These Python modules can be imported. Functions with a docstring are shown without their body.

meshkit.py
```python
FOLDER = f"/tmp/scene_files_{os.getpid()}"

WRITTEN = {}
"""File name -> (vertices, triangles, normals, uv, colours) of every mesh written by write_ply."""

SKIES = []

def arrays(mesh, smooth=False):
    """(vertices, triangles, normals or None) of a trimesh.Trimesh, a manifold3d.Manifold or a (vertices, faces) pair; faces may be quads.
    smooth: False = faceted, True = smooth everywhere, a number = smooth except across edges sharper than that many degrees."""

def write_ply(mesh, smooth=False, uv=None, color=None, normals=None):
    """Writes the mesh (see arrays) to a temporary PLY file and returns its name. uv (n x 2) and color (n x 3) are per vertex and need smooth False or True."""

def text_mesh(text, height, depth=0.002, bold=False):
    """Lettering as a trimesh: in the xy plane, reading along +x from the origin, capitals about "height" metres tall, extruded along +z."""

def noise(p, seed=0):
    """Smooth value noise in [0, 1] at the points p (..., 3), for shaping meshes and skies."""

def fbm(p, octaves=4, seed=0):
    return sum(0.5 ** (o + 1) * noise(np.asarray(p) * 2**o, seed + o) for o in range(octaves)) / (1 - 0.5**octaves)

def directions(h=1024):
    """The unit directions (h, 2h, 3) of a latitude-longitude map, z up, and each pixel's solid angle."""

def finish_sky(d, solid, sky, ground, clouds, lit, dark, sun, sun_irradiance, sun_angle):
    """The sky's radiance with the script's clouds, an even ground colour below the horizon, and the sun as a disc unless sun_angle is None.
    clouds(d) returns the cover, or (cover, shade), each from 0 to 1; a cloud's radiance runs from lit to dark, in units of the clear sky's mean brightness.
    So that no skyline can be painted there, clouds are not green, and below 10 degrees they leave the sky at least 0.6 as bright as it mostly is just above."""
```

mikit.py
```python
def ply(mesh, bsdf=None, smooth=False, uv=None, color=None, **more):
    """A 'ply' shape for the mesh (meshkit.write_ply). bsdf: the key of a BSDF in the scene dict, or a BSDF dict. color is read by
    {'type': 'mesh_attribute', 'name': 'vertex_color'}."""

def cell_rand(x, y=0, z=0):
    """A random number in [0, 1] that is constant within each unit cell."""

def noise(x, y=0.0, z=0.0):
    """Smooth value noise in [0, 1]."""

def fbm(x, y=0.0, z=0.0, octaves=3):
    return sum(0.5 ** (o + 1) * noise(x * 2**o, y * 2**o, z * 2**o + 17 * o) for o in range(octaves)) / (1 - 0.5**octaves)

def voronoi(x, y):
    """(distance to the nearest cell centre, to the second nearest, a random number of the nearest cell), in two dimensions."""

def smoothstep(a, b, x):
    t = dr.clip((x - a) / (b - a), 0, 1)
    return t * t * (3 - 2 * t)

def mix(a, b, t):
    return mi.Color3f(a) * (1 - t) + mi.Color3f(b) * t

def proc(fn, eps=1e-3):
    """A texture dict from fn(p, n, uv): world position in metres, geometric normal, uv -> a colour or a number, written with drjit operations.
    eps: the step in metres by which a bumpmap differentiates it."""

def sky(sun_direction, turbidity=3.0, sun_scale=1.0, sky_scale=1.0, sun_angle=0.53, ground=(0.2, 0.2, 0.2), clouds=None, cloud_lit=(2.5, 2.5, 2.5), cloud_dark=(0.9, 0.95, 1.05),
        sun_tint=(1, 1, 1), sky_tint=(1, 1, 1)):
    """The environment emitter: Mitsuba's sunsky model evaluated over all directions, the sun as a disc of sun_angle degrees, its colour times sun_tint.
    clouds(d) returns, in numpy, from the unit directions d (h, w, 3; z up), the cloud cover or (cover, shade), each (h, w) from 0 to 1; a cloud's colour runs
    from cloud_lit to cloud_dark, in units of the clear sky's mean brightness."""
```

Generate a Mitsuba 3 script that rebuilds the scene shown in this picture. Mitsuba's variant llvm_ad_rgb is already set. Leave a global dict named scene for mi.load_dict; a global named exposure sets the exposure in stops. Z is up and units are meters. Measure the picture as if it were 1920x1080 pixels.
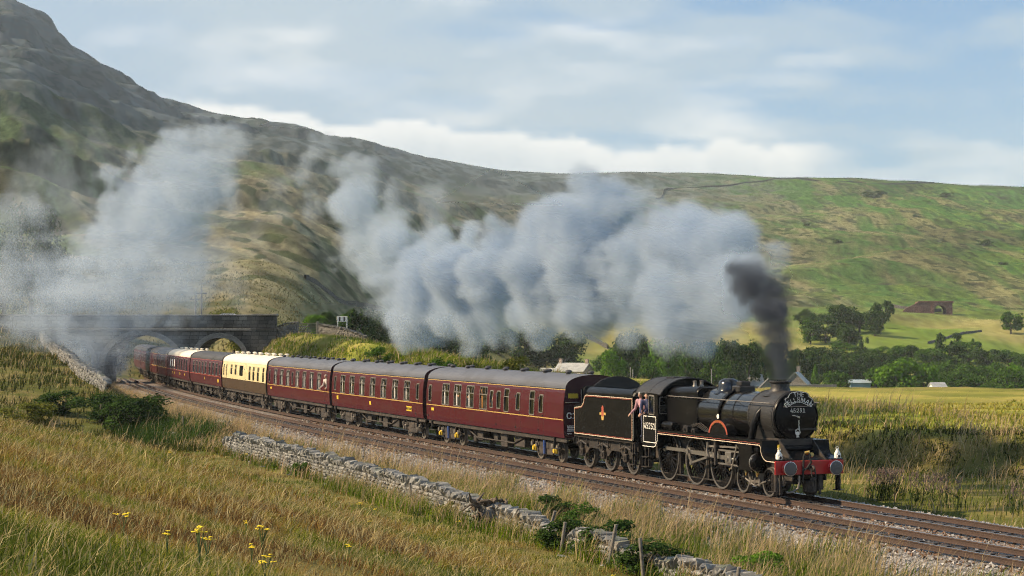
import math, numpy as np, trimesh, drjit as dr, mitsuba as mi, mikit, meshkit
import manifold3d as m3
from scipy.spatial import cKDTree
from shapely.geometry import Polygon
T = mi.ScalarTransform4f
scene, labels = {}, {}
# ---------------------------------------------------------------- camera, sky, exposure
F, HOR, CAMZ = 3852.8, 616.7, 5.764            # focal length in pixels of a 1920 wide frame, horizon row, eye height over the rails
pitch = math.atan((HOR - 540) / F)
scene['camera'] = {'type': 'perspective', 'fov': math.degrees(2 * math.atan(960 / F)), 'fov_axis': 'x', 'near_clip': 0.5, 'far_clip': 9000.0,
                   'to_world': T().look_at(origin=[0, 0, CAMZ], target=[0, math.cos(pitch), CAMZ + math.sin(pitch)], up=[0, 0, 1]),
                   'medium': {'type': 'ref', 'id': 'haze_air'}}


def clouds(d):
    az = np.arctan2(d[..., 0], d[..., 1])
    el = np.arcsin(np.clip(d[..., 2], -1, 1))
    e = np.degrees(el)
    a = np.degrees(az)
    # flat sheets of altostratus, seen foreshortened: stretched sideways, more so near the horizon
    q = np.stack([a / 8.0, e / 1.2 + 0.05 * a, np.zeros_like(a)], -1)
    n1 = meshkit.fbm(q + 31.7, 5, seed=3)
    q2 = np.stack([a / 3.4, e / 0.7, np.ones_like(a)], -1)
    n2 = meshkit.fbm(q2 + 11.2, 4, seed=8)
    n = 0.7 * n1 + 0.3 * n2
    open_sky = np.clip((n - 0.46) / 0.10, 0, 1)
    side = np.clip((a + 6) / 18, 0, 1)                        # fewer sheets towards the right
    cover = np.clip(0.95 - 0.80 * open_sky * (0.3 + 0.7 * side) - 0.34 * side, 0.10, 1)
    shade = np.clip(0.64 + 3.2 * (meshkit.fbm(np.stack([a / 4.0, e / 1.1 - 0.03 * a, 0 * a], -1) + 5.5, 5, seed=21) - 0.44) + 0.3 * np.clip((e - 5.5) / 4, 0, 1), 0, 1)
    # a low bank of cumulus behind the fell
    ridge = 5.62 - 0.05 * (a + 3) - 0.02 * np.clip(a - 7, 0, 9) ** 2 + 1.0 * (meshkit.fbm(np.stack([a / 1.5, 0 * a, 0 * a + 2], -1), 5, seed=5) - 0.5)
    bank = np.clip((ridge - e + 0.7 * (n2 - 0.5)) / 0.15, 0, 1) * np.clip((9.8 - a) / 2, 0, 1) * np.clip((a + 14) / 4, 0, 1)
    cover = cover * (1 - bank) + bank * 0.97
    bshade = np.clip((ridge - e) / 1.25 - 0.18 + 0.5 * (n1 - 0.5), 0, 0.62)
    shade = shade * (1 - bank) + bank * bshade
    # higher up the sheets break: clear blue between separate clouds
    g = meshkit.fbm(np.stack([d[..., 0] / np.maximum(d[..., 2], .12) * .9, d[..., 1] / np.maximum(d[..., 2], .12) * .9, 0 * a + 7], -1), 5, seed=44)
    high = np.clip((e - 11) / 12, 0, 1)
    cover = cover * (1 - high) + high * np.clip((g - 0.47) / 0.12, 0, 1) * 0.9
    return np.clip(cover, 0, 1), shade


SUN = (-0.79, -0.03, 0.59)
scene['sky'] = mikit.sky(SUN, turbidity=3, sun_scale=2.5, sky_scale=1.0, sun_tint=(1.0, 0.965, 0.90), clouds=clouds, cloud_lit=(3.85, 3.85, 3.8), cloud_dark=(1.75, 2.2, 2.6), sky_tint=(1.02, 1.55, 1.98), ground=(0.12, 0.13, 0.08))
exposure = 1.12

# ---------------------------------------------------------------- helpers
rng = np.random.default_rng(11)


def ref(k): return {'type': 'ref', 'id': k}


def numbered(k):
    if k not in scene and k not in labels and not any(x.startswith(k + '__') for x in scene): return k
    i = 1
    while f'{k}_{i:03d}' in scene or f'{k}_{i:03d}' in labels or any(x.startswith(f'{k}_{i:03d}__') for x in (scene if '__' not in k else ())): i += 1
    return f'{k}_{i:03d}'


COUNT = {}


def key_for(k):
    n = COUNT.get(k, -1) + 1
    COUNT[k] = n
    return k if n == 0 else f'{k}_{n:03d}'


def tag(key, label=None, cat=None, group=None, kind=None):
    e = labels.setdefault(key, {})
    for a, b in (('label', label), ('category', cat), ('group', group), ('kind', kind)):
        if b: e[a] = b
    return key


def put(name, shape, parent=None, M=None, **tags):
    key = key_for((parent + '__' if parent else '') + name)
    scene[key] = shape if M is None else {**shape, 'to_world': M}
    if tags: tag(key, **tags)
    return key


def thing(name, label, cat, group=None):
    key = key_for(name)
    tag(key, label, cat, group)
    return key


def col(c): return {'type': 'rgb', 'value': [float(x) for x in c]}


def mat(name, base, rough=0.6, two=True, bump=None, **kw):
    b = {'type': 'principled', 'base_color': base if isinstance(base, dict) else col(base), 'roughness': rough, **kw}
    if bump: b = {'type': 'bumpmap', 'arbitrary': bump[0], 'scale': bump[1], 'bsdf': b}
    if two: b = {'type': 'twosided', 'bsdf': b}
    scene[name] = b
    return name


def cat_mesh(ms): return trimesh.util.concatenate([m for m in ms if m is not None])


def box(x0, x1, y0, y1, z0, z1):
    m = trimesh.creation.box((abs(x1 - x0), abs(y1 - y0), abs(z1 - z0)))
    m.apply_translation(((x0 + x1) / 2, (y0 + y1) / 2, (z0 + z1) / 2))
    return m


def bbox(x0, x1, y0, y1, z0, z1, r=0.02):
    """a box with chamfered edges"""
    r = min(r, abs(x1 - x0) * .4, abs(y1 - y0) * .4, abs(z1 - z0) * .4)
    pts = []
    for sx in (0, 1):
        for sy in (0, 1):
            for sz in (0, 1):
                p = np.array([(x0, x1)[sx], (y0, y1)[sy], (z0, z1)[sz]], float)
                dirs = np.array([1 - 2 * sx, 1 - 2 * sy, 1 - 2 * sz]) * r
                for k in range(3):
                    q = p + dirs
                    q[k] = p[k]
                    pts.append(q)
    return trimesh.Trimesh(*hull_arrays(np.array(pts)), process=False)


def hull_arrays(pts):
    m = m3.Manifold.hull_points(np.asarray(pts, float)).to_mesh()
    return np.asarray(m.vert_properties)[:, :3].astype(float), np.asarray(m.tri_verts).astype(int)


def tm(man):
    m = man.to_mesh()
    return trimesh.Trimesh(np.asarray(m.vert_properties)[:, :3].astype(float), np.asarray(m.tri_verts).astype(int), process=False)


def cyl(p0, p1, r, n=16, r2=None):
    p0, p1 = np.asarray(p0, float), np.asarray(p1, float)
    L = np.linalg.norm(p1 - p0)
    z = (p1 - p0) / L
    x = np.cross(z, [0, 0, 1] if abs(z[2]) < .9 else [1, 0, 0]); x /= np.linalg.norm(x)
    y = np.cross(z, x)
    a = np.arange(n) * 2 * np.pi / n
    ring = np.cos(a)[:, None] * x + np.sin(a)[:, None] * y
    r2 = r if r2 is None else r2
    v = np.vstack([p0 + ring * r, p1 + ring * r2, [p0], [p1]])
    i = np.arange(n); j = (i + 1) % n
    f = np.vstack([np.stack([i, j, j + n], 1), np.stack([i, j + n, i + n], 1), np.stack([j, i, 0 * i + 2 * n], 1), np.stack([i + n, j + n, 0 * i + 2 * n + 1], 1)])
    return trimesh.Trimesh(v, f, process=False)


def tube(pts, r, n=8, cap=True):
    pts = np.asarray(pts, float)
    t = np.gradient(pts, axis=0)
    t /= np.linalg.norm(t, axis=1, keepdims=True) + 1e-12
    x = np.zeros_like(pts); ref_ = np.array([0, 0, 1.0]) if abs(t[0][2]) < .9 else np.array([1.0, 0, 0])
    for k in range(len(pts)):
        c = np.cross(t[k], ref_); c /= np.linalg.norm(c) + 1e-12
        x[k] = c; ref_ = np.cross(c, t[k])
    y = np.cross(t, x)
    a = np.arange(n) * 2 * np.pi / n
    rr = np.broadcast_to(r, (len(pts),))
    v = (pts[:, None] + rr[:, None, None] * (np.cos(a)[None, :, None] * x[:, None] + np.sin(a)[None, :, None] * y[:, None])).reshape(-1, 3)
    f = grid_faces(len(pts), n, wrap=True)
    if cap:
        v = np.vstack([v, pts[:1], pts[-1:]])
        i = np.arange(n); j = (i + 1) % n; m = len(pts) * n
        f = np.vstack([f, np.stack([j, i, 0 * i + m], 1), np.stack([i + m - n, j + m - n, 0 * i + m + 1], 1)])
    return trimesh.Trimesh(v, f, process=False)


def grid_faces(a, b, wrap=False):
    i, j = np.meshgrid(np.arange(a - 1), np.arange(b if wrap else b - 1), indexing='ij')
    j2 = (j + 1) % b
    q = np.stack([i * b + j, i * b + j2, (i + 1) * b + j2, (i + 1) * b + j], -1).reshape(-1, 4)
    return np.vstack([q[:, [0, 1, 2]], q[:, [0, 2, 3]]])


def lathe(prof, p=(0, 0, 0), axis='z', n=32):
    """prof: (radius, height) pairs from bottom to top"""
    prof = np.asarray(prof, float)
    a = np.arange(n) * 2 * np.pi / n
    v = np.stack([prof[:, 0][:, None] * np.cos(a), prof[:, 0][:, None] * np.sin(a), np.repeat(prof[:, 1][:, None], n, 1)], -1).reshape(-1, 3)
    f = grid_faces(len(prof), n, wrap=True)
    if axis == 'x': v = v[:, [2, 0, 1]]
    if axis == 'y': v = v[:, [1, 2, 0]]
    return trimesh.Trimesh(v + np.asarray(p, float), f, process=False)


def prism(poly, y0, y1, plane='xz'):
    """extrude a 2D polygon between y0 and y1 (plane xz) or x0..x1 (plane yz)"""
    if not isinstance(poly, Polygon): poly = Polygon(poly)
    m = trimesh.creation.extrude_polygon(poly, abs(y1 - y0), engine='earcut')
    v = m.vertices.copy()
    a = min(y0, y1)
    if plane == 'xz': m.vertices = np.stack([v[:, 0], v[:, 2] + a, v[:, 1]], 1)
    elif plane == 'yz': m.vertices = np.stack([v[:, 2] + a, v[:, 0], v[:, 1]], 1)
    else: m.vertices = np.stack([v[:, 0], v[:, 1], v[:, 2] + a], 1)
    if m.volume < 0: m.invert()
    return m


def smoothstep(a, b, x):
    t = np.clip((x - a) / (b - a), 0, 1)
    return t * t * (3 - 2 * t)


def fbm2(x, y, scale, octaves=4, seed=0):
    return meshkit.fbm(np.stack([np.asarray(x) / scale, np.asarray(y) / scale, 0 * np.asarray(x)], -1), octaves, seed)


def px(x, y, Y):
    """the point at depth Y that the photograph shows at (x, y)"""
    return np.array([(x - 960) / F * Y, Y, CAMZ + (HOR - y) / F * Y])
# ---------------------------------------------------------------- the line of the railway: s runs back from the engine's front, lat is metres towards the camera side
_ds = 0.25
_s = np.arange(-110, 420, _ds)
_k = np.where(_s < 40, -0.00049, np.where(_s < 90, -0.00083, -0.00073))
_th = np.cumsum(_k) * _ds
_th += 0.35539 - np.interp(0, _s, _th)
_X = np.cumsum(-np.sin(_th)) * _ds
_Y = np.cumsum(np.cos(_th)) * _ds
_X += 10.096 - np.interp(0, _s, _X)
_Y += 69.628 - np.interp(0, _s, _Y)
_tree = cKDTree(np.stack([_X, _Y], 1))


def track(s, lat=0.0):
    """world x, y of a point of the railway, and the heading angle there"""
    th = np.interp(s, _s, _th)
    return np.interp(s, _s, _X) - lat * np.cos(th), np.interp(s, _s, _Y) - lat * np.sin(th), th


def to_track(x, y):
    x, y = np.asarray(x, float), np.asarray(y, float)
    _, i = _tree.query(np.stack([x.ravel(), y.ravel()], 1))
    i = i.reshape(x.shape)
    dx, dy, th = x - _X[i], y - _Y[i], _th[i]
    return _s[i] + (-dx * np.sin(th) + dy * np.cos(th)), -(dx * np.cos(th) + dy * np.sin(th))


FAR_FOOT = ([-90, -20, 0, 12, 20, 30, 45, 60, 420], [-75, -42, -26, -17.5, -11.5, -8.5, -6.8, -6, -6])
FAR_RISE = ([-90, 20, 35, 45, 55, 65, 90, 120, 420], [1.7, 1.7, 2.1, 2.5, 2.9, 3.2, 4.4, 5.6, 6.0])
FAR_WIDE = ([-90, 20, 60, 90, 420], [5.0, 5.0, 5.5, 8, 8])
NEAR_BANK = ([-90, 75, 88, 100, 120, 165, 200, 420], [-0.9, -0.9, -0.2, 1.1, 2.4, 3.9, 4.8, 5.2])
COL = [-1600, 0, 50, 100, 200, 300, 400, 520, 640, 800, 1000, 1060, 1160, 1400, 1560, 1750, 1920, 3500]
RIDGE = [-150, 0, 10, 62, 130, 185, 217, 235, 262, 297, 325, 328, 321, 328, 332, 340, 348, 380]


from scipy.interpolate import PchipInterpolator
from scipy.ndimage import gaussian_filter1d
_cc = np.arange(-1600, 3520, 10.0)


def smooth_curve(xs, ys, sig):
    return gaussian_filter1d(PchipInterpolator(xs, ys)(np.clip(_cc, xs[0], xs[-1])), sig / 10.0, mode='nearest')


_ridge = smooth_curve(COL, RIDGE, 22)
_zb = smooth_curve([0, 520, 640, 760, 900, 1100], [5.4, 5.4, 3.0, -4.0, -8.0, -11.0], 60)
_yb = smooth_curve([0, 520, 640, 760, 900, 1100], [260, 260, 320, 420, 500, 600], 60)
_m0 = smooth_curve([0, 520, 700, 1000, 1400], [180, 235, 150, 125, 165], 60)
_m1 = smooth_curve([0, 520, 700, 1000, 1400], [280, 330, 330, 300, 430], 60)


def ground(x, y, detail=True):
    x, y = np.asarray(x, float), np.asarray(y, float)
    s, lat = to_track(np.clip(x, -160, 120), np.clip(y, -60, 330))
    # camera side
    verge = -0.85 + 0.10 * (fbm2(x, y, 4.0, 3, 1) - 0.5)
    field = -0.95 + 0.262 * (np.sqrt((lat - 13.5) ** 2 + 2.0) + (lat - 13.5)) / 2
    field = np.minimum(field, 4.15 + 0.03 * (lat - 33))
    crest = np.interp(lat, [8, 10, 16.7, 26, 60], [50, 49, 42, 16, -60])
    w_field = smoothstep(crest + 11, crest, s)
    bank_h = np.interp(s, *NEAR_BANK)
    gully = -1.5 + 0.03 * np.clip(lat - 10, 0, 30)
    bank = gully + (np.maximum(bank_h, gully) - gully) * smoothstep(6, 11.5, lat) * smoothstep(70, 92, s) + 0.05 * np.clip(lat - 11.5, 0, 80) * smoothstep(80, 120, s)
    near = w_field * field + (1 - w_field) * bank
    near = np.where(lat < 10.5, verge * smoothstep(10.5, 8.5, lat) + near * smoothstep(8.5, 10.5, lat), near)
    near = np.where((lat < 10.5) & (s > 50), np.maximum(near, bank), near)
    near = near + smoothstep(9, 13, lat) * (0.35 * (fbm2(x, y, 6.0, 4, 2) - 0.5) + 0.16 * (fbm2(x, y, 1.3, 3, 3) - 0.5))
    # far side: a level verge, then the side of the cutting
    d = -lat + np.interp(s, *FAR_FOOT)
    w, rise = np.interp(s, *FAR_WIDE), np.interp(s, *FAR_RISE)
    bumps = 0.5 * (fbm2(x, y, 5.0, 4, 4) - 0.5)
    cimg = 960 + x / np.maximum(y, 60) * F
    rise = rise - (rise - 1.5) * smoothstep(w + 3.5, w + 26, d) * smoothstep(690, 770, cimg)
    far = -0.62 + rise * smoothstep(-0.4, w, d + 1.6 * (fbm2(x, y, 7.0, 3, 6) - 0.5)) + smoothstep(0, 3, d) * bumps - 0.006 * np.clip(d - w, 0, 200)
    z = np.where(lat > 0, near, far)
    z = np.where(np.abs(lat - 1.6) < 7, np.minimum(z, -0.80), z) * smoothstep(5.2, 8.2, np.abs(lat - 1.6)) + np.minimum(z, -0.80) * smoothstep(8.2, 5.2, np.abs(lat - 1.6))
    # the road's embankment up to the left end of the bridge
    emb = smoothstep(15, 5, np.abs(y - 228.8)) * smoothstep(-50, -58, x)
    z = z + np.maximum(5.75 - z, 0) * emb
    # the dale and the fells beyond
    yy = np.maximum(y, 1.0)
    c = 960 + x / np.maximum(yy, 60) * F
    zr = CAMZ + (HOR - np.interp(c, _cc, _ridge)) / F * 2400
    zb = np.interp(c, _cc, _zb)
    yb = np.interp(c, _cc, _yb)
    t = np.clip((y - yb) / (2400 - yb), 0, 1.0)
    up = zb + (zr - zb) * t ** 1.15
    if detail:
        rough = smoothstep(0, 0.12, t) * (1 - 0.75 * smoothstep(0.85, 1.0, t))
        steep = np.interp(c, [-300, 0, 640, 1300, 2200], [1.5, 1.4, 0.95, 0.6, 0.6])
        g = meshkit.fbm(np.stack([x / 420 + 0.25 * y / 420, y / 420 * 0.55, 0 * x], -1), 5, 9)
        rid = 1 - np.abs(2 * meshkit.fbm(np.stack([(x - 0.6 * y) / 160, (y + 0.2 * x) / 420, 0 * x], -1), 4, 14) - 1)
        terr = np.sin(up / 9.0 + 3 * g + 0.004 * x) * 1.2
        up = up + rough * steep * ((g - 0.5) * 46 + (rid - 0.75) * 26 + terr * 1.5 + (fbm2(x, y, 40, 5, 15) - 0.5) * 7 + (fbm2(x + 0.4 * y, y * 0.35, 13, 4, 17) - 0.5) * 3.2)
        step = 42.0                                   # gritstone benches of the high fell
        up = up - 0.80 * step / (2 * np.pi) * np.sin(2 * np.pi * (up + 16 * (g - 0.5)) / step) * smoothstep(110, 210, up) * smoothstep(900, 450, c) * (1 - 0.5 * smoothstep(0.9, 1.0, t))
    up = up - 0.35 * np.maximum(y - 2400, 0)
    m = smoothstep(np.interp(c, _cc, _m0), np.interp(c, _cc, _m1), y)
    return z * (1 - m) + up * m


def ground1(x, y): return float(ground(np.array([float(x)]), np.array([float(y)]))[0])


_az = np.concatenate([np.linspace(-180, -40, 36)[:-1], np.linspace(-40, -16, 60)[:-1], np.linspace(-16, 16, 520), np.linspace(16, 40, 60)[1:], np.linspace(40, 180, 36)[1:]])
_r = np.concatenate([[0.05], np.linspace(2, 24, 16), np.geomspace(25, 60, 60), np.linspace(60.8, 250, 250), np.geomspace(252, 2500, 300), np.geomspace(2530, 6000, 14)])
_A, _R = np.meshgrid(np.radians(_az), _r, indexing='ij')
_gx, _gy = _R * np.sin(_A), _R * np.cos(_A)
_gz = ground(_gx, _gy)
_f = grid_faces(len(_az), len(_r))[:, ::-1]


def ground_color(p, n, uv):
    x, y, z = p.x, p.y, p.z
    far = mikit.smoothstep(150.0, 420.0, y)
    # near: earth and thatch under the grass
    a = mikit.fbm(x * 0.35, y * 0.35, 0, 4)
    b = mikit.noise(x * 2.3, y * 2.3, 3.0)
    near = mikit.mix(mikit.mix((0.075, 0.085, 0.018), (0.16, 0.135, 0.045), mikit.smoothstep(0.35, 0.65, a)), (0.055, 0.045, 0.02), 0.4 * b)
    # plateau of the pasture beyond the cutting
    lush = mikit.mix((0.17, 0.19, 0.026), (0.30, 0.265, 0.06), mikit.smoothstep(0.35, 0.7, mikit.fbm(x * 0.07, y * 0.22, 4.0, 4)))
    near = mikit.mix(near, lush, mikit.smoothstep(88.0, 100.0, y) * mikit.smoothstep(0.2, 1.2, z) * mikit.smoothstep(-12.0, 2.0, x + 0.12 * (y - 90)))
    # fell side: sheep-bitten green, bent grass, rushes, peat; streaks run with the slope
    right = mikit.smoothstep(-60.0, 260.0, x - 0.06 * y)
    wob = 14 * mikit.noise(x * 0.012, y * 0.012, 4.0)
    ul, ur = x + 0.5 * y + wob, x - 0.04 * y + wob
    c1 = dr.lerp(mikit.fbm(ul * 0.012, (y - 0.2 * x) * 0.0045, 1.0, 4), mikit.fbm(ur * 0.016, y * 0.0042, 1.0, 4), right)
    c2 = dr.lerp(mikit.fbm(ul * 0.05, y * 0.007, 2.0, 4), mikit.fbm(ur * 0.075, y * 0.006, 2.0, 4), right)
    c3 = mikit.fbm(x * 0.11, y * 0.04, 5.0, 3)
    c4 = dr.lerp(mikit.noise(ul * 0.30, y * 0.03, 6.0), mikit.noise(ur * 0.42, y * 0.03, 6.0), right) * 0.6 + 0.4 * mikit.noise(x * 0.45, y * 0.16, 6.0)
    green = mikit.mix((0.042, 0.062, 0.024), (0.042, 0.105, 0.014), right)
    straw = mikit.mix((0.120, 0.108, 0.066), (0.135, 0.132, 0.052), right)
    h = mikit.mix(green, straw, mikit.smoothstep(0.44, 0.62, c2 * 0.65 + c1 * 0.35 + 0.06 - 0.06 * right + 0.05 * right - 0.10 * right * mikit.smoothstep(70.0, 140.0, z)))
    h = mikit.mix(h, (0.036, 0.034, 0.024), mikit.smoothstep(0.52, 0.68, c3 * 0.55 + (1 - c1) * 0.45) * 0.8)
    h = mikit.mix(h, (0.085, 0.145, 0.018), right * mikit.smoothstep(0.50, 0.62, 1 - c1) * mikit.smoothstep(0.40, 0.60, c3) * 0.8)
    rush = mikit.smoothstep(0.60, 0.74, mikit.noise(x * 0.30, y * 0.13, 11.0)) * mikit.smoothstep(0.35, 0.55, c2)
    h = mikit.mix(h, (0.022, 0.034, 0.012), 0.75 * rush)
    h = h * (1.50 - 0.55 * right) * (1 - 0.45 * right * mikit.smoothstep(0.48, 0.66, mikit.fbm(x * 0.006 + 3, y * 0.0035, 12.0, 3))) * (0.30 + 1.05 * c4) * (0.66 + 0.5 * mikit.noise(x * 1.3, y * 0.4, 9.0) + 0.25 * mikit.noise(x * 4.0, y * 1.6, 9.0))
    # enclosed meadows low in the dale
    low = mikit.smoothstep(18.0, 2.0, z) * mikit.smoothstep(-40.0, 10.0, x)
    mead = mikit.mix((0.105, 0.150, 0.020), (0.22, 0.20, 0.065), mikit.smoothstep(0.42, 0.6, mikit.fbm(x * 0.015 + 0.004 * y, y * 0.012, 7.0, 4)))
    h = mikit.mix(h, mead * (0.75 + 0.5 * c4), low * 0.85)
    # scree and crag where the slope is steep
    # heather, bilberry and scree high at the left, cloud shadow and haze painted in
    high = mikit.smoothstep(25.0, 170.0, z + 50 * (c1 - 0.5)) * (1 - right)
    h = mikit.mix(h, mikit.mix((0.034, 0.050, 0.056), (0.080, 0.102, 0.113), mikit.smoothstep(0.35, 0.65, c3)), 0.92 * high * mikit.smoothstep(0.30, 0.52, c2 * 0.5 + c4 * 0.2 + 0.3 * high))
    steep = mikit.smoothstep(0.95, 0.84, n.z) * mikit.smoothstep(90.0, 200.0, z)
    h = mikit.mix(h, (0.085, 0.09, 0.095), steep * 0.7 * mikit.smoothstep(0.45, 0.6, mikit.noise(x * 0.2, y * 0.09, z * 0.3)))
    return mikit.mix(near, h, far)


def ground_bump(p, n, uv):
    f = mikit.smoothstep(200.0, 420.0, p.y)
    a = mikit.fbm(p.x * 0.075 + p.y * 0.02, p.y * 0.03, 3.0, 4)
    b = 1 - dr.abs(2 * mikit.fbm((p.x + 0.5 * p.y) * 0.022, (p.y - 0.2 * p.x) * 0.0075, 8.0, 3) - 1)
    return f * (a * 2.4 + b * 2.2)


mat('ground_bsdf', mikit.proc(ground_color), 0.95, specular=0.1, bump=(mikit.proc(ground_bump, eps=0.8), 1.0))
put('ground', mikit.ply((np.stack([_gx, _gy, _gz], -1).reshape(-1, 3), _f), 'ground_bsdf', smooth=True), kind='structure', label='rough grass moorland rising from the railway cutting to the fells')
# ---------------------------------------------------------------- paint, metal, glass
def grime(base, dirt, k=1.0, sc=1.0):
    def fn(p, n, uv):
        a = mikit.fbm(p.x * 0.9 * sc, p.y * 0.9 * sc, p.z * 2.2 * sc, 4)
        b = mikit.noise(p.x * 9 * sc, p.y * 9 * sc, p.z * 4 * sc)
        low = mikit.smoothstep(2.0, 0.9, p.z)
        t = dr.clip(mikit.smoothstep(0.42, 0.75, a) * 0.5 + 0.25 * low * b + 0.12 * b, 0, 1) * k
        return mikit.mix(base, dirt, t)
    return mikit.proc(fn)


mat('loco_black', grime((0.006, 0.006, 0.007), (0.022, 0.019, 0.017), 0.35), 0.30, specular=0.12, clearcoat=0.05, clearcoat_gloss=0.9)
mat('boiler_black', grime((0.006, 0.006, 0.0065), (0.018, 0.016, 0.015), 0.3), 0.12, specular=0.7, clearcoat=0.8, clearcoat_gloss=0.95)
mat('smokebox_black', grime((0.017, 0.0165, 0.0165), (0.048, 0.042, 0.038), 0.6), 0.5)
mat('frame_black', grime((0.016, 0.015, 0.015), (0.075, 0.055, 0.04), 0.8, 2.0), 0.6)
mat('beam_red', grime((0.42, 0.012, 0.016), (0.16, 0.02, 0.02), 0.5), 0.3, clearcoat=0.4)
mat('steel', grime((0.42, 0.40, 0.37), (0.14, 0.11, 0.085), 0.9, 3.0), 0.38, metallic=0.85)
mat('dull_steel', grime((0.27, 0.25, 0.225), (0.09, 0.07, 0.055), 0.8, 3.0), 0.5, metallic=0.6)
mat('bright_steel', (0.6, 0.6, 0.58), 0.25, metallic=0.9)
mat('brass', (0.65, 0.42, 0.12), 0.28, metallic=0.9)
mat('white_paint', (0.78, 0.76, 0.70), 0.45)
mat('cream_line', (0.62, 0.52, 0.40), 0.5)
mat('gold_line', (0.44, 0.29, 0.085), 0.5)
mat('yellow_paint', (0.55, 0.38, 0.03), 0.5)
mat('blue_paint', (0.03, 0.07, 0.24), 0.4)
mat('crimson_plate', (0.34, 0.075, 0.05), 0.45)
mat('maroon', grime((0.060, 0.005, 0.012), (0.052, 0.018, 0.017), 0.6), 0.28, clearcoat=0.35, specular=0.4)
mat('dark_maroon', grime((0.060, 0.010, 0.014), (0.06, 0.028, 0.024), 0.6), 0.34, clearcoat=0.3)
mat('end_maroon', grime((0.045, 0.008, 0.010), (0.03, 0.02, 0.018), 0.8), 0.5)
mat('coach_cream', grime((0.62, 0.52, 0.29), (0.35, 0.28, 0.17), 0.35), 0.35, clearcoat=0.3)
mat('chocolate', grime((0.055, 0.035, 0.02), (0.07, 0.05, 0.035), 0.6), 0.4)
mat('roof_grey', grime((0.095, 0.10, 0.118), (0.05, 0.048, 0.05), 0.9, 0.7), 0.5)
mat('roof_dark', grime((0.045, 0.045, 0.05), (0.03, 0.03, 0.03), 0.8, 0.7), 0.55)
mat('roof_white', grime((0.66, 0.60, 0.49), (0.42, 0.36, 0.29), 0.5, 0.7), 0.6)
mat('rubber', (0.015, 0.015, 0.015), 0.75)
mat('underframe', grime((0.022, 0.020, 0.019), (0.095, 0.075, 0.06), 0.8, 2.0), 0.7)
mat('coach_inside', (0.10, 0.065, 0.04), 0.7)
mat('seat_cloth', (0.07, 0.025, 0.03), 0.9)
mat('linen', (0.75, 0.73, 0.70), 0.8)
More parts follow.
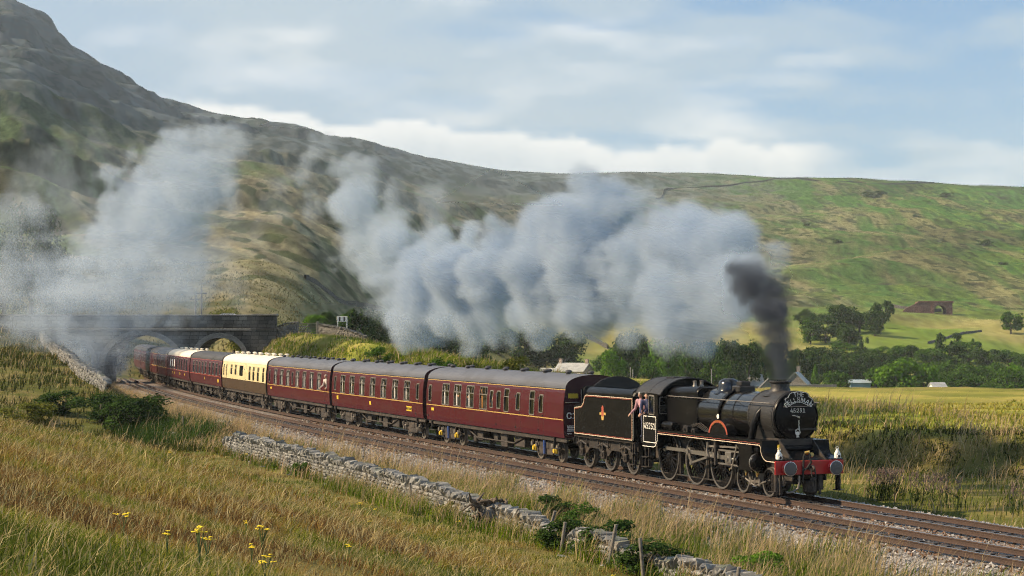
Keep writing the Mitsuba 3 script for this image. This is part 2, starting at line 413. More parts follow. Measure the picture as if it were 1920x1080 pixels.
mat('blind', (0.82, 0.82, 0.80), 0.8)
mat('skin', (0.52, 0.30, 0.21), 0.6)
mat('shirt_pink', (0.45, 0.26, 0.30), 0.85)
mat('overall_blue', (0.06, 0.07, 0.14), 0.85)
mat('cloth_orange', (0.55, 0.25, 0.07), 0.85)
mat('cloth_blue', (0.10, 0.17, 0.32), 0.85)
mat('cloth_pale', (0.62, 0.55, 0.50), 0.85)
mat('hair_dark', (0.03, 0.022, 0.018), 0.8)
mat('hair_grey', (0.35, 0.33, 0.30), 0.8)
mat('coal', grime((0.012, 0.012, 0.012), (0.03, 0.03, 0.03), 0.8, 6.0), 0.45)
scene['window_glass'] = {'type': 'thindielectric', 'int_ior': 1.22}
mat('cab_glass_back', (0.05, 0.14, 0.05), 0.5)

mat('buffer_steel', (0.085, 0.085, 0.088), 0.5)
mat('tyre_steel', grime((0.13, 0.125, 0.12), (0.06, 0.05, 0.042), 0.8, 3.0), 0.45, metallic=0.4)
# ---------------------------------------------------------------- people
def bones(segs, edge=0.03, it=6):
    """one continuous body: hulls of spheres along the bones, joined and smoothed"""
    out = None
    for a, ra, b, rb in segs:
        s = m3.Manifold.hull_points(np.vstack([trimesh.creation.icosphere(1, r).vertices + np.asarray(p, float) for p, r in ((a, ra), (b, rb))]))
        out = s if out is None else out + s
    m = tm(out.refine_to_length(edge))
    m.merge_vertices()
    trimesh.smoothing.filter_taubin(m, iterations=it)
    return m


def head_mesh(c, fwd, r=0.105):
    """a head with brow, nose, mouth, chin and ears; fwd is the way it faces (x, y)"""
    v = trimesh.creation.icosphere(3, 1.0).vertices.copy()
    f = trimesh.creation.icosphere(3, 1.0).faces
    p = v * [0.95, 0.78, 1.2]
    chin = np.clip(-p[:, 2] - 0.2, 0, 1)
    p[:, 1] *= 1 - 0.35 * chin
    p[:, 0] -= 0.10 * chin * (p[:, 0] < 0)
    def bump(c0, s, a):
        return a * np.exp(-((v - np.asarray(c0) / np.linalg.norm(c0)) ** 2).sum(1) / s ** 2)
    p[:, 0] += bump((1, 0, -0.12), 0.16, 0.24) + bump((1, 0, 0.25), 0.3, 0.05) + bump((1, 0, -0.55), 0.18, 0.07)
    for e in (-1, 1):
        p[:, 0] -= bump((1, 0.36 * e, 0.08), 0.15, 0.09)
        p[:, 1] += e * bump((0, e, -0.05), 0.2, 0.2)
    a = math.atan2(fwd[1], fwd[0])
    R = np.array([[math.cos(a), -math.sin(a), 0], [math.sin(a), math.cos(a), 0], [0, 0, 1]])
    return trimesh.Trimesh((p * r) @ R.T + np.asarray(c, float), f, process=False)


def hair_mesh(c, fwd, r=0.105, cap=False):
    m = trimesh.creation.icosphere(3, 1.0)
    v = m.vertices.copy()
    keep = (v[:, 2] > 0.30) | ((v[:, 0] < -0.15) & (v[:, 2] > -0.35))
    f = m.faces[keep[m.faces].all(1)]
    p = v * [1.04, 0.88, 1.28]
    if cap: p[:, 0] += np.where((v[:, 0] > 0.6) & (v[:, 2] < 0.55), 0.55, 0)
    a = math.atan2(fwd[1], fwd[0])
    R = np.array([[math.cos(a), -math.sin(a), 0], [math.sin(a), math.cos(a), 0], [0, 0, 1]])
    return trimesh.Trimesh((p * r) @ R.T + np.asarray(c, float), f, process=False)


def hand_segs(w, d, side, curl=0.5):
    """palm, four unequal fingers and a thumb from the wrist w along d"""
    w, d = np.asarray(w, float), np.asarray(d, float) / np.linalg.norm(d)
    u = np.cross(d, [0, 0, 1.0]); u = u / (np.linalg.norm(u) + 1e-9)
    nrm = np.cross(u, d)
    segs = [(w, .027, w + d * .05, .030), (w + d * .05 + u * .03, .018, w + d * .09 + u * .032, .014), (w + d * .05 - u * .03, .018, w + d * .09 - u * .032, .014), (w + d * .04, .03, w + d * .085, .024)]
    for k, L in enumerate((.068, .078, .072, .056)):
        b = w + d * .085 + u * (k - 1.5) * .021 * side
        c = b + d * L * .55 - nrm * curl * .02
        e = c + (d * (1 - curl) - nrm * curl) * L * .5
        segs += [(b, .0105, c, .0095), (c, .0095, e, .008)]
    t = w + d * .03 + u * .03 * side
    segs += [(t, .014, t + d * .035 + u * .028 * side, .011), (t + d * .035 + u * .028 * side, .011, t + d * .065 + u * .025 * side, .009)]
    return segs


def person(label, M, fwd, pose, clothes, trousers, hair='hair_dark', cap=False, group=None):
    """pose: dict of joints in the local frame of M (z up)"""
    k = thing('person', label, 'person', group)
    P = {a: np.asarray(b, float) for a, b in pose.items()}
    ls, rs, hp, ch, nk, hd = P['ls'], P['rs'], P['hip'], P['chest'], P['neck'], P['head']
    torso = [(hp, .15, ch, .165), (ch, .16, nk - [0, 0, .03], .09), (ch, .13, ls, .075), (ch, .13, rs, .075)]
    arms = [(ls, .072, P['le'], .05), (P['le'], .05, P['lh'], .036), (rs, .072, P['re'], .05), (P['re'], .05, P['rh'], .036)]
    body = bones(torso + arms)
    put('shirt', mikit.ply(body, clothes, smooth=True), k, M)
    skin = bones([(nk - [0, 0, .06], .058, hd - [0, 0, .05], .052)], .03, 2)
    hands = bones(hand_segs(P["lh"], P["lh"] - P["le"], 1), .02, 0), bones(hand_segs(P["rh"], P["rh"] - P["re"], -1), .02, 0)
    put('head', mikit.ply(cat_mesh([head_mesh(hd, fwd), skin]), 'skin', smooth=True), k, M)
    for h in hands: put('hand', mikit.ply(h, 'skin', smooth=True), k, M)
    put('hair', mikit.ply(hair_mesh(hd + [0, 0, .012], fwd, cap=cap), hair, smooth=True), k, M)
    if 'lk' in P:
        legs = bones([(hp + [0, .09, 0], .095, P['lk'], .065), (P['lk'], .065, P['lf'], .045), (P['lf'], .045, P['lf'] + np.array([fwd[0], fwd[1], 0]) * .17 - [0, 0, .04], .035),
                      (hp - [0, .09, 0], .095, P['rk'], .065), (P['rk'], .065, P['rf'], .045), (P['rf'], .045, P['rf'] + np.array([fwd[0], fwd[1], 0]) * .17 - [0, 0, .04], .035), (hp + [0, .09, 0], .1, hp - [0, .09, 0], .1)])
        put('trousers', mikit.ply(legs, trousers, smooth=True), k, M)
    return k


def standing(x, y, z0, f, lean=(0, 0), arm_l=None, arm_r=None):
    """joints of somebody standing at x, y facing along f (unit x, y), leaning by lean at the shoulders"""
    f = np.asarray(f, float); g = np.array([-f[1], f[0]])
    j = lambda a, b, h: np.array([x + f[0] * a + g[0] * b, y + f[1] * a + g[1] * b, z0 + h])
    L = np.array([lean[0], lean[1], 0])
    d = dict(hip=j(0, 0, .95), chest=j(0, 0, 1.28) + L * .7, neck=j(0, 0, 1.50) + L, head=j(.03, 0, 1.64) + L * 1.1, ls=j(0, .19, 1.42) + L, rs=j(0, -.19, 1.42) + L,
             lk=j(.03, .10, .50), rk=j(.03, -.10, .50), lf=j(0, .11, .08), rf=j(0, -.11, .08))
    d['lh'] = d['ls'] + (np.asarray(arm_l) if arm_l is not None else np.array([f[0] * .1, f[1] * .1, -.55]))
    d['rh'] = d['rs'] + (np.asarray(arm_r) if arm_r is not None else np.array([f[0] * .1, f[1] * .1, -.55]))
    for a in 'lr':
        m = (d[a + 's'] + d[a + 'h']) / 2
        d[a + 'e'] = m + np.array([-f[0] * .1, -f[1] * .1, -.06])
    return d


def seated(x, y, z0, f, lean=(0, 0)):
    f = np.asarray(f, float); g = np.array([-f[1], f[0]])
    j = lambda a, b, h: np.array([x + f[0] * a + g[0] * b, y + f[1] * a + g[1] * b, z0 + h])
    L = np.array([lean[0], lean[1], 0])
    return dict(hip=j(0, 0, .52), chest=j(-.03, 0, .86) + L * .6, neck=j(-.02, 0, 1.08) + L, head=j(.02, 0, 1.23) + L, ls=j(-.02, .19, 1.0) + L, rs=j(-.02, -.19, 1.0) + L,
                le=j(.08, .25, .74), re=j(.08, -.25, .74), lh=j(.32, .14, .70), rh=j(.32, -.14, .70), lk=j(.43, .10, .52), rk=j(.43, -.10, .52), lf=j(.42, .10, .08), rf=j(.42, -.10, .08))
# ---------------------------------------------------------------- the engine. Local frame: x forward from the buffer beam, y to the far side, z up from the rails
def frame_of(s0, s1):
    """placement of a rigid vehicle: its origin at s0 of the far track, its x axis pointing from s1 to s0"""
    a, b = np.array(track(s0)[:2]), np.array(track(s1)[:2])
    d = a - b
    return T().translate([float(a[0]), float(a[1]), 0]).rotate([0, 0, 1], math.degrees(math.atan2(d[1], d[0])))


ME = frame_of(0.05, 11.0)
ENGINE = thing('steam_locomotive', 'black steam locomotive with red buffer beam and number 45231 heading the train', 'steam locomotive')


def ep(name, m, b, smooth=30, parent=None, **t): return put(name, mikit.ply(m, b, smooth=smooth), parent or ENGINE, ME, **t)


BZ, XB = 2.74, 0.0
NEAR, FARS = -1, 1


def place_text(txt, h, origin, right, up, depth=0.006, bold=True, centre=True):
    m = meshkit.text_mesh(txt, h, depth, bold)
    w = m.bounds[1][0] + m.bounds[0][0]
    if centre: m.apply_translation((-w / 2, -h / 2, 0))
    right, up = np.asarray(right, float), np.asarray(up, float)
    R = np.stack([right, up, np.cross(right, up)], 1)
    m.vertices = m.vertices @ R.T + np.asarray(origin, float)
    return m


def arc_text(txt, h, r, centre, right, up, spacing=1.0, depth=0.006, bold=True):
    """letters standing along the top of a circle of radius r"""
    ms, ws = [], []
    for ch in txt:
        m = meshkit.text_mesh(ch if ch != ' ' else 'i', h, depth, bold)
        ms.append(m); ws.append(h * 0.45 if ch == ' ' else (m.bounds[1][0] - m.bounds[0][0]) + 0.16 * h * spacing)
    at = -sum(ws) / 2
    right, up = np.asarray(right, float), np.asarray(up, float)
    R = np.stack([right, up, np.cross(right, up)], 1)
    out = []
    for ch, m, w in zip(txt, ms, ws):
        if ch != ' ':
            t = (at + w / 2) / r
            m.apply_translation((-(m.bounds[1][0] + m.bounds[0][0]) / 2, 0, 0))
            v = m.vertices.copy(); v[:, 1] += r
            c, s = math.cos(-t), math.sin(-t)
            v[:, :2] = v[:, :2] @ np.array([[c, -s], [s, c]]).T
            m.vertices = v @ R.T + np.asarray(centre, float)
            out.append(m)
        at += w
    return cat_mesh(out)


def line_strip(pts, w, yy, t=0.004):
    """a painted line along an xz polyline on the plane y = yy, facing the camera side"""
    from shapely.geometry import LineString
    g = LineString(pts).buffer(w / 2, cap_style=2, join_style=1)
    return prism(g, yy - t, yy, 'xz') if g.geom_type == 'Polygon' else None


def ring_poly(pts, w):
    P = Polygon(pts)
    return P.difference(P.buffer(-w))


def rounded(pts, r): return Polygon(pts).buffer(-r).buffer(r, 8)


# smokebox, boiler, firebox
ep('smokebox', cat_mesh([lathe([(0.0, -2.92), (.86, -2.92), (.885, -2.90), (.885, -1.06), (.87, -1.02), (.80, -1.0), (0, -1.0)], (0, 0, BZ), 'x', 56), lathe([(.90, -1.12), (.905, -1.10), (.905, -1.06), (.89, -1.05)], (0, 0, BZ), 'x', 56), lathe([(.89, -2.92), (.90, -2.90), (.90, -2.82), (.885, -2.81)], (0, 0, BZ), 'x', 56)] +
   [trimesh.Trimesh(trimesh.creation.icosphere(1, .013).vertices + [x, .893 * math.cos(a), BZ + .893 * math.sin(a)], trimesh.creation.icosphere(1, .013).faces, process=False) for x in (-1.2, -2.74) for a in np.linspace(0, 2 * np.pi, 44)[:-1]]), 'smokebox_black')
DOOR = ep('smokebox_door', cat_mesh([lathe([(.80, -1.0), (.78, -.965), (.74, -.95), (.60, -.915), (.40, -.88), (.2, -.86), (0, -.855)], (0, 0, BZ), 'x', 48), lathe([(.86, -1.01), (.865, -.99), (.85, -.96), (.825, -.955), (.80, -.99)], (0, 0, BZ), 'x', 56)]), 'loco_black')
for dz in (.42, -.42):
    ep('hinge_strap', cat_mesh([bbox(-.93, -.885 if dz else -.86, -.35, .72, BZ + dz - .035, BZ + dz + .035, .01), cyl((-.95, .75, BZ + dz - .07), (-.95, .75, BZ + dz + .07), .035)]), 'smokebox_black', parent=DOOR)
ep('door_rail', cat_mesh([tube([(-.80, -.5, BZ + .36), (-.78, 0, BZ + .37), (-.80, .52, BZ + .36)], .014), cyl((-.8, -.5, BZ + .36), (-.93, -.5, BZ + .36), .012), cyl((-.8, .52, BZ + .36), (-.93, .52, BZ + .36), .012)]), 'dull_steel', parent=DOOR)
ep('door_handle', cat_mesh([cyl((-.86, 0, BZ), (-.74, 0, BZ), .03), tube([(-.75, 0, BZ + .02), (-.74, -.14, BZ + .05), (-.73, -.27, BZ + .07)], [.017, .013, .016])]), 'bright_steel', parent=DOOR)
ep('door_handle', tube([(-.77, 0, BZ - .10), (-.76, 0.0, BZ - .25), (-.75, 0.0, BZ - .43)], [.017, .013, .017]), 'bright_steel', parent=DOOR)
NP_ = ep('number_plate', bbox(-.875, -.85, -.30, .30, BZ + .15, BZ + .31, .006), 'loco_black', parent=DOOR, label='smokebox number plate reading 45231')
ep('plate_lettering', place_text('45231', .135, (-.848, 0, BZ + .23), (0, 1, 0), (0, 0, 1), .006, False), 'white_paint', False, parent=DOOR)
emb = [lathe([(0, 0), (.075, 0), (.075, .012), (.055, .012), (.05, .006), (0, .006)], (-.865, 0, BZ - .56), 'x', 20)] + [tube([(-.845, .09 * math.sin(a), BZ - .52 + .11 * math.cos(a)) for a in np.linspace(-1.9, 1.9, 15)], .014, 6), bbox(-.86, -.845, -.055, .055, BZ - .69, BZ - .655, .004), bbox(-.86, -.845, -.012, .012, BZ - .60, BZ - .50, .003)]
ep('emblem', cat_mesh(emb), 'white_paint', parent=DOOR, label='small white cast emblem low on the smokebox door')
ep('chimney', lathe([(.62, 3.44), (.50, 3.50), (.40, 3.56), (.35, 3.64), (.325, 3.74), (.32, 3.86), (.36, 3.88), (.385, 3.91), (.385, 3.94), (.34, 3.96), (.27, 3.96), (.26, 3.7), (.0, 3.6)], (-2.12, 0, 0), 'z', 36), 'smokebox_black')
bands = [lathe([(r + .004, x - .03), (r + .012, x - .025), (r + .012, x + .025), (r + .004, x + .03)], (0, 0, 0), 'x', 48) for r, x in ((.79, -2.98), (.812, -4.2), (.832, -5.35), (.862, -6.98))]
for b_, z_ in zip(bands, (2.735, 2.73, 2.725, 2.715)): b_.apply_translation((0, 0, z_))
boil = lathe([(.862, -7.03), (.852, -6.5), (.785, -2.9)], (0, 0, 0), 'x', 64)
boil.vertices[:, 2] += np.interp(boil.vertices[:, 0], [-7.03, -2.9], [2.715, 2.735])
BOILER = ep('boiler', boil, 'boiler_black', 60)
for b_ in bands: ep('boiler_band', b_, 'loco_black', parent=BOILER)


def fire_section(x, top, half, zb):
    pts = []
    r = .26
    for a in np.linspace(0, 90, 7): pts.append((half - r + r * math.cos(math.radians(a)), top - r + r * math.sin(math.radians(a))))
    up_ = [(half + .015, 2.4), (half, 2.9)]
    right = [(half - .02, zb), (half, 2.1)] + up_ + pts
    full = right + [(-y, z) for y, z in right[::-1]]
    return np.array([(x, y, z) for y, z in full])


secs = [fire_section(-7.03, 3.57, .855, 1.75), fire_section(-7.12, 3.63, .895, 1.75), fire_section(-9.7, 3.56, .89, 1.75)]
n_ = len(secs[0])
fv = np.vstack(secs); ff = grid_faces(3, n_, wrap=True)
ends = trimesh.creation.triangulate_polygon(Polygon(secs[0][:, 1:]), engine='earcut')
FB = ep('firebox', cat_mesh([trimesh.Trimesh(fv, ff, process=False), prism(Polygon(secs[0][:, 1:]), -7.05, -7.02, 'yz')]), 'loco_black', 35)
for k, x in enumerate(np.linspace(-7.5, -9.3, 6)):
    ep('washout_plug', cyl((x, -.86, 3.2), (x, -.915, 3.2), .03, 10), 'dull_steel', parent=FB)
ep('safety_valve', cat_mesh([lathe([(.10, 3.55), (.085, 3.62), (.065, 3.66), (.065, 3.76), (.085, 3.78), (.05, 3.80), (0, 3.80)], (-8.75, y, 0), 'z', 16) for y in (-.14, .14)]), 'dull_steel')
ep('dome', lathe([(.56, 3.40), (.47, 3.46), (.42, 3.54), (.40, 3.66), (.375, 3.78), (.31, 3.88), (.18, 3.945), (0, 3.965)], (-6.15, 0, 0), 'z', 36), 'boiler_black', 60)
tf = [bbox(-5.25, -4.65, -.34, .34, 3.46, 3.72, .05), bbox(-5.15, -4.75, -.20, .20, 3.70, 3.88, .04)]
TF = ep('top_feed', cat_mesh(tf), 'smokebox_black')
for sgn in (-1, 1):
    pts = [(-4.95, sgn * .3, 3.62)] + [(-4.95 - .25 * (1 - math.sin(a)), sgn * .865 * math.cos(a), 2.73 + .865 * math.sin(a)) for a in np.linspace(1.12, -.3, 12)]
    ep('feed_pipe', tube(pts, .05, 8), 'loco_black', parent=TF)
for sgn in (-1, 1):
    hr = [(-.98, sgn * .60, 3.43)] if False else []
    pts = [(-1.05, sgn * .955, 3.22), (-9.55, sgn * .955, 3.22)]
    ep('handrail', cat_mesh([tube(np.linspace(pts[0], pts[1], 12), .017, 8)] + [cat_mesh([cyl((x, sgn * .955, 3.22), (x, sgn * .70, 3.15), .012, 8)]) for x in (-1.3, -2.7, -3.9, -5.2, -6.6, -7.9, -9.2)]), 'dull_steel')
for sgn in (-1, 1):
    ep('steam_pipe', tube([(-2.0, sgn * .72, 3.02), (-2.03, sgn * .90, 2.80), (-2.12, sgn * 1.02, 2.40), (-2.2, sgn * 1.08, 1.90)], [.12, .125, .125, .13], 14), 'smokebox_black' if sgn > 0 else 'loco_black', 60)
# saddle, frames, front apron
ep('smokebox_saddle', prism([(-.62, 1.55), (.62, 1.55), (.62, 1.9), (.75, 2.25), (-.75, 2.25), (-.62, 1.9)], -1.25, -2.75, 'yz'), 'smokebox_black')
FR = ep('frame', cat_mesh([prism([(-.02, .62), (-.02, 1.34), (-.35, 1.55), (-1.02, 2.02), (-1.5, 2.02), (-2.9, 1.9), (-11.2, 1.5), (-11.2, .75), (-6, .62), (-3.2, .95), (-1.4, .98), (-.4, .62)], y, y + .04, 'xz') for y in (-.66, .62)] +
   [bbox(-1.05, -.95, -.62, .62, 1.3, 2.0, .01), bbox(-3.0, -2.9, -.62, .62, .8, 1.8), bbox(-11.2, -3.2, -.5, .5, 1.0, 1.9)]), 'frame_black')
ep('apron', cat_mesh([prism([(-.08, 1.33), (-.95, 1.60), (-1.0, 1.60), (-1.0, 1.56), (-.08, 1.30)], -.61, .61, 'xz'), cyl((-.98, -.6, 1.66), (-.98, .6, 1.66), .13, 20)]), 'loco_black')
# running board with the lined valance and the curved drop to the beam
drop = [(-1.02, 1.90), (-1.02, 1.72)] + [(-.62 - .40 * math.cos(a), 1.72 - .32 * math.sin(a)) for a in np.linspace(0, np.pi / 2, 8)] + [(-.06, 1.335)]
top = [(-9.62, 1.915), (-1.10, 1.93)]
outer = [(-9.62, 1.93), (-1.0, 1.945), (-.985, 1.72)] + [(-.60 - .385 * math.cos(a), 1.74 - .32 * math.sin(a)) for a in np.linspace(0, np.pi / 2, 8)] + [(-.02, 1.36), (-.02, 1.32)]
inner = [(-.60, 1.32 + .05)] + [(-.62 - .43 * math.cos(a), 1.72 - .36 * math.sin(a)) for a in np.linspace(np.pi / 2, 0, 8)] + [(-1.06, 1.88), (-9.62, 1.88)]
plate = Polygon(outer + [(-.02, 1.325), (-.6, 1.345)] + inner[1:]).buffer(0)
for sgn in (-1, 1):
    y0, y1 = (-1.29, -.64) if sgn < 0 else (.64, 1.29)
    RB = ep('running_board', prism(plate, y0, y1, 'xz'), 'loco_black', 40)
    val = [(-9.62, 1.88), (-9.62, 1.76), (-1.18, 1.76), (-1.12, 1.70)] + [(-.62 - .52 * math.cos(a), 1.70 - .46 * math.sin(a)) for a in np.linspace(0, np.pi / 2, 8)] + [(-.04, 1.24), (-.04, 1.345), (-.6, 1.36)] + inner[1:]
    vp = Polygon(val).buffer(0)
    ye = -1.285 if sgn < 0 else 1.265
    ep('valance', prism(vp, ye, ye + .02, 'xz'), 'loco_black', parent=RB)
    if sgn < 0:
        ep('lining', line_strip([(-9.62, 1.785), (-1.20, 1.785), (-1.10, 1.70)] + [(-.62 - .49 * math.cos(a), 1.70 - .43 * math.sin(a)) for a in np.linspace(0.15, np.pi / 2, 8)] + [(-.05, 1.27)], .026, ye), 'cream_line', False, parent=RB)
        ep('lining', line_strip([(-9.62, 1.85), (-1.16, 1.85)], .012, ye), 'crimson_plate', False, parent=RB)
# fittings on the running board, camera side and far side
for sgn in (-1, 1):
    ep('reservoir', cat_mesh([lathe([(0, -9.45), (.13, -9.44), (.155, -9.40), (.155, -8.55), (.13, -8.51), (0, -8.5)], (0, sgn * 1.08, 2.12), 'x', 20), bbox(-9.2, -9.1, sgn * 1.08 - .14, sgn * 1.08 + .14, 1.94, 2.05), bbox(-8.8, -8.7, sgn * 1.08 - .14, sgn * 1.08 + .14, 1.94, 2.05)]), 'loco_black')
    ep('lubricator', cat_mesh([bbox(-7.55, -7.2, sgn * 1.1 - .1, sgn * 1.1 + .1, 1.94, 2.16, .02), bbox(-7.5, -7.25, sgn * 1.1 - .11, sgn * 1.1 + .11, 2.16, 2.19), cyl((-7.37, sgn * 1.2, 2.05), (-7.37, sgn * 1.28, 2.05), .05, 12)] + [tube([(-7.5 + .08 * k, sgn * 1.0, 2.1), (-7.2 + .2 * k, sgn * .93, 2.25 + .02 * k), (-6.3 + .1 * k, sgn * .9, 2.02 + .03 * k), (-5.6, sgn * .95, 1.98)], .012, 6) for k in range(4)]), 'frame_black')
    ep('lubricator', cat_mesh([bbox(-6.85, -6.6, sgn * 1.1 - .09, sgn * 1.1 + .09, 1.94, 2.1, .02), cyl((-6.72, sgn * 1.18, 2.02), (-6.72, sgn * 1.25, 2.02), .045, 12)]), 'frame_black')
    arc = [(-4.9 + .78 * math.cos(a), 1.93 + .56 * math.sin(a)) for a in np.linspace(np.pi, 0, 24)]
    arc_in = [(-4.9 + .695 * math.cos(a), 1.93 + .47 * math.sin(a)) for a in np.linspace(0, np.pi, 24)]
    SP = ep('splasher', prism([(-5.68, 1.92)] + arc + [(-4.12, 1.92)], sgn * .68, sgn * 1.04, 'xz'), 'loco_black', 40)
    yn = sgn * 1.04
    ep('nameplate', prism(Polygon(arc[1:-1] + arc_in[1:-1]), yn, yn + sgn * .018, 'xz'), 'crimson_plate', parent=SP, label='curved red nameplate over the driving wheel splasher')
    ep('nameplate_lettering', cat_mesh([m for m in [arc_text('THE SHERWOOD FORESTER', .055, .60, (-4.9, yn + sgn * .018, 1.93 - .10), (-sgn, 0, 0), (0, 0, 1), 0.6, .006)]]), 'brass', False, parent=SP)
    ep('crest_badge', cat_mesh([lathe([(0, 0), (.09, 0), (.09, .015), (.07, .02), (0, .02)], (0, 0, 0), 'y', 18)]).apply_transform(trimesh.transformations.translation_matrix((-4.9, yn - .02 if sgn > 0 else yn - .02, 2.62))).apply_scale(1.0), 'white_paint', parent=SP)
# cylinders and motion
for sgn in (-1, 1):
    yc = sgn * 1.08
    CY = ep('cylinder', cat_mesh([prism(rounded([(-1.80, .86), (-2.78, .86), (-2.78, 1.83), (-1.80, 1.83)], .03), min(yc - .20, yc + .20), max(yc - .20, yc + .20), 'xz'), lathe([(.0, -1.6), (.18, -1.6), (.27, -1.66), (.30, -1.72), (.30, -1.80)], (0, yc, 1.16), 'x', 28), lathe([(0, -1.55), (.13, -1.55), (.17, -1.60), (.17, -1.80)], (0, yc - sgn * .06, 1.60), 'x', 22), lathe([(.28, -2.78), (.28, -2.86), (.12, -2.88), (.1, -2.98), (0, -2.98)][::-1], (0, yc, 1.16), 'x', 24)]), 'loco_black')
    ep('cylinder_cover', lathe([(.305, -1.80), (.315, -1.78), (.315, -1.74), (.30, -1.73)], (0, yc, 1.16), 'x', 28), 'steel', parent=CY)
    for cx, cz in ((-1.86, .95), (-1.86, 1.72), (-2.72, .95), (-2.72, 1.72)):
        pass
    for xx in (-1.85, -2.7): ep('drain_cock', cat_mesh([cyl((xx, yc, .88), (xx + .1, yc, .66), .025, 8), cyl((xx + .06, yc, .75), (xx + .18, yc, .77), .04, 8)]), 'brass', parent=CY)
    ep('slide_bar', bbox(-4.75, -2.88, yc - .06, yc + .06, 1.40, 1.46, .01), 'steel')
    ep('slide_bar', bbox(-4.75, -2.88, yc - .06, yc + .06, .92, .98, .01), 'steel')
    ep('piston_rod', cyl((-2.9, yc, 1.16), (-3.75, yc, 1.16), .045, 12), 'bright_steel')
    ep('crosshead', cat_mesh([bbox(-4.15, -3.7, yc - .08, yc + .08, .98, 1.40, .03), cyl((-3.92, yc - .12, 1.16), (-3.92, yc + .12, 1.16), .08, 14)]), 'steel')
    ep('motion_bracket', prism([(-4.72, .9), (-4.86, .9), (-5.1, 1.3), (-5.15, 1.86), (-4.6, 1.86), (-4.72, 1.5)], min(sgn * .70, sgn * 1.26), max(sgn * .70, sgn * 1.26), 'xz') if False else cat_mesh([bbox(-4.86, -4.74, min(sgn * .68, sgn * 1.2), max(sgn * .68, sgn * 1.2), 1.46, 1.88, .01), bbox(-4.86, -4.74, min(sgn * 1.16, sgn * 1.24), max(sgn * 1.16, sgn * 1.24), .88, 1.88, .01)]), 'frame_black')

AX = (-5.05, -7.19, -9.62)
PIN = (-.10, .315)


def spoked_wheel(r, n, hub, tyre, balance=True):
    w = .13
    out = [lathe([(r - .16, -.045), (r - .14, -.05), (r - .055, -.05), (r - .055, .05), (r - .14, .05), (r - .16, .045), (r - .16, -.045)], (0, 0, 0), 'y', 48), lathe([(0, -.11), (hub * .55, -.11), (hub, -.075), (hub, .07), (0, .07)], (0, 0, 0), 'y', 24)]
    for k in range(n):
        a = 2 * math.pi * (k + .5) / n
        d = np.array([math.cos(a), 0, math.sin(a)])
        out.append(cyl(d * hub * .85 + [0, -.02, 0], d * (r - .14) + [0, -.01, 0], .040 if r > .6 else .045, 8, .03 if r > .6 else .038))
    if balance:
        a0 = math.atan2(-PIN[1], -PIN[0])
        aa = np.linspace(a0 - .62, a0 + .62, 14)
        out.append(prism([((r - .12) * math.cos(a), (r - .12) * math.sin(a)) for a in aa] + [((r - .36) * math.cos(a), (r - .36) * math.sin(a)) for a in aa[::-1][4:-4]], -.05, .03, 'xz'))
    ty = lathe([(r - .07, -.065), (r - .06, -.07), (r, -.07), (r + .004, .03), (r + .028, .045), (r + .028, .07), (r - .07, .07), (r - .07, -.065)], (0, 0, 0), 'y', 56)
    return cat_mesh(out), ty


dw, dt = spoked_wheel(.915, 19, .20, .1)
bw, bt = spoked_wheel(.50, 10, .13, .1, False)
twm, twt = spoked_wheel(.648, 12, .15, .1, False)
P_dw, P_dt = mikit.ply(dw, 'loco_black', smooth=30), mikit.ply(dt, 'tyre_steel', smooth=30)
P_bw, P_bt = mikit.ply(bw, 'loco_black', smooth=30), mikit.ply(bt, 'tyre_steel', smooth=30)
P_tw, P_tt = mikit.ply(twm, 'frame_black', smooth=30), mikit.ply(twt, 'tyre_steel', smooth=30)


def wheel_at(parent, name, M, body, tyre, x, r, sgn):
    W = M.translate([x, sgn * .77, r])
    if sgn > 0: W = W.rotate([0, 0, 1], 180)
    k = put(name, body, parent, W)
    put('tyre', tyre, k, W)
    return k


for x in AX:
    for sgn in (-1, 1): wheel_at(ENGINE, 'driving_wheel', ME, P_dw, P_dt, x, .915, sgn)
for x in (-1.35, -3.33):
    for sgn in (-1, 1): wheel_at(ENGINE, 'bogie_wheel', ME, P_bw, P_bt, x, .50, sgn)
for x, r in [(a, .915) for a in AX] + [(-1.35, .5), (-3.33, .5)]:
    ep('axle', cyl((x, -.8, r), (x, .8, r), .09, 12), 'frame_black')


def rod(x0, z0, x1, z1, y, w, t, e0, e1):
    d = np.array([x1 - x0, z1 - z0]); L = np.hypot(*d); n = np.array([-d[1], d[0]]) / L * w / 2
    a, b = np.array([x0, z0]), np.array([x1, z1])
    parts = [prism([a + n, a - n, b - n, b + n], y - t / 2, y + t / 2, 'xz')]
    for c, e in ((a, e0), (b, e1)): parts.append(cyl((c[0], y - t * .8, c[1]), (c[0], y + t * .8, c[1]), e, 18))
    return cat_mesh(parts)


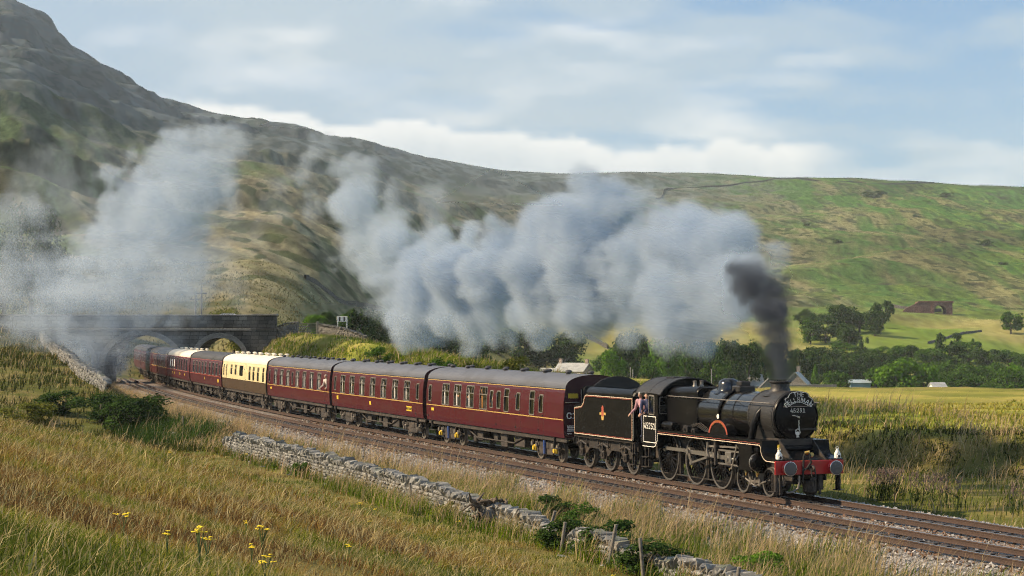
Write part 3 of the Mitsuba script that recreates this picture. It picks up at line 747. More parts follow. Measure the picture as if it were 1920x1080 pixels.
for sgn in (-1, 1):
    pz, pxo = .915 + PIN[1], PIN[0]
    for a, b in ((0, 1), (1, 2)):
        ep('coupling_rod', rod(AX[a] + pxo, pz, AX[b] + pxo, pz, sgn * .93, .125, .06, .13, .13), 'steel')
    ep('connecting_rod', rod(-3.92, 1.16, AX[1] + pxo, pz, sgn * 1.03, .145, .07, .11, .16), 'steel')
    ep('return_crank', rod(AX[1] + pxo, pz, AX[1] + .25, .915 - .08, sgn * 1.13, .10, .05, .11, .08), 'steel')
    ep('eccentric_rod', rod(AX[1] + .25, .915 - .08, -5.6, 1.12, sgn * 1.15, .075, .05, .08, .06), 'steel')
    ep('expansion_link', cat_mesh([tube([(-5.6, sgn * 1.1, 1.08), (-5.68, sgn * 1.1, 1.35), (-5.62, sgn * 1.1, 1.68)], .05, 8)]), 'dull_steel')
    ep('radius_rod', rod(-5.62, 1.52, -3.15, 1.60, sgn * 1.06, .07, .04, .06, .05), 'dull_steel')
    ep('combination_lever', rod(-3.2, 1.68, -3.6, .86, sgn * 1.14, .06, .04, .05, .05), 'dull_steel')
    ep('valve_rod', cyl((-2.8, sgn * 1.02, 1.60), (-3.3, sgn * 1.02, 1.60), .03, 10), 'bright_steel')
    ep('sand_pipe', cat_mesh([tube([(x + .9, sgn * .72, 1.6), (x + 1.0, sgn * .74, .9), (x + .92, sgn * .76, .25)], .02, 6) for x in AX[:2]]), 'frame_black')
    ep('brake_hanger', cat_mesh([bbox(x + .98, x + 1.05, sgn * .70, sgn * .82, .30, 1.3, .01) for x in AX[1:]] + [bbox(AX[2] - .5, AX[0] + .5, sgn * .80 - .02, sgn * .80 + .02, .24, .29, .01)]), 'frame_black')
    ep('bogie_frame', cat_mesh([bbox(-3.9, -.8, sgn * .52, sgn * .58, .40, .72, .02), bbox(-2.75, -1.95, sgn * .86 - .03, sgn * .86 + .03, .40, .50, .02), bbox(-1.45, -1.25, sgn * .58 - .05, sgn * .58 + .05, .34, .66, .02), bbox(-3.43, -3.23, sgn * .58 - .05, sgn * .58 + .05, .34, .66, .02)] + [tube([(-3.33 + .2, sgn * .84, .52), (-2.34, sgn * .86, .30), (-1.35 - .2, sgn * .84, .52)], .03, 6)] + [cyl((x, sgn * .86, .32), (x, sgn * .86, .60), .05, 10) for x in (-2.0, -2.34, -2.68)]), 'dull_steel')
ep('bogie_stretcher', cat_mesh([bbox(-2.7, -2.0, -.5, .5, .45, .8, .03), bbox(-.9, -.75, -.55, .55, .45, .6, .02)]), 'frame_black')
# buffer beam, buffers, coupling, hoses, steps
BB = ep('buffer_beam', bbox(-.06, 0, -1.30, 1.30, .84, 1.315, .012), 'beam_red')
ep('beam_rivet', cat_mesh([trimesh.Trimesh(trimesh.creation.icosphere(1, .016).vertices + [0.002, y, z], trimesh.creation.icosphere(1, .016).faces, process=False) for y in np.linspace(-1.22, 1.22, 17) for z in (.89, 1.265)]), 'beam_red', parent=BB, kind='stuff')
for sgn in (-1, 1):
    B = ep('buffer', cat_mesh([lathe([(.0, -.002), (.20, 0), (.20, .03), (.155, .05), (.13, .12), (.125, .20), (0, .20)], (0, sgn * .87, 1.06), 'x', 28)]), 'beam_red')
    ep('buffer_head', lathe([(.0, .20), (.06, .20), (.07, .20), (.075, .20), (.16, .235), (.235, .25), (.24, .27), (.232, .285), (.15, .30), (0, .306)], (0, sgn * .87, 1.06), 'x', 36), 'buffer_steel', parent=B)
    ep('buffer_rim', lathe([(.236, .248), (.245, .255), (.245, .278), (.228, .288)], (0, sgn * .87, 1.06), 'x', 36), 'bright_steel', parent=B)
    ep('front_step', cat_mesh([bbox(-.35, -.30, sgn * 1.16, sgn * 1.24, .28, .86), bbox(-.12, -.07, sgn * 1.16, sgn * 1.24, .28, .86), bbox(-.42, -.02, sgn * 1.1, sgn * 1.36, .26, .285, .005), bbox(-.38, -.05, sgn * 1.18, sgn * 1.21, .28, .86)]), 'frame_black')
    ep('lamp_iron', bbox(-.10, -.085, sgn * 1.14 - .025, sgn * 1.14 + .025, 1.32, 1.50, .004), 'frame_black')
ep('guard_iron', cat_mesh([bbox(-.70, -.64, sgn * .75 - .05, sgn * .75 + .05, .10, .85, .01) for sgn in (-1, 1)]), 'frame_black')
ep('coupling_hook', cat_mesh([bbox(0, .10, -.07, .07, .98, 1.16, .02), tube([(.08, 0, 1.10), (.25, 0, 1.12), (.32, 0, 1.06), (.29, 0, .98), (.20, 0, .98)], .042, 10), tube([(.24, -.07, 1.05), (.27, -.075, .78), (.25, 0, .70), (.27, .075, .78), (.24, .07, 1.05)], .024, 8), cyl((.26, -.11, .70), (.26, .11, .70), .035, 10), tube([(.25, -.06, .70), (.22, -.065, .46), (.22, 0, .40), (.22, .065, .46), (.25, .06, .70)], .024, 8)]), 'frame_black')
ep('vacuum_pipe', cat_mesh([tube([(.04, -.28, .60), (.06, -.28, 1.0), (.07, -.26, 1.45), (.10, -.22, 1.60), (.17, -.16, 1.62)], .035, 10), tube([(.17, -.16, 1.62), (.21, -.1, 1.5), (.20, -.06, 1.25), (.14, -.18, 1.05), (.08, -.28, 1.0)], .038, 10)]), 'rubber')
ep('vacuum_pipe_cap', cat_mesh([cyl((.12, -.24, 1.58), (.22, -.12, 1.62), .05, 12), cyl((.02, .05, 1.48), (.12, .02, 1.52), .075, 14), cyl((.0, -.1, 1.55), (.1, -.14, 1.6), .055, 12)]), 'brass')
ep('steam_hose', cat_mesh([tube([(.02, -.42, .80), (.04, -.42, .60), (.03, -.46, .38), (-.05, -.62, .26), (-.15, -.80, .22)], .036, 10), cyl((.02, -.42, .74), (.02, -.42, .66), .05, 10)]), 'dull_steel')
ep('air_pump', cat_mesh([lathe([(0, .18), (.22, .20), (.25, .24), (.25, .60), (.22, .64), (0, .64)], (-.35, .20, 0), 'z', 20), lathe([(0, .3), (.12, .3), (.12, .82), (0, .82)], (-.2, .5, 0), 'z', 14)]), 'frame_black')
# cab
cab_out = rounded([(-9.66, 1.88), (-9.66, 3.28), (-10.2, 3.30), (-11.12, 3.30), (-11.12, 2.55), (-11.12, 1.22), (-10.0, 1.22), (-9.72, 1.45)], .03)
win_f = rounded([(-9.98, 2.50), (-9.98, 3.20), (-10.44, 3.20), (-10.44, 2.50)], .04)
win_r = rounded([(-10.52, 2.50), (-10.52, 3.20), (-11.04, 3.20), (-11.04, 2.50)], .06)
CAB = None
for sgn in (-1, 1):
    y0 = sgn * 1.28
    cs = ep('cab_side', prism(cab_out.difference(win_f).difference(win_r), min(y0, y0 - sgn * .03), max(y0, y0 - sgn * .03), 'xz'), 'loco_black')
    fr = ep('cab_window_frame', prism(win_f.buffer(.035).difference(win_f.buffer(-.012)), min(y0, y0 + sgn * .014), max(y0, y0 + sgn * .014), 'xz'), 'dull_steel', parent=cs)
    ep('cab_window', prism(win_f.buffer(.01), min(y0 - sgn * .014, y0 - sgn * .018), max(y0 - sgn * .014, y0 - sgn * .018), 'xz').slice_plane((0, y0 - sgn * .016, 0), (0, sgn, 0)), 'window_glass', False, parent=cs)
    pan = rounded([(-9.80, 1.40), (-9.80, 2.42), (-11.02, 2.42), (-11.02, 1.40)], .07)
    ep('cab_lining', prism(pan.difference(pan.buffer(-.03)), y0, y0 + sgn * .004, 'xz'), 'white_paint', False, parent=cs)
    ep('cab_lining', line_strip([(-9.64, 1.80), (-9.70, 1.50), (-9.86, 1.30), (-10.05, 1.25), (-11.1, 1.25)], .026, -1.28) if sgn < 0 else prism(Polygon([(-9.9, 1.24), (-11.1, 1.24), (-11.1, 1.27), (-9.9, 1.27)]), 1.28, 1.284, 'xz'), 'white_paint', False, parent=cs)
    ep('cab_number', place_text('45231', .24, (-10.41, y0, 2.04), (-sgn, 0, 0), (0, 0, 1), .006, False), 'cream_line' if False else 'white_paint', False, parent=cs, label='cab side number 45231 in cream figures')
    ep('cab_handrail', tube([(-11.17, sgn * 1.25, 1.35), (-11.17, sgn * 1.25, 2.45)], .016, 6), 'bright_steel', parent=cs)
    ep('cab_step', cat_mesh([bbox(-10.95, -10.90, sgn * 1.15, sgn * 1.22, .45, 1.25), bbox(-10.62, -10.57, sgn * 1.15, sgn * 1.22, .45, 1.25), bbox(-11.0, -10.5, sgn * 1.08, sgn * 1.36, .44, .47, .005), bbox(-11.0, -10.5, sgn * 1.08, sgn * 1.36, .82, .85, .005)]), 'frame_black')
arc_o = [(1.34 * math.sin(a), 3.27 + .62 * (math.cos(a) - math.cos(1.25)) / (1 - math.cos(1.25))) for a in np.linspace(-1.25, 1.25, 25)]
arc_i = [(y * .985, z - .035) for y, z in arc_o]
ep('cab_roof', cat_mesh([prism(Polygon(arc_o + arc_i[::-1]), -9.42, -11.75, 'yz'), bbox(-10.9, -10.2, -.35, .35, 3.86, 3.915, .02)] + [prism(Polygon([(y * 1.004, z + .012) for y, z in arc_o] + arc_o[::-1]), x, x - .05, 'yz') for x in (-9.45, -10.5, -11.7)]), 'smokebox_black', 30)
spec = Polygon([(-1.27, 1.22), (1.27, 1.22), (1.27, 3.27)] + [(y, z) for y, z in arc_o[::-1]] + [(-1.27, 3.27)]).buffer(0)
for y in (-.98, .98): spec = spec.difference(rounded([(y - .2, 2.55), (y + .2, 2.55), (y + .2, 3.15), (y - .2, 3.15)], .05))
SPEC = ep('spectacle_plate', prism(spec, -9.66, -9.70, 'yz'), 'loco_black')
for y in (-.98, .98): ep('spectacle_frame', prism(rounded([(y - .23, 2.52), (y + .23, 2.52), (y + .23, 3.18), (y - .23, 3.18)], .06).difference(rounded([(y - .2, 2.55), (y + .2, 2.55), (y + .2, 3.15), (y - .2, 3.15)], .05)), -9.645, -9.66, 'yz'), 'dull_steel', parent=SPEC)
ep('cab_floor', bbox(-11.2, -9.7, -1.24, 1.24, 1.45, 1.55), 'frame_black')
ep('backhead', cat_mesh([bbox(-10.05, -9.7, -.75, .75, 1.55, 3.3, .08), lathe([(0, -10.1), (.22, -10.1), (.24, -10.05)], (0, 0, 2.1), 'x', 16), cyl((-10.12, -.5, 2.9), (-10.12, .5, 2.9), .03)]), 'frame_black')
ep('driver_seat', cat_mesh([bbox(-10.85, -10.5, -1.2, -.85, 2.0, 2.08, .02), bbox(-10.7, -10.62, -1.06, -1.0, 1.55, 2.0)]), 'seat_cloth')
# lamps and the headboard are hung on the engine: things of their own
lamp_body = cat_mesh([bbox(-.09, .09, -.09, .09, 0, .22, .02), lathe([(.09, .22), (.075, .26), (.06, .29), (.045, .30), (.05, .33), (.035, .36), (0, .365)], (0, 0, 0), 'z', 16), cyl((.08, 0, .10), (.115, 0, .10), .058, 18)])
handle = tube([(0, -.05, .33), (0, -.055, .40), (0, 0, .43), (0, .055, .40), (0, .05, .33)], .008, 6)
lens = lathe([(.05, .115), (.035, .127), (0, .132)], (0, 0, .10), 'x', 16)
P_l, P_h, P_g = mikit.ply(lamp_body, 'white_paint', smooth=30), mikit.ply(handle, 'white_paint', smooth=30), mikit.ply(lens, 'rubber', smooth=True)
for y, lab in ((-1.10, 'white oil headlamp on the buffer beam at the camera side of the engine'), (1.13, 'white oil headlamp on the far end of the red buffer beam')):
    k = thing('headlamp', lab, 'lamp', 'headlamps on the buffer beam')
    L = ME.translate([-.12, y, 1.325])
    for n, p in (('lamp_body', P_l), ('lamp_handle', P_h), ('lens', P_g)): put(n, p, k, L)
flag = thing('track_flag', 'rolled yellow and red flag standing behind the near headlamp', 'flag')
put('staff', mikit.ply(cyl((-.28, -1.02, 1.33), (-.28, -1.02, 1.52), .035, 10), 'beam_red', smooth=30), flag, ME)
put('cloth', mikit.ply(cyl((-.28, -1.02, 1.52), (-.28, -1.02, 1.84), .045, 10), 'yellow_paint', smooth=30), flag, ME)
hb = thing('headboard', 'curved black headboard reading THE FELLSMAN above the smokebox door', 'sign')
R0, R1, cz = .60, .98, BZ - .10
hpoly = Polygon([(R0 * math.sin(a), cz + R0 * math.cos(a)) for a in np.linspace(-.62, .62, 17)] + [(.42, cz + .80), (.36, cz + .92)] + [(R1 * math.sin(a), cz + R1 * math.cos(a)) for a in np.linspace(.33, -.33, 11)] + [(-.36, cz + .92), (-.42, cz + .80)]).buffer(0)
hpoly = Polygon([(R0 * math.sin(a), cz + R0 * math.cos(a)) for a in np.linspace(-.70, .70, 17)] + [(.54, cz + .72), (.40, cz + .80), (.36, cz + .90)] + [(R1 * math.sin(a), cz + R1 * math.cos(a)) for a in np.linspace(.34, -.34, 11)] + [(-.36, cz + .90), (-.40, cz + .80), (-.54, cz + .72)]).buffer(0)
put('board', mikit.ply(prism(hpoly.buffer(.015), -.80, -.77, 'yz'), 'loco_black', smooth=30), hb, ME)
put('board_edge', mikit.ply(prism(hpoly.difference(hpoly.buffer(-.016)), -.77, -.762, 'yz'), 'white_paint'), hb, ME)
put('lettering', mikit.ply(cat_mesh([arc_text('FELLSMAN', .15, .635, (-.77, 0, cz), (0, 1, 0), (0, 0, 1), 1.0, .008, False), arc_text('THE', .15, .815, (-.77, 0, cz), (0, 1, 0), (0, 0, 1), 1.0, .008, False)]), 'white_paint'), hb, ME)

# ---------------------------------------------------------------- the tender
TENDER = thing('tender', 'black lined tender full of coal coupled behind the engine cab', 'tender')


def tp(name, m, b, smooth=30, parent=None, **t): return put(name, mikit.ply(m, b, smooth=smooth), parent or TENDER, ME, **t)


side = Polygon([(-11.95, 1.32), (-11.95, 3.12), (-16.75, 3.12)] + [(-16.75 - .38 * math.sin(a), 2.74 + .38 * math.cos(a)) for a in np.linspace(.3, 1.45, 6)] + [(-17.35, 2.62), (-18.15, 2.56), (-18.15, 1.32)]).buffer(-.03).buffer(.03)
lining = side.buffer(-.075)
TS = None
for sgn in (-1, 1):
    y0 = sgn * 1.30
    TS = tp('tank_side', prism(side, min(y0, y0 - sgn * .05), max(y0, y0 - sgn * .05), 'xz'), 'loco_black', 40)
    tp('tank_lining', prism(lining.difference(lining.buffer(-.026)), y0, y0 + sgn * .004, 'xz'), 'cream_line', False, parent=TS)
    tp('tank_lining', prism(lining.buffer(-.05).difference(lining.buffer(-.062)), y0, y0 + sgn * .004, 'xz'), 'crimson_plate', False, parent=TS)
    cx, cz_ = -15.02, 2.32
    CR = tp('crest', cat_mesh([prism(Polygon([(cx + .13 * math.cos(a), cz_ + .02 + .16 * math.sin(a)) for a in np.linspace(0, 2 * np.pi, 25)[:-1]]), y0, y0 + sgn * .005, 'xz'), prism(Polygon([(cx - .33, cz_ - .04), (cx + .33, cz_ - .04), (cx + .33, cz_ + .06), (cx - .33, cz_ + .06)]), y0, y0 + sgn * .003, 'xz'), prism(Polygon([(cx - .08, cz_ - .22), (cx + .08, cz_ - .22), (cx + .11, cz_ - .1), (cx - .11, cz_ - .1)]).buffer(.03), y0, y0 + sgn * .006, 'xz')]), 'gold_line', False, parent=TS, label='gold and red railway crest on the tender side')
    tp('crest_lion', cat_mesh([prism(Polygon([(cx - .09, cz_ + .12), (cx + .10, cz_ + .12), (cx + .10, cz_ + .22), (cx + .05, cz_ + .31), (cx - .03, cz_ + .34), (cx - .10, cz_ + .25)]).buffer(.01), y0, y0 + sgn * .008, 'xz'), prism(Polygon([(cx + .115 * math.cos(a), cz_ + .01 + .12 * math.sin(a)) for a in np.linspace(0, 2 * np.pi, 17)[:-1]]), y0, y0 + sgn * .007, 'xz')]), 'crimson_plate', False, parent=TS)
    fl = Polygon([(sgn * 1.30, 3.10), (sgn * 1.305, 3.18), (sgn * 1.24, 3.30), (sgn * 1.12, 3.38), (sgn * 1.10, 3.355), (sgn * 1.21, 3.27), (sgn * 1.265, 3.17), (sgn * 1.265, 3.10)])
    tp('coal_rail', prism(fl, -12.05, -16.7, 'yz'), 'loco_black', 50, parent=TS)
tp('tank', cat_mesh([bbox(-18.13, -12.0, -1.25, 1.25, 1.34, 2.52, .04), bbox(-18.2, -16.9, -1.22, 1.22, 2.45, 2.60, .05), cyl((-17.5, 0, 2.6), (-17.5, 0, 2.78), .28, 18)]), 'loco_black')
arch = [(1.22 * math.sin(a), 3.0 + .80 * math.cos(a)) for a in np.linspace(-1.45, 1.45, 21)]
tp('coal_plate', prism(Polygon(arch + [(1.2, 2.5), (-1.2, 2.5)]), -16.50, -16.56, 'yz'), 'smokebox_black')
tp('front_plate', prism(Polygon([(-1.26, 1.4), (1.26, 1.4), (1.26, 3.1), (.5, 3.1), (.5, 2.6), (-.5, 2.6), (-.5, 3.1), (-1.26, 3.1)]), -12.0, -12.05, 'yz'), 'loco_black')
crng = np.random.default_rng(5)
lump = [trimesh.Trimesh(*hull_arrays(crng.normal(size=(10, 3)) * .09), process=False).apply_translation((crng.uniform(-16.4, -12.2), crng.uniform(-1.0, 1.0), 0)) for _ in range(420)]
for m in lump: m.vertices[:, 2] += 2.75 + .45 * math.exp(-(m.vertices[:, 1].mean() / .8) ** 2) * (0.6 + .4 * math.sin(m.vertices[:, 0].mean() * 2)) + crng.uniform(-.15, .05)
put('coal_heap', mikit.ply(cat_mesh(lump + [bbox(-16.45, -12.1, -1.15, 1.15, 2.5, 2.75)]), 'coal'), None, ME, kind='stuff', label='heap of coal in the tender')
TAX = (-13.0, -15.29, -17.57)
for sgn in (-1, 1):
    tp('tender_frame', cat_mesh([prism(Polygon([(-11.9, 1.30), (-18.2, 1.30), (-18.2, .95), (-17.95, .62), (-17.2, .62), (-16.9, .86), (-15.95, .86), (-15.65, .62), (-14.9, .62), (-14.6, .86), (-13.7, .86), (-13.4, .62), (-12.6, .62), (-12.3, .95), (-11.9, .95)]), min(sgn * 1.08, sgn * 1.04), max(sgn * 1.08, sgn * 1.04), 'xz'), bbox(-18.2, -11.9, min(sgn * 1.02, sgn * 1.27), max(sgn * 1.02, sgn * 1.27), 1.27, 1.33, .01)]), 'frame_black')
    for x in TAX:
        ab = tp('axle_box', cat_mesh([bbox(x - .16, x + .16, min(sgn * 1.08, sgn * 1.22), max(sgn * 1.08, sgn * 1.22), .48, .82, .03), cyl((x, sgn * 1.22, .66), (x, sgn * 1.25, .66), .09, 14)]), 'frame_black')
        tp('leaf_spring', cat_mesh([tube([(x - .52, sgn * 1.16, .98), (x, sgn * 1.16, 1.10), (x + .52, sgn * 1.16, .98)], .05, 6), bbox(x - .05, x + .05, min(sgn * 1.1, sgn * 1.22), max(sgn * 1.1, sgn * 1.22), .82, 1.14), cyl((x - .52, sgn * 1.16, .92), (x - .52, sgn * 1.16, 1.26), .03, 8), cyl((x + .52, sgn * 1.16, .92), (x + .52, sgn * 1.16, 1.26), .03, 8)]), 'frame_black', parent=ab)
        wheel_at(TENDER, 'tender_wheel', ME, P_tw, P_tt, x, .648, sgn)
    tp('tender_step', cat_mesh([bbox(-12.15, -12.1, sgn * 1.15, sgn * 1.22, .45, 1.3), bbox(-11.95, -11.9, sgn * 1.15, sgn * 1.22, .45, 1.3), bbox(-12.25, -11.85, sgn * 1.05, sgn * 1.34, .44, .47, .005), bbox(-12.25, -11.85, sgn * 1.05, sgn * 1.34, .85, .88, .005)]), 'frame_black')
    tp('tender_handrail', tube([(-11.9, sgn * 1.3, 1.4), (-11.9, sgn * 1.3, 2.6)], .016, 6), 'bright_steel')
tp('brake_rigging', cat_mesh([bbox(-18, -12.4, -.7, .7, .5, .62), cyl((-16.4, 0, .75), (-14.2, 0, .75), .3, 14)]), 'frame_black')
# the crew
person('driver in blue overalls leaning out of the cab side window', ME, (1, -.25), standing(-10.76, -1.02, 1.55, (1, -.25), (.0, -.20), (.05, -.35, -.42), (.22, -.18, -.45)), 'overall_blue', 'overall_blue', 'hair_dark', True, 'engine crew')
person('fireman in a pink shirt standing between the cab and the tender', ME, (.6, -.8), standing(-11.45, -1.0, 1.55, (.5, -.85), (0, -.16), (.1, -.25, -.5), (-.1, -.25, -.5)), 'shirt_pink', 'overall_blue', 'hair_grey', False, 'engine crew')
# ---------------------------------------------------------------- the coaches. Local frame: origin at the body's front end (rail level), x forward, so the body runs from x = 0 to -LB
LB, PITCH, S1 = 19.66, 20.28, 19.2
CZ0, CZW0, CZW1, CZ1 = 1.13, 1.99, 3.02, 3.23


def half_w(z): return float(np.interp(z, [1.13, 1.35, 1.95, 2.6, 3.05, 3.23], [1.34, 1.375, 1.40, 1.385, 1.33, 1.285]))


def curve_side(m, sgn, off=0.0):
    """bend a flat side panel (built on y = 0, outward +) to the tumblehome"""
    v = m.vertices
    zs = np.array([1.13, 1.35, 1.95, 2.6, 3.05, 3.23]); ws = np.array([1.34, 1.375, 1.40, 1.385, 1.33, 1.285])
    m.vertices = np.stack([v[:, 0], sgn * (np.interp(v[:, 2], zs, ws) + off + v[:, 1]), v[:, 2]], 1)
    if sgn < 0: m.invert()
    return m


def panel(poly, t=0.03):
    """xz polygon as a plate of thickness t with its outer face on y = 0, cut into bands so that it bends"""
    from shapely.geometry import box as sbox
    out = []
    x0, z0, x1, z1 = poly.bounds
    for a, b in zip([0, 1.35, 1.95, 2.6, 3.05], [1.35, 1.95, 2.6, 3.05, 9]):
        g = poly.intersection(sbox(x0 - 1, a, x1 + 1, b))
        for q in getattr(g, 'geoms', [g]):
            if q.geom_type == 'Polygon' and q.area > 1e-5: out.append(prism(q, -t, 0, 'xz'))
    return cat_mesh(out)


def wrect(x, w, z0, z1, r=.05): return rounded([(x - w / 2, z0), (x + w / 2, z0), (x + w / 2, z1), (x - w / 2, z1)], r)


def roof_mesh(x0, x1, over=0.0):
    pr = [(half_w(3.23) + .012, 3.215), (half_w(3.23) + .015, 3.25)] + [(1.29 * math.cos(a), 3.25 + .56 * math.sin(a) ** .85) for a in np.linspace(.12, np.pi - .12, 23)] + [(-half_w(3.23) - .015, 3.25), (-half_w(3.23) - .012, 3.215)]
    pr = np.array(pr)
    v = np.vstack([np.column_stack([np.full(len(pr), x), pr]) for x in np.linspace(x0, x1, 12)])
    m = trimesh.Trimesh(v, grid_faces(12, len(pr)), process=False)
    return m, pr


def coach_frame(k):
    s0 = S1 + (k - 1) * PITCH
    a, b = np.array(track(s0 + 2.6)[:2]), np.array(track(s0 + LB - 2.6)[:2])
    d = (a - b) / np.linalg.norm(a - b)
    o = a + d * 2.6
    return T().translate([float(o[0]), float(o[1]), 0]).rotate([0, 0, 1], math.degrees(math.atan2(d[1], d[0])))


vent_dome = mikit.ply(lathe([(.10, 0), (.10, .05), (.14, .07), (.15, .10), (.11, .15), (.05, .17), (0, .17)], (0, 0, 0), 'z', 14), 'roof_dark', smooth=40)
vent_white = mikit.ply(lathe([(.10, 0), (.10, .10), (.17, .12), (.17, .16), (.11, .21), (0, .22)], (0, 0, 0), 'z', 12), 'roof_white', smooth=40)
cwb, cwt = spoked_wheel(.457, 1, .30, .1, False)
cwb = lathe([(0, -.06), (.14, -.06), (.16, -.03), (.36, -.02), (.40, -.05), (.40, .05), (0, .05)], (0, 0, 0), 'y', 28)
cwt = lathe([(.38, -.065), (.457, -.065), (.46, .03), (.485, .045), (.485, .065), (.38, .065), (.38, -.065)], (0, 0, 0), 'y', 32)
P_cw, P_ct = mikit.ply(cwb, 'underframe', smooth=30), mikit.ply(cwt, 'dull_steel', smooth=30)
bog = []
for sgn in (-1, 1):
    bog += [prism(Polygon([(-1.75, .62), (-1.75, .50), (-1.0, .50), (-.75, .28), (.75, .28), (1.0, .50), (1.75, .50), (1.75, .62), (1.05, .72), (.8, .86), (-.8, .86), (-1.05, .72)]), min(sgn * .98, sgn * 1.06), max(sgn * .98, sgn * 1.06), 'xz')]
    for x in (-1.295, 1.295):
        bog += [bbox(x - .34, x - .24, sgn * 1.05 - .06, sgn * 1.05 + .06, .35, .90, .02), bbox(x + .24, x + .34, sgn * 1.05 - .06, sgn * 1.05 + .06, .35, .90, .02), tube([(x - .45, sgn * 1.08, .62), (x - .3, sgn * 1.1, .86), (x, sgn * 1.1, .93), (x + .3, sgn * 1.1, .86), (x + .45, sgn * 1.08, .62)], .035, 6)]
bog += [bbox(-.35, .35, -1.1, 1.1, .52, .84, .03), bbox(-1.7, 1.7, -.2, .2, .5, .6)]
P_bog = mikit.ply(cat_mesh(bog), 'underframe', smooth=30)
axb = cat_mesh([bbox(-.13, .13, -.10, .06, -.12, .14, .03), cyl((0, -.08, 0), (0, -.16, 0), .10, 14)])
P_axb = {c: mikit.ply(axb, c, smooth=30) for c in ('yellow_paint', 'underframe', 'dull_steel')}
coil = cat_mesh([tube([(.07 * math.cos(a), .07 * math.sin(a), .15 + .2 * a / 25) for a in np.linspace(0, 25, 70)], .018, 5)])
P_coil = mikit.ply(coil, 'dull_steel', smooth=True)
P_damp = mikit.ply(cat_mesh([cyl((0, 0, .30), (0, 0, .62), .055, 12), cyl((0, 0, .62), (0, 0, .90), .075, 12)]), 'blue_paint', smooth=30)
P_cushion = mikit.ply(cat_mesh([bbox(-.25, .25, -.45, .45, .36, .48, .04), bbox(-.28, -.18, -.45, .45, .40, 1.15, .04)]), 'seat_cloth', smooth=30)
P_linen = mikit.ply(cat_mesh([bbox(-.30, -.135, -.44, -.02, .78, 1.20, .01), bbox(-.30, -.135, .02, .44, .78, 1.20, .01)]), 'linen')
P_table = mikit.ply(cat_mesh([bbox(-.32, .32, -.5, .45, .70, .74, .01), bbox(-.2, .2, -.5, -.46, .4, .7)]), 'linen')
_pane_cache = {}


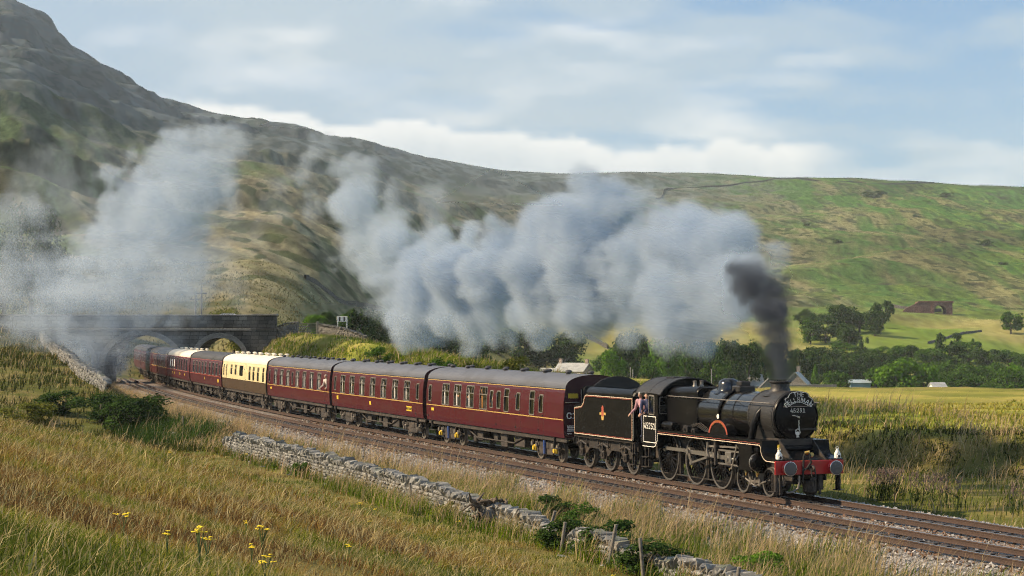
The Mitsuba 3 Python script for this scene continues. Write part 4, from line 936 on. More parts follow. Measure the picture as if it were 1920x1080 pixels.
def coach(k, label, paint, roof, wins, lower=None, line=None, vents='dome', boxes='underframe', damper=False, seats=(), detail=True, dark_roof=False, blinds=(), plates=(), doors=()):
    """wins: (metres from the front end to the window's middle, width, z0, z1, vented)"""
    C = thing('railway_coach', label, 'railway coach', 'coaches of the train')
    M = coach_frame(k)
    cp = lambda name, m, b, smooth=30, parent=None, **t: put(name, mikit.ply(m, b, smooth=smooth), parent or C, M, **t)
    ws = [wrect(-x, w, z0, z1, .05 if w > .4 else .07) for x, w, z0, z1, v in wins]
    for sgn in (-1, 1):
        if lower:
            bands = [([CZ0, 1.93], lower), ([1.93, CZ1], paint)]
        else: bands = [([CZ0, CZ1], paint)]
        SD = None
        for (a, b), c in bands:
            p = Polygon([(0, a), (0, b), (-LB, b), (-LB, a)])
            for w in ws: p = p.difference(w)
            SD = cp('side_panel', curve_side(panel(p), sgn), c, 20)
        if line:
            cp('lining', curve_side(panel(Polygon([(0, 1.885), (0, 1.925), (-LB, 1.925), (-LB, 1.885)]), .005), sgn, .005), line, False, parent=SD)
            cp('lining', curve_side(panel(Polygon([(0, 3.165), (0, 3.19), (-LB, 3.19), (-LB, 3.165)]), .005), sgn, .005), line, False, parent=SD)
        for x in doors:
            dpoly = Polygon([(-x - .33, 1.16), (-x + .33, 1.16), (-x + .33, 3.12), (-x - .33, 3.12)])
            gap = dpoly.difference(dpoly.buffer(-.016))
            for w in ws: gap = gap.difference(w.buffer(.03))
            cp('door', cat_mesh([curve_side(panel(gap, .004), sgn, .003)] + [curve_side(panel(Polygon([(-x - .40, z), (-x - .30, z), (-x - .30, z + .09), (-x - .40, z + .09)]), .03), sgn, .02) for z in (1.3, 2.7)] + [curve_side(panel(Polygon([(-x + .22, 1.98), (-x + .30, 1.98), (-x + .30, 2.02), (-x + .22, 2.02)]), .03), sgn, .04)]), 'rubber', False, parent=SD)
        for x, z, w, h in plates:
            if sgn < 0: cp('label_plate', curve_side(panel(Polygon([(-x - w / 2, z), (-x + w / 2, z), (-x + w / 2, z + h), (-x - w / 2, z + h)]), .005), sgn, .006), 'yellow_paint', False, parent=SD)
        if detail or sgn < 0:
            for (x, w, z0, z1, vented), wp in zip(wins, ws):
                fr = wp.buffer(.028).difference(wp.buffer(-.018))
                if vented:
                    zb = z0 + .66 * (z1 - z0)
                    fr = fr.union(Polygon([(-x - w / 2, zb - .02), (-x + w / 2, zb - .02), (-x + w / 2, zb + .02), (-x - w / 2, zb + .02)]))
                    if w > .8: fr = fr.union(Polygon([(-x - .24 * w, zb), (-x + .0 * w - .21 * w, zb), (-x - .21 * w, z1), (-x - .24 * w, z1)])).union(Polygon([(-x + .21 * w, zb), (-x + .24 * w, zb), (-x + .24 * w, z1), (-x + .21 * w, z1)]))
                W = cp('window', curve_side(panel(fr.buffer(0), .03), sgn, .008), 'dull_steel' if not lower else 'coach_cream', False)
                g = trimesh.creation.triangulate_polygon(wp.buffer(.01), engine='earcut')
                gm = trimesh.Trimesh(np.column_stack([g[0][:, 0], np.full(len(g[0]), -.02), g[0][:, 1]]), g[1], process=False)
                cp('pane', curve_side(gm, sgn), 'window_glass', False, parent=W)
                if (x in blinds) and sgn < 0:
                    cp('blind', curve_side(panel(wp.buffer(-.01), .01), sgn, -.03), 'blind', False, parent=W)
                elif w > .8 and detail and k <= 3 and sgn < 0:
                    # a drawn-back curtain at the window's edge
                    xs = -x - w / 2 + np.linspace(.02, .17, 10)
                    cv = np.array([(xx, -1.27 + .02 * math.sin(90 * xx), z) for xx in xs for z in (z0 + .02, z1 - .12)])
                    cp('curtain', (cv, grid_faces(10, 2)), 'cloth_orange' if k == 1 and x < 12 else 'linen', True, parent=W)
    R, pr = roof_mesh(.02, -LB - .02)
    RF = cp('roof', R, roof, True)
    cp('gutter', cat_mesh([bbox(.02, -LB - .02, s * 1.305 - .012, s * 1.305 + .012, 3.205, 3.235, .004) for s in (-1, 1)]), 'roof_dark' if roof != 'roof_white' else 'roof_white', parent=RF)
    if vents:
        vr = np.random.default_rng(100 + k)
        xs = np.linspace(.9, LB - .9, 14 if detail else 9)
        for i, x in enumerate(xs):
            z = 3.25 + .56 * math.sin(math.acos(.32 / 1.29)) ** .85 - .015
            put('roof_ventilator', vent_white if vents == 'white' else vent_dome, RF, M.translate([-float(x + vr.uniform(-.25, .25)), -.32 if i % 2 else .32, z]))
    endp = Polygon([(-half_w(z), z) for z in (1.13, 1.5, 1.95, 2.6, 3.05, 3.23)] + [(y, z) for y, z in pr[::-1][2:-2]] + [(half_w(z), z) for z in (3.23, 3.05, 2.6, 1.95, 1.5, 1.13)]).buffer(0).buffer(-.006)
    for x, sg in ((0, 1), (-LB, -1)):
        E = cp('coach_end', prism(endp, x - sg * .04, x - sg * .005, 'yz'), 'end_maroon' if not lower else 'chocolate', 30)
        cp('gangway', cat_mesh([prism(rounded([(-.55, 1.25), (.55, 1.25), (.55, 3.35), (-.55, 3.35)], .2).difference(rounded([(-.42, 1.38), (.42, 1.38), (.42, 3.2), (-.42, 3.2)], .15)), x + sg * q, x + sg * (q + .05), 'yz') for q in (0, .09, .18)] + [prism(rounded([(-.50, 1.3), (.50, 1.3), (.50, 3.3), (-.50, 3.3)], .2).difference(rounded([(-.42, 1.38), (.42, 1.38), (.42, 3.2), (-.42, 3.2)], .15)), x, x + sg * .24, 'yz')] + [bbox(x - .01 * sg, x + .02 * sg, -.45, .45, 1.3, 3.3)]), 'rubber', parent=E)
        for y in (-.87, .87):
            cp('buffer', cat_mesh([lathe([(0, .0), (.10, 0), (.10, .2), (.06, .2), (.06, .28), (.20, .29), (.20, .31), (0, .315)], (0, 0, 0), 'x', 16)]).apply_transform(trimesh.transformations.rotation_matrix(0 if sg > 0 else np.pi, (0, 0, 1))).apply_translation((x, y, 1.06)), 'underframe')
        if k == 1 and sg > 0:
            cp('end_number', place_text('C1', .26, (.0, -1.02, 2.08), (0, 1, 0), (0, 0, 1), .006), 'white_paint', False, parent=E, label='white characters C1 on the coach end')
            cp('warning_plate', bbox(-.004, .004, -1.18, -.72, 2.82, 3.02, .001), 'yellow_paint', parent=E)
            cp('data_lettering', cat_mesh([bbox(-.004, .003, -1.22, -1.22 + w, z, z + .045, .0005) for w, z in ((.42, 1.62), (.38, 1.55), (.44, 1.48), (.36, 1.41), (.2, 1.30))]), 'white_paint', parent=E)
            cp('end_pipe', cat_mesh([tube([(.05, -.6, 1.0), (.12, -.6, 2.2), (.10, -.62, 3.2)], .02, 6), bbox(.0, .1, -1.3, -.7, 2.62, 2.66, .01)]), 'dull_steel', parent=E)
    cp('underframe', cat_mesh([bbox(-.02, -LB + .02, s * 1.20 - .05, s * 1.20 + .05, .93, 1.13, .01) for s in (-1, 1)] + [bbox(-.02, -LB + .02, -1.2, 1.2, 1.05, 1.12)] +
       [tube([(-5.6, s * 1.05, .93), (-7.2, s * 1.05, .55), (-LB + 7.2, s * 1.05, .55), (-LB + 5.6, s * 1.05, .93)], .035, 6) for s in (-1, 1)]), 'underframe')
    cp('floor', bbox(-.05, -LB + .05, -1.3, 1.3, 1.13, 1.19), 'coach_inside')
    for x in ((2.0, LB - 2.0) if k > 1 else (9.2, LB - 2.0)): cp('compartment_wall', bbox(-x - .02, -x + .02, -1.25, 1.25, 1.2, 3.3), 'coach_inside')
    cp('ceiling', bbox(-.06, -LB + .06, -1.24, 1.24, 3.24, 3.27), 'linen')
    cp('corridor_wall', bbox(-.1, -LB + .1, .45, .50, 1.2, 3.22), 'coach_inside')
    for x, w, z0, z1, yy in ((6.6, 1.3, .40, 1.0, 1.0), (8.6, .9, .30, 1.0, 1.05), (9.9, .5, .45, .98, 1.0), (12.2, .8, .42, .95, 1.0), (13.3, .35, .30, .95, .9)):
        cp('equipment_box', bbox(-x - w / 2, -x + w / 2, -yy, -yy + .35, z0, z1, .03), 'underframe')
        cp('equipment_box', bbox(-x - w / 2, -x + w / 2, yy - .35, yy, z0 + .1, z1, .03), 'underframe')
    for xx in (-5.3, -14.6): cp('brake_cylinder', cyl((xx, -.75, .72), (xx, -.2, .72), .26, 18), 'underframe')
    for x in (1.0, LB - 1.0): cp('step_board', cat_mesh([bbox(-x - .35, -x + .35, -1.42, -1.25, .62, .65, .005), bbox(-x - .30, -x - .27, -1.36, -1.25, .62, 1.1)]), 'underframe')
    for xb in (-2.95, -LB + 2.95):
        BG = put('bogie', P_bog, C, M.translate([xb, 0, 0]))
        for dx in (-1.295, 1.295):
            for sgn in (-1, 1):
                wheel_at(BG, 'wheel', M, P_cw, P_ct, xb + dx, .457, sgn) if False else None
                W = M.translate([xb + dx, sgn * .77, .457])
                put('wheel', P_cw, BG, W if sgn < 0 else W.rotate([0, 0, 1], 180))
                put('tyre', P_ct, BG, W if sgn < 0 else W.rotate([0, 0, 1], 180))
            put('axle_box', P_axb[boxes], BG, M.translate([xb + dx, -1.06, .50]))
            for q in (-.2, .2) if detail else ():
                put('coil_spring', P_coil, BG, M.translate([xb + dx + q * 1.45, -1.12, .42]))
        if damper: put('damper', P_damp, BG, M.translate([xb, -1.14, 0]))
    for x, f in seats:
        st = put('seat', P_cushion, C, M.translate([-x, -.84, 1.19]).rotate([0, 0, 1], 0 if f > 0 else 180))
        put('headrest_cover', P_linen, st, M.translate([-x, -.84, 1.19]).rotate([0, 0, 1], 0 if f > 0 else 180))
    return C, M


V0, V1 = 1.99, 3.02
# body positions measured from the front end: s - 19.2
w1 = [(16.45, 1.10, V0, V1, True), (14.55, 1.10, V0, V1, True), (12.6, 1.10, V0, V1, True), (10.6, 1.10, V0, V1, True), (19.05, .42, 2.1, 2.9, False), (9.42, .42, 2.1, 2.88, False), (8.4, .50, 2.1, 2.88, False), (7.32, .62, V0, V1, True), (5.75, .46, 2.12, 2.88, False), (3.92, .60, V0, V1, True), (2.78, .46, 2.12, 2.88, False)]
seats1 = [(x + o, f) for x in (16.45, 14.55, 12.6, 10.6) for o, f in ((.62, 1), (-.62, -1))]
C1, M1 = coach(1, 'first maroon coach behind the tender with yellow axle boxes and plain guard end', 'maroon', 'roof_grey', w1, line='gold_line', boxes='yellow_paint', damper=True, seats=seats1, plates=[(18.6, 1.62, .45, .14)], doors=(19.05, 8.4, 5.75, 2.78))
w2 = [(x, 1.10, V0 - .02, V1 - .02, True) for x in (3.05, 5.4, 7.75, 10.1, 12.45, 14.8, 17.0)] + [(1.0, .42, 2.1, 2.9, False), (LB - .8, .42, 2.1, 2.9, False)]
seats2 = [(x + o, f) for x in (3.05, 5.4, 7.75, 10.1, 12.45, 14.8, 17.0) for o, f in ((.7, 1), (-.7, -1))]
C2, M2 = coach(2, 'second maroon coach with seven wide windows and three yellow plates', 'maroon', 'roof_grey', w2, line='gold_line', boxes='dull_steel', seats=seats2, plates=[(18.2, 1.55, .4, .22), (10.6, 1.48, .4, .20), (2.6, 1.42, 1.0, .26)], doors=(1.0, LB - .8))
put('plate_lettering', mikit.ply(curve_side(place_text('WEST COAST', .10, (-2.6, 0, 1.55), (1, 0, 0), (0, 0, 1), .004).apply_transform(np.diag([1, 1, 1, 1.0])), 1, .004).apply_transform(np.diag([1, -1, 1, 1.0])) if False else cat_mesh([place_text('WEST COAST', .11, (-2.6, -1.398, 1.55), (1, 0, 0), (0, 0, 1), .005)]), 'rubber'), C2, M2)
w3 = [(x, 1.05, V0 - .02, V1 - .02, True) for x in (3.0, 5.2, 7.4, 9.6, 12.6, 14.7, 16.8)] + [(1.0, .42, 2.1, 2.9, False), (11.1, .42, 2.1, 2.9, False), (LB - .8, .42, 2.1, 2.9, False)]
seats3 = [(x + o, f) for x in (3.0, 5.2, 7.4, 9.6, 12.6, 14.7, 16.8) for o, f in ((.66, 1), (-.66, -1))]
C3, M3 = coach(3, 'third maroon coach with somebody leaning from its front door window', 'maroon', 'roof_grey', w3, line='gold_line', boxes='dull_steel', seats=seats3, plates=[(18.3, 1.6, .5, .16)], doors=(1.0, 11.1, LB - .8))
w4 = [(1.05, .75, 1.98, 3.0, True), (3.2, .85, 1.98, 3.0, True), (5.1, .85, 1.98, 3.0, True), (6.8, .85, 1.98, 3.0, True), (10.6, 1.7, 2.2, 3.0, False), (13.2, .9, 2.25, 3.02, True), (15.2, .9, 2.25, 3.02, True), (17.6, .4, 2.1, 3.0, False), (18.9, .55, 2.1, 3.0, False)]
C4, M4 = coach(4, 'cream and chocolate coach with a cream roof in the middle of the train', 'coach_cream', 'roof_white', w4, lower='chocolate', vents='white', doors=(8.7, 17.6))
w5 = [(x, .95, V0, V1 - .04, True) for x in (2.8, 4.8, 6.8, 9.4, 11.4, 13.4, 15.4, 17.3)] + [(.9, .42, 2.1, 2.9, False)]
coach(5, 'dark maroon coach directly behind the cream and chocolate coach', 'dark_maroon', 'roof_dark', w5, line='crimson_plate', vents=None, detail=False, plates=[(1.8, 1.45, .7, .25), (10, 1.5, .3, .2)], doors=(.9,))
w6 = [(x, .95, V0 - .05, V1, False) for x in (2.4, 4.4, 6.6, 8.6, 10.8, 13.2, 14.9, 16.6)]
coach(6, 'maroon coach with a white roof and three white window blinds', 'dark_maroon', 'roof_white', w6, line='crimson_plate', vents='white', detail=False, blinds=(13.2, 14.9, 16.6), plates=[(4, 1.5, .4, .2), (8, 1.5, .4, .2), (12.6, 1.5, .3, .2), (14.4, 1.5, .3, .2)])
for k, lab in ((7, 'dark maroon coach with a grey roof just outside the bridge arch'), (8, 'dark coach passing under the bridge arch in the smoke'), (9, 'last coach in view, inside the arch and dim with smoke')):
    coach(k, lab, 'dark_maroon', 'roof_dark', w5, line='gold_line' if k == 7 else None, vents=None, detail=False)


def aboard(M, label, x, y, f, cl, hair='hair_dark', pose=None, group='passengers'):
    person(label, M, f, pose or seated(-x, y, 1.19, f), cl, 'overall_blue', hair, False, group)


aboard(M1, 'passenger in pale top at the rearmost wide window of the first coach', 16.2, -.75, (.9, -.3), 'cloth_pale')
aboard(M1, 'passenger in pink top at the second wide window of the first coach', 14.4, -.8, (.7, -.6), 'shirt_pink')
aboard(M1, 'passenger in orange top at the fourth wide window of the first coach', 10.7, -.8, (.6, -.8), 'cloth_orange', 'hair_grey')
aboard(M2, 'passenger in white at the front window of the second coach', 3.2, -.78, (-.9, -.3), 'linen')
aboard(M2, 'passenger in blue at the third window from the front of the second coach', 7.9, -.78, (.8, -.4), 'cloth_blue', 'hair_grey')
aboard(M2, 'passenger in pale top at the rear window of the second coach', 16.8, -.78, (.8, -.4), 'cloth_pale')
aboard(M3, 'passenger in white at the second window from the front of the third coach', 5.3, -.78, (.8, -.4), 'linen')
aboard(M3, 'passenger in white near the middle of the third coach', 9.7, -.78, (-.8, -.4), 'linen', 'hair_grey')
person('person in a pale shirt leaning from the front door window of the third coach', M3, (.7, -.7), standing(-1.0, -1.10, 1.19, (.6, -.8), (0, -.24), (.12, -.2, -.45), (-.12, -.2, -.45)), 'cloth_pale', 'overall_blue', 'hair_grey', False, 'passengers')
# ---------------------------------------------------------------- ballast, sleepers and rails
TRACKS = (0.0, 3.30)


def ballast_color(p, n, uv):
    a, b, c = mikit.voronoi(p.x * 9.0 + 3 * p.z, p.y * 9.0)
    big = mikit.fbm(p.x * 0.5, p.y * 0.5, 2.0, 3)
    base = mikit.mix((0.165, 0.15, 0.14), (0.38, 0.365, 0.35), c)
    rust = mikit.mix(base, (0.20, 0.125, 0.085), 0.5 * mikit.smoothstep(0.35, 0.6, big))
    return rust * (0.45 + 0.55 * mikit.smoothstep(0.0, 0.35, b - a))


mat('ballast_bsdf', mikit.proc(ballast_color), 0.95, specular=0.1, bump=(mikit.proc(lambda p, n, uv: mikit.smoothstep(0.0, 0.5, mikit.voronoi(p.x * 9.0 + 3 * p.z, p.y * 9.0)[1] - mikit.voronoi(p.x * 9.0 + 3 * p.z, p.y * 9.0)[0]), eps=0.01), 0.03))
mat('stone_grey', (0.36, 0.33, 0.30), 0.9); mat('stone_brown', (0.23, 0.155, 0.11), 0.9)
BL = [(-4.6, -1.0), (-3.6, -.75), (-2.5, -.30), (-1.9, -.23), (-1.2, -.21), (-.8, -.23), (0, -.22), (.8, -.23), (1.2, -.21), (1.65, -.26), (2.1, -.21), (2.5, -.23), (3.3, -.22), (4.1, -.23), (4.5, -.21), (5.1, -.27), (5.9, -.62), (6.8, -.92), (7.6, -1.15)]
bl_lat = np.arange(-4.6, 7.61, .16)
bl_s = np.concatenate([np.arange(-60, 110, .35), np.arange(110, 330, 1.2)])
SS, LL = np.meshgrid(bl_s, bl_lat, indexing='ij')
bx, by, _ = track(SS, LL)
bz = np.interp(LL, *zip(*BL)) + .05 * (fbm2(bx, by, .35, 3, 30) - .5) + .14 * (fbm2(bx, by, 3.0, 3, 31) - .5) * smoothstep(4.4, 6.0, np.abs(LL - 0.2))
put('ballast', mikit.ply((np.stack([bx, by, bz], -1).reshape(-1, 3), grid_faces(*SS.shape)), 'ballast_bsdf', smooth=True), kind='structure', label='grey and rusty stone ballast bed of the double track')
oct_ = np.array([[1, 0, 0], [-1, 0, 0], [0, 1, 0], [0, -1, 0], [0, 0, 1], [0, 0, -1]], float)
oct_f = np.array([[0, 2, 4], [2, 1, 4], [1, 3, 4], [3, 0, 4], [2, 0, 5], [1, 2, 5], [3, 1, 5], [0, 3, 5]])


def stones(n, s0, s1, seed, lat0=-2.6, lat1=7.2, power=1.0):
    r = np.random.default_rng(seed)
    s = s0 + (s1 - s0) * r.random(n) ** power
    lat = r.uniform(lat0, lat1, n)
    ok = np.abs(np.abs(lat[:, None] - np.array(TRACKS)) - .75).min(1) > .09
    s, lat = s[ok], lat[ok]; n = len(s)
    x, y, _ = track(s, lat)
    z = np.interp(lat, *zip(*BL)) + r.uniform(-.02, .035, n)
    size = r.uniform(.028, .062, n)[:, None]
    q = r.normal(size=(n, 3, 3)); q, _ = np.linalg.qr(q)
    v = (oct_ * np.array([1.25, 1.0, .75]))[None] * size[:, None] + r.normal(size=(n, 6, 3)) * size[:, None] * .28
    v = np.einsum('nij,nkj->nki', q, v) + np.stack([x, y, z], -1)[:, None]
    f = (oct_f[None] + 6 * np.arange(n)[:, None, None]).reshape(-1, 3)
    tone = r.random(n)
    rusty = (np.abs(lat[:, None] - np.array(TRACKS)).min(1) < 1.6)
    c = np.where((rusty & (tone < .6))[:, None], np.array([.20, .125, .085]), np.array([.39, .375, .36])) * (0.45 + .8 * r.random(n))[:, None]
    return v.reshape(-1, 3), f, np.repeat(c, 6, 0)


scene['loose_stone'] = {'type': 'twosided', 'bsdf': {'type': 'diffuse', 'reflectance': {'type': 'mesh_attribute', 'name': 'vertex_color'}}}
sv, sf, sc_ = stones(36000, -26, 70, 7, power=1.25)
put('ballast_stone', mikit.ply((sv, sf), 'loose_stone', color=sc_), kind='stuff', label='loose ballast stones along the track')
mat('sleeper_bsdf', grime((0.11, 0.09, 0.075), (0.06, 0.045, 0.035), 1.0, 3.0), 0.9)
mat('rail_rust', grime((0.062, 0.036, 0.026), (0.032, 0.022, 0.018), 0.9, 2.0), 0.8)
mat('rail_head', (0.50, 0.47, 0.44), 0.22, metallic=0.9)
RAIL = [(-.07, -.16), (.07, -.16), (.07, -.148), (.012, -.128), (.012, -.05), (.036, -.038), (.036, -.006), (.028, -.001), (-.028, -.001), (-.036, -.006), (-.036, -.038), (-.012, -.05), (-.012, -.128), (-.07, -.148)]
rs = np.concatenate([np.arange(-60, 120, .8), np.arange(120, 330, 1.6)])
slp = cat_mesh([bbox(-.125, .125, -1.25, 1.25, -.30, -.165, .02)] + [bbox(-.10, .10, q - .17, q + .17, -.166, -.135, .01) for q in (-.75, .75)] + [bbox(-.09, .09, q + e * .06, q + e * .10, -.15, -.105, .01) for q in (-.75, .75) for e in (-1, 1)])
chairs = cat_mesh([bbox(-.11, .11, q + e * .05, q + e * .17, -.165, -.085, .02) for q in (-.75, .75) for e in (-1, 1)])
P_sl, P_ch = mikit.ply(slp, 'sleeper_bsdf', smooth=False), mikit.ply(chairs, 'frame_black', smooth=False)
for lat0, lab in zip(TRACKS, ('far rusty railway track carrying the train', 'near rusty railway track, empty, in front of the train')):
    TR = thing('railway_track', lab, None); labels[TR]['kind'] = 'structure'
    for q in (-.7525, .7525):
        x, y, th = track(rs, lat0 + q)
        ring = np.array(RAIL)
        v = np.stack([x[:, None] - ring[:, 0] * np.cos(th)[:, None], y[:, None] - ring[:, 0] * np.sin(th)[:, None], np.broadcast_to(ring[:, 1], (len(rs), len(ring)))], -1).reshape(-1, 3)
        rk = put('rail', mikit.ply((v, grid_faces(len(rs), len(ring), True)), 'rail_rust', smooth=30), TR)
        hv = np.stack([np.stack([x - w * np.cos(th), y - w * np.sin(th), np.full_like(x, .0015)], -1) for w in (-.026, .026)], 1).reshape(-1, 3)
        put('running_surface', mikit.ply((hv, grid_faces(len(rs), 2)), 'rail_head', smooth=True), rk)
    many = []
    for i, s in enumerate(np.arange(-40, 200, .68)):
        x, y, th = track(s, lat0)
        M = T().translate([float(x), float(y), 0]).rotate([0, 0, 1], math.degrees(float(th)) )
        if -22 < s < (75 if lat0 else 2):
            sk = put('sleeper', P_sl, TR, M)
            put('rail_chair', P_ch, sk, M)
        else: many.append(np.array(M.matrix))
    vs = [slp.vertices @ m[:3, :3].T + m[:3, 3] for m in many]; cs = [chairs.vertices @ m[:3, :3].T + m[:3, 3] for m in many]
    put('farther_sleepers', mikit.ply((np.vstack(vs), np.vstack([slp.faces + i * len(slp.vertices) for i in range(len(vs))])), 'sleeper_bsdf'), TR, kind='stuff')
    put('farther_chairs', mikit.ply((np.vstack(cs), np.vstack([chairs.faces + i * len(chairs.vertices) for i in range(len(cs))])), 'frame_black'), TR, kind='stuff')
# ---------------------------------------------------------------- where a line of sight meets the ground, found once to place things on it
_Yray = np.concatenate([np.linspace(18, 260, 900), np.geomspace(261, 2600, 900)])


def hit(x, y, ymin=18, detail=True):
    Yr = _Yray[_Yray >= ymin]
    X = (x - 960) / F * Yr
    z = CAMZ + (HOR - y) / F * Yr
    g = ground(X, Yr, detail)
    i = np.argmax(g >= z)
    return np.array([X[i], Yr[i], g[i]])


def w2(xp, Y):
    """world point on the ground at image column xp (1920 wide) and distance Y"""
    X = (xp - 960) / F * Y
    return np.array([X, Y, ground1(X, Y)])


# ---------------------------------------------------------------- dry stone
def stone_color(a, b, c):
    def fn(p, n, uv):
        k = mikit.fbm(p.x * 3.1, p.y * 3.1, p.z * 3.1, 4)
        m = mikit.noise(p.x * 14, p.y * 14, p.z * 14)
        t = mikit.mix(a, b, mikit.smoothstep(0.35, 0.65, k))
        t = mikit.mix(t, c, mikit.smoothstep(0.62, 0.8, m) * 0.7)
        return mikit.mix(t, (0.10, 0.12, 0.05), 0.45 * mikit.smoothstep(0.55, 0.75, mikit.noise(p.x * 1.7, p.y * 1.7, p.z * 2.0)) * mikit.smoothstep(0.2, 0.8, n.z))
    return mikit.proc(fn)


for i, (a, b, c) in enumerate((((.17, .17, .165), (.26, .26, .25), (.40, .40, .38)), ((.12, .125, .13), (.20, .20, .20), (.33, .33, .31)), ((.24, .225, .20), (.17, .165, .155), (.42, .40, .36)))):
    mat(f'limestone_{"abc"[i]}', stone_color(a, b, c), 0.92, specular=0.15)
mat('wall_core', (0.06, 0.058, 0.05), 0.95)
mat('dark_gritstone', stone_color((.10, .095, .088), (.16, .15, .135), (.25, .235, .21)), 0.92)
mat('weathered_wood', grime((0.20, 0.185, 0.165), (0.09, 0.08, 0.07), 1.0, 4.0), 0.9)
srng = np.random.default_rng(77)


def stone_pts(L, D, H, k=16):
    """a rough block: jittered corners of a box, as a hull"""
    c = np.array([[sx, sy, sz] for sx in (-1, 1) for sy in (-1, 1) for sz in (-1, 1)], float)
    p = np.vstack([c * srng.uniform(.45, 1.0, (8, 3)), srng.normal(size=(k - 8, 3)) * .60])
    p = np.clip(p, -1.05, 1.05)
    return hull_arrays(p * np.array([L, D, H]) / 2)


STONES = [stone_pts(1, 1, 1) for _ in range(10)]
PLY_ST = {(i, m): mikit.ply(STONES[i], m) for i in range(10) for m in ('limestone_a', 'limestone_b', 'limestone_c')}


def dry_wall(key, path, base, height, single, tone=None, L0=.34, H0=.145, depth=.26, seed=3, thick=.5, cope=.30, fallen=0, both=False):
    """stones laid in courses on the camera side of a path of (x, y) points, cope stones on edge on top; the first `single` of them (nearest first) are entries of their own"""
    r = np.random.default_rng(seed)
    path = np.asarray(path, float)
    seg = np.linalg.norm(np.diff(path, axis=0), axis=1); cum = np.concatenate([[0], np.cumsum(seg)])
    tot = cum[-1]
    at = lambda u: np.stack([np.interp(u, cum, path[:, 0]), np.interp(u, cum, path[:, 1])], -1)
    items = []
    def place(u, z, off, size, yaw=0, tilt=0):
        p = at(u); d = at(min(u + .3, tot)) - at(max(u - .3, 0)); d = d / np.linalg.norm(d); nrm = np.array([d[1], -d[0]])
        if np.dot(nrm, -p) < 0: nrm = -nrm
        q = p + nrm * off
        M = T().translate([float(q[0]), float(q[1]), float(z)]).rotate([0, 0, 1], math.degrees(math.atan2(d[1], d[0])) + yaw).rotate([0, 1, 0], tilt).scale([float(a) for a in size])
        items.append((float(np.hypot(*q)), M))
    for side in ((1, -1) if both else (1,)):
        rows = int(max(height(u) for u in np.linspace(0, tot, 40)) / H0) + 1
        for k in range(rows):
            u = r.uniform(0, .3)
            while u < tot:
                L = L0 * r.uniform(.45, 1.5)
                uu = u + L / 2
                if uu < tot and (k + .6) * H0 < height(uu):
                    h = H0 * r.uniform(.85, 1.12)
                    place(uu, base(uu) + (k + .5) * H0, side * (thick / 2 - depth / 2 - .06 * k * H0 + r.uniform(-.03, .03)), (L * .97, depth, h * 1.02), r.uniform(-14, 14), r.uniform(-9, 9))
                u += L
    u = .1
    while u < tot and cope:
        w = r.uniform(.07, .21)
        if height(u) > .35: place(u, base(u) + height(u) + cope * .36 + r.uniform(-.04, .05), r.uniform(-.04, .04), (w, thick * r.uniform(.75, 1.05), cope * r.uniform(.65, 1.5)), r.uniform(-20, 20), r.uniform(5, 48))
        u += w * .96
    for _ in range(fallen):
        u = r.uniform(0, tot); place(u, base(u) + .05, thick / 2 + r.uniform(.1, .6), (r.uniform(.2, .4), r.uniform(.15, .3), r.uniform(.12, .2)), r.uniform(0, 180), r.uniform(-30, 30))
    us = np.linspace(0, tot, max(int(tot / .4), 3))
    v, f = [], []
    for u in us:
        p = at(u); d = at(min(u + .3, tot)) - at(max(u - .3, 0)); d /= np.linalg.norm(d); nrm = np.array([d[1], -d[0]])
        for o, z in ((thick / 2 - .10, -.4), (thick / 2 - .14, height(u) - .05), (-thick / 2 + .14, height(u) - .05), (-thick / 2 + .10, -.4)):
            v.append([p[0] + nrm[0] * o, p[1] + nrm[1] * o, base(u) + z])
    put('wall_core', mikit.ply((np.array(v), grid_faces(len(us), 4, True)), tone or 'wall_core'), key)
    items.sort(key=lambda a: a[0])
    mats = ('limestone_a', 'limestone_b', 'limestone_c')
    for _, M in items[:single]:
        put('stone', PLY_ST[(int(r.integers(10)), mats[int(r.integers(3))])], key, M)
    vs, fs, n = [], [], 0
    for _, M in items[single:]:
        v, f = STONES[int(r.integers(10))]; m = np.array(M.matrix)
        vs.append(v @ m[:3, :3].T + m[:3, 3]); fs.append(f + n); n += len(v)
    if vs: put('smaller_stones', mikit.ply((np.vstack(vs), np.vstack(fs)), tone or 'limestone_a'), key, kind='stuff')


# the wall along the near side of the railway, broken down towards the right
ws = np.arange(49.6, -24, -.5)
wl = np.interp(ws, [-24, -8, 0, 10, 49.6], [11.2, 10.7, 10.3, 10.0, 9.7])
wp_ = np.stack(track(ws, wl)[:2], 1)
wcum = np.concatenate([[0], np.cumsum(np.linalg.norm(np.diff(wp_, axis=0), axis=1))])
wbase = ground(wp_[:, 0], wp_[:, 1])
wtop = np.interp(ws, [-24, -13, -11.5, -9.5, -8.5, -5.2, -4.4, -2.6, -2.2, 4, 12, 30, 46, 49.6], [.5, .55, .36, .36, .62, .65, .30, .34, .6, .68, .85, .98, .95, .4])
WALL = thing('dry_stone_wall', 'long grey dry stone wall running beside the near track, tumbled towards the right', 'wall')
dry_wall(WALL, wp_, lambda u: float(np.interp(u, wcum, wbase)) - .08, lambda u: float(np.interp(u, wcum, wtop)) * (1 + .06 * math.sin(1.9 * u)), 300, seed=3, thick=.55, fallen=40)
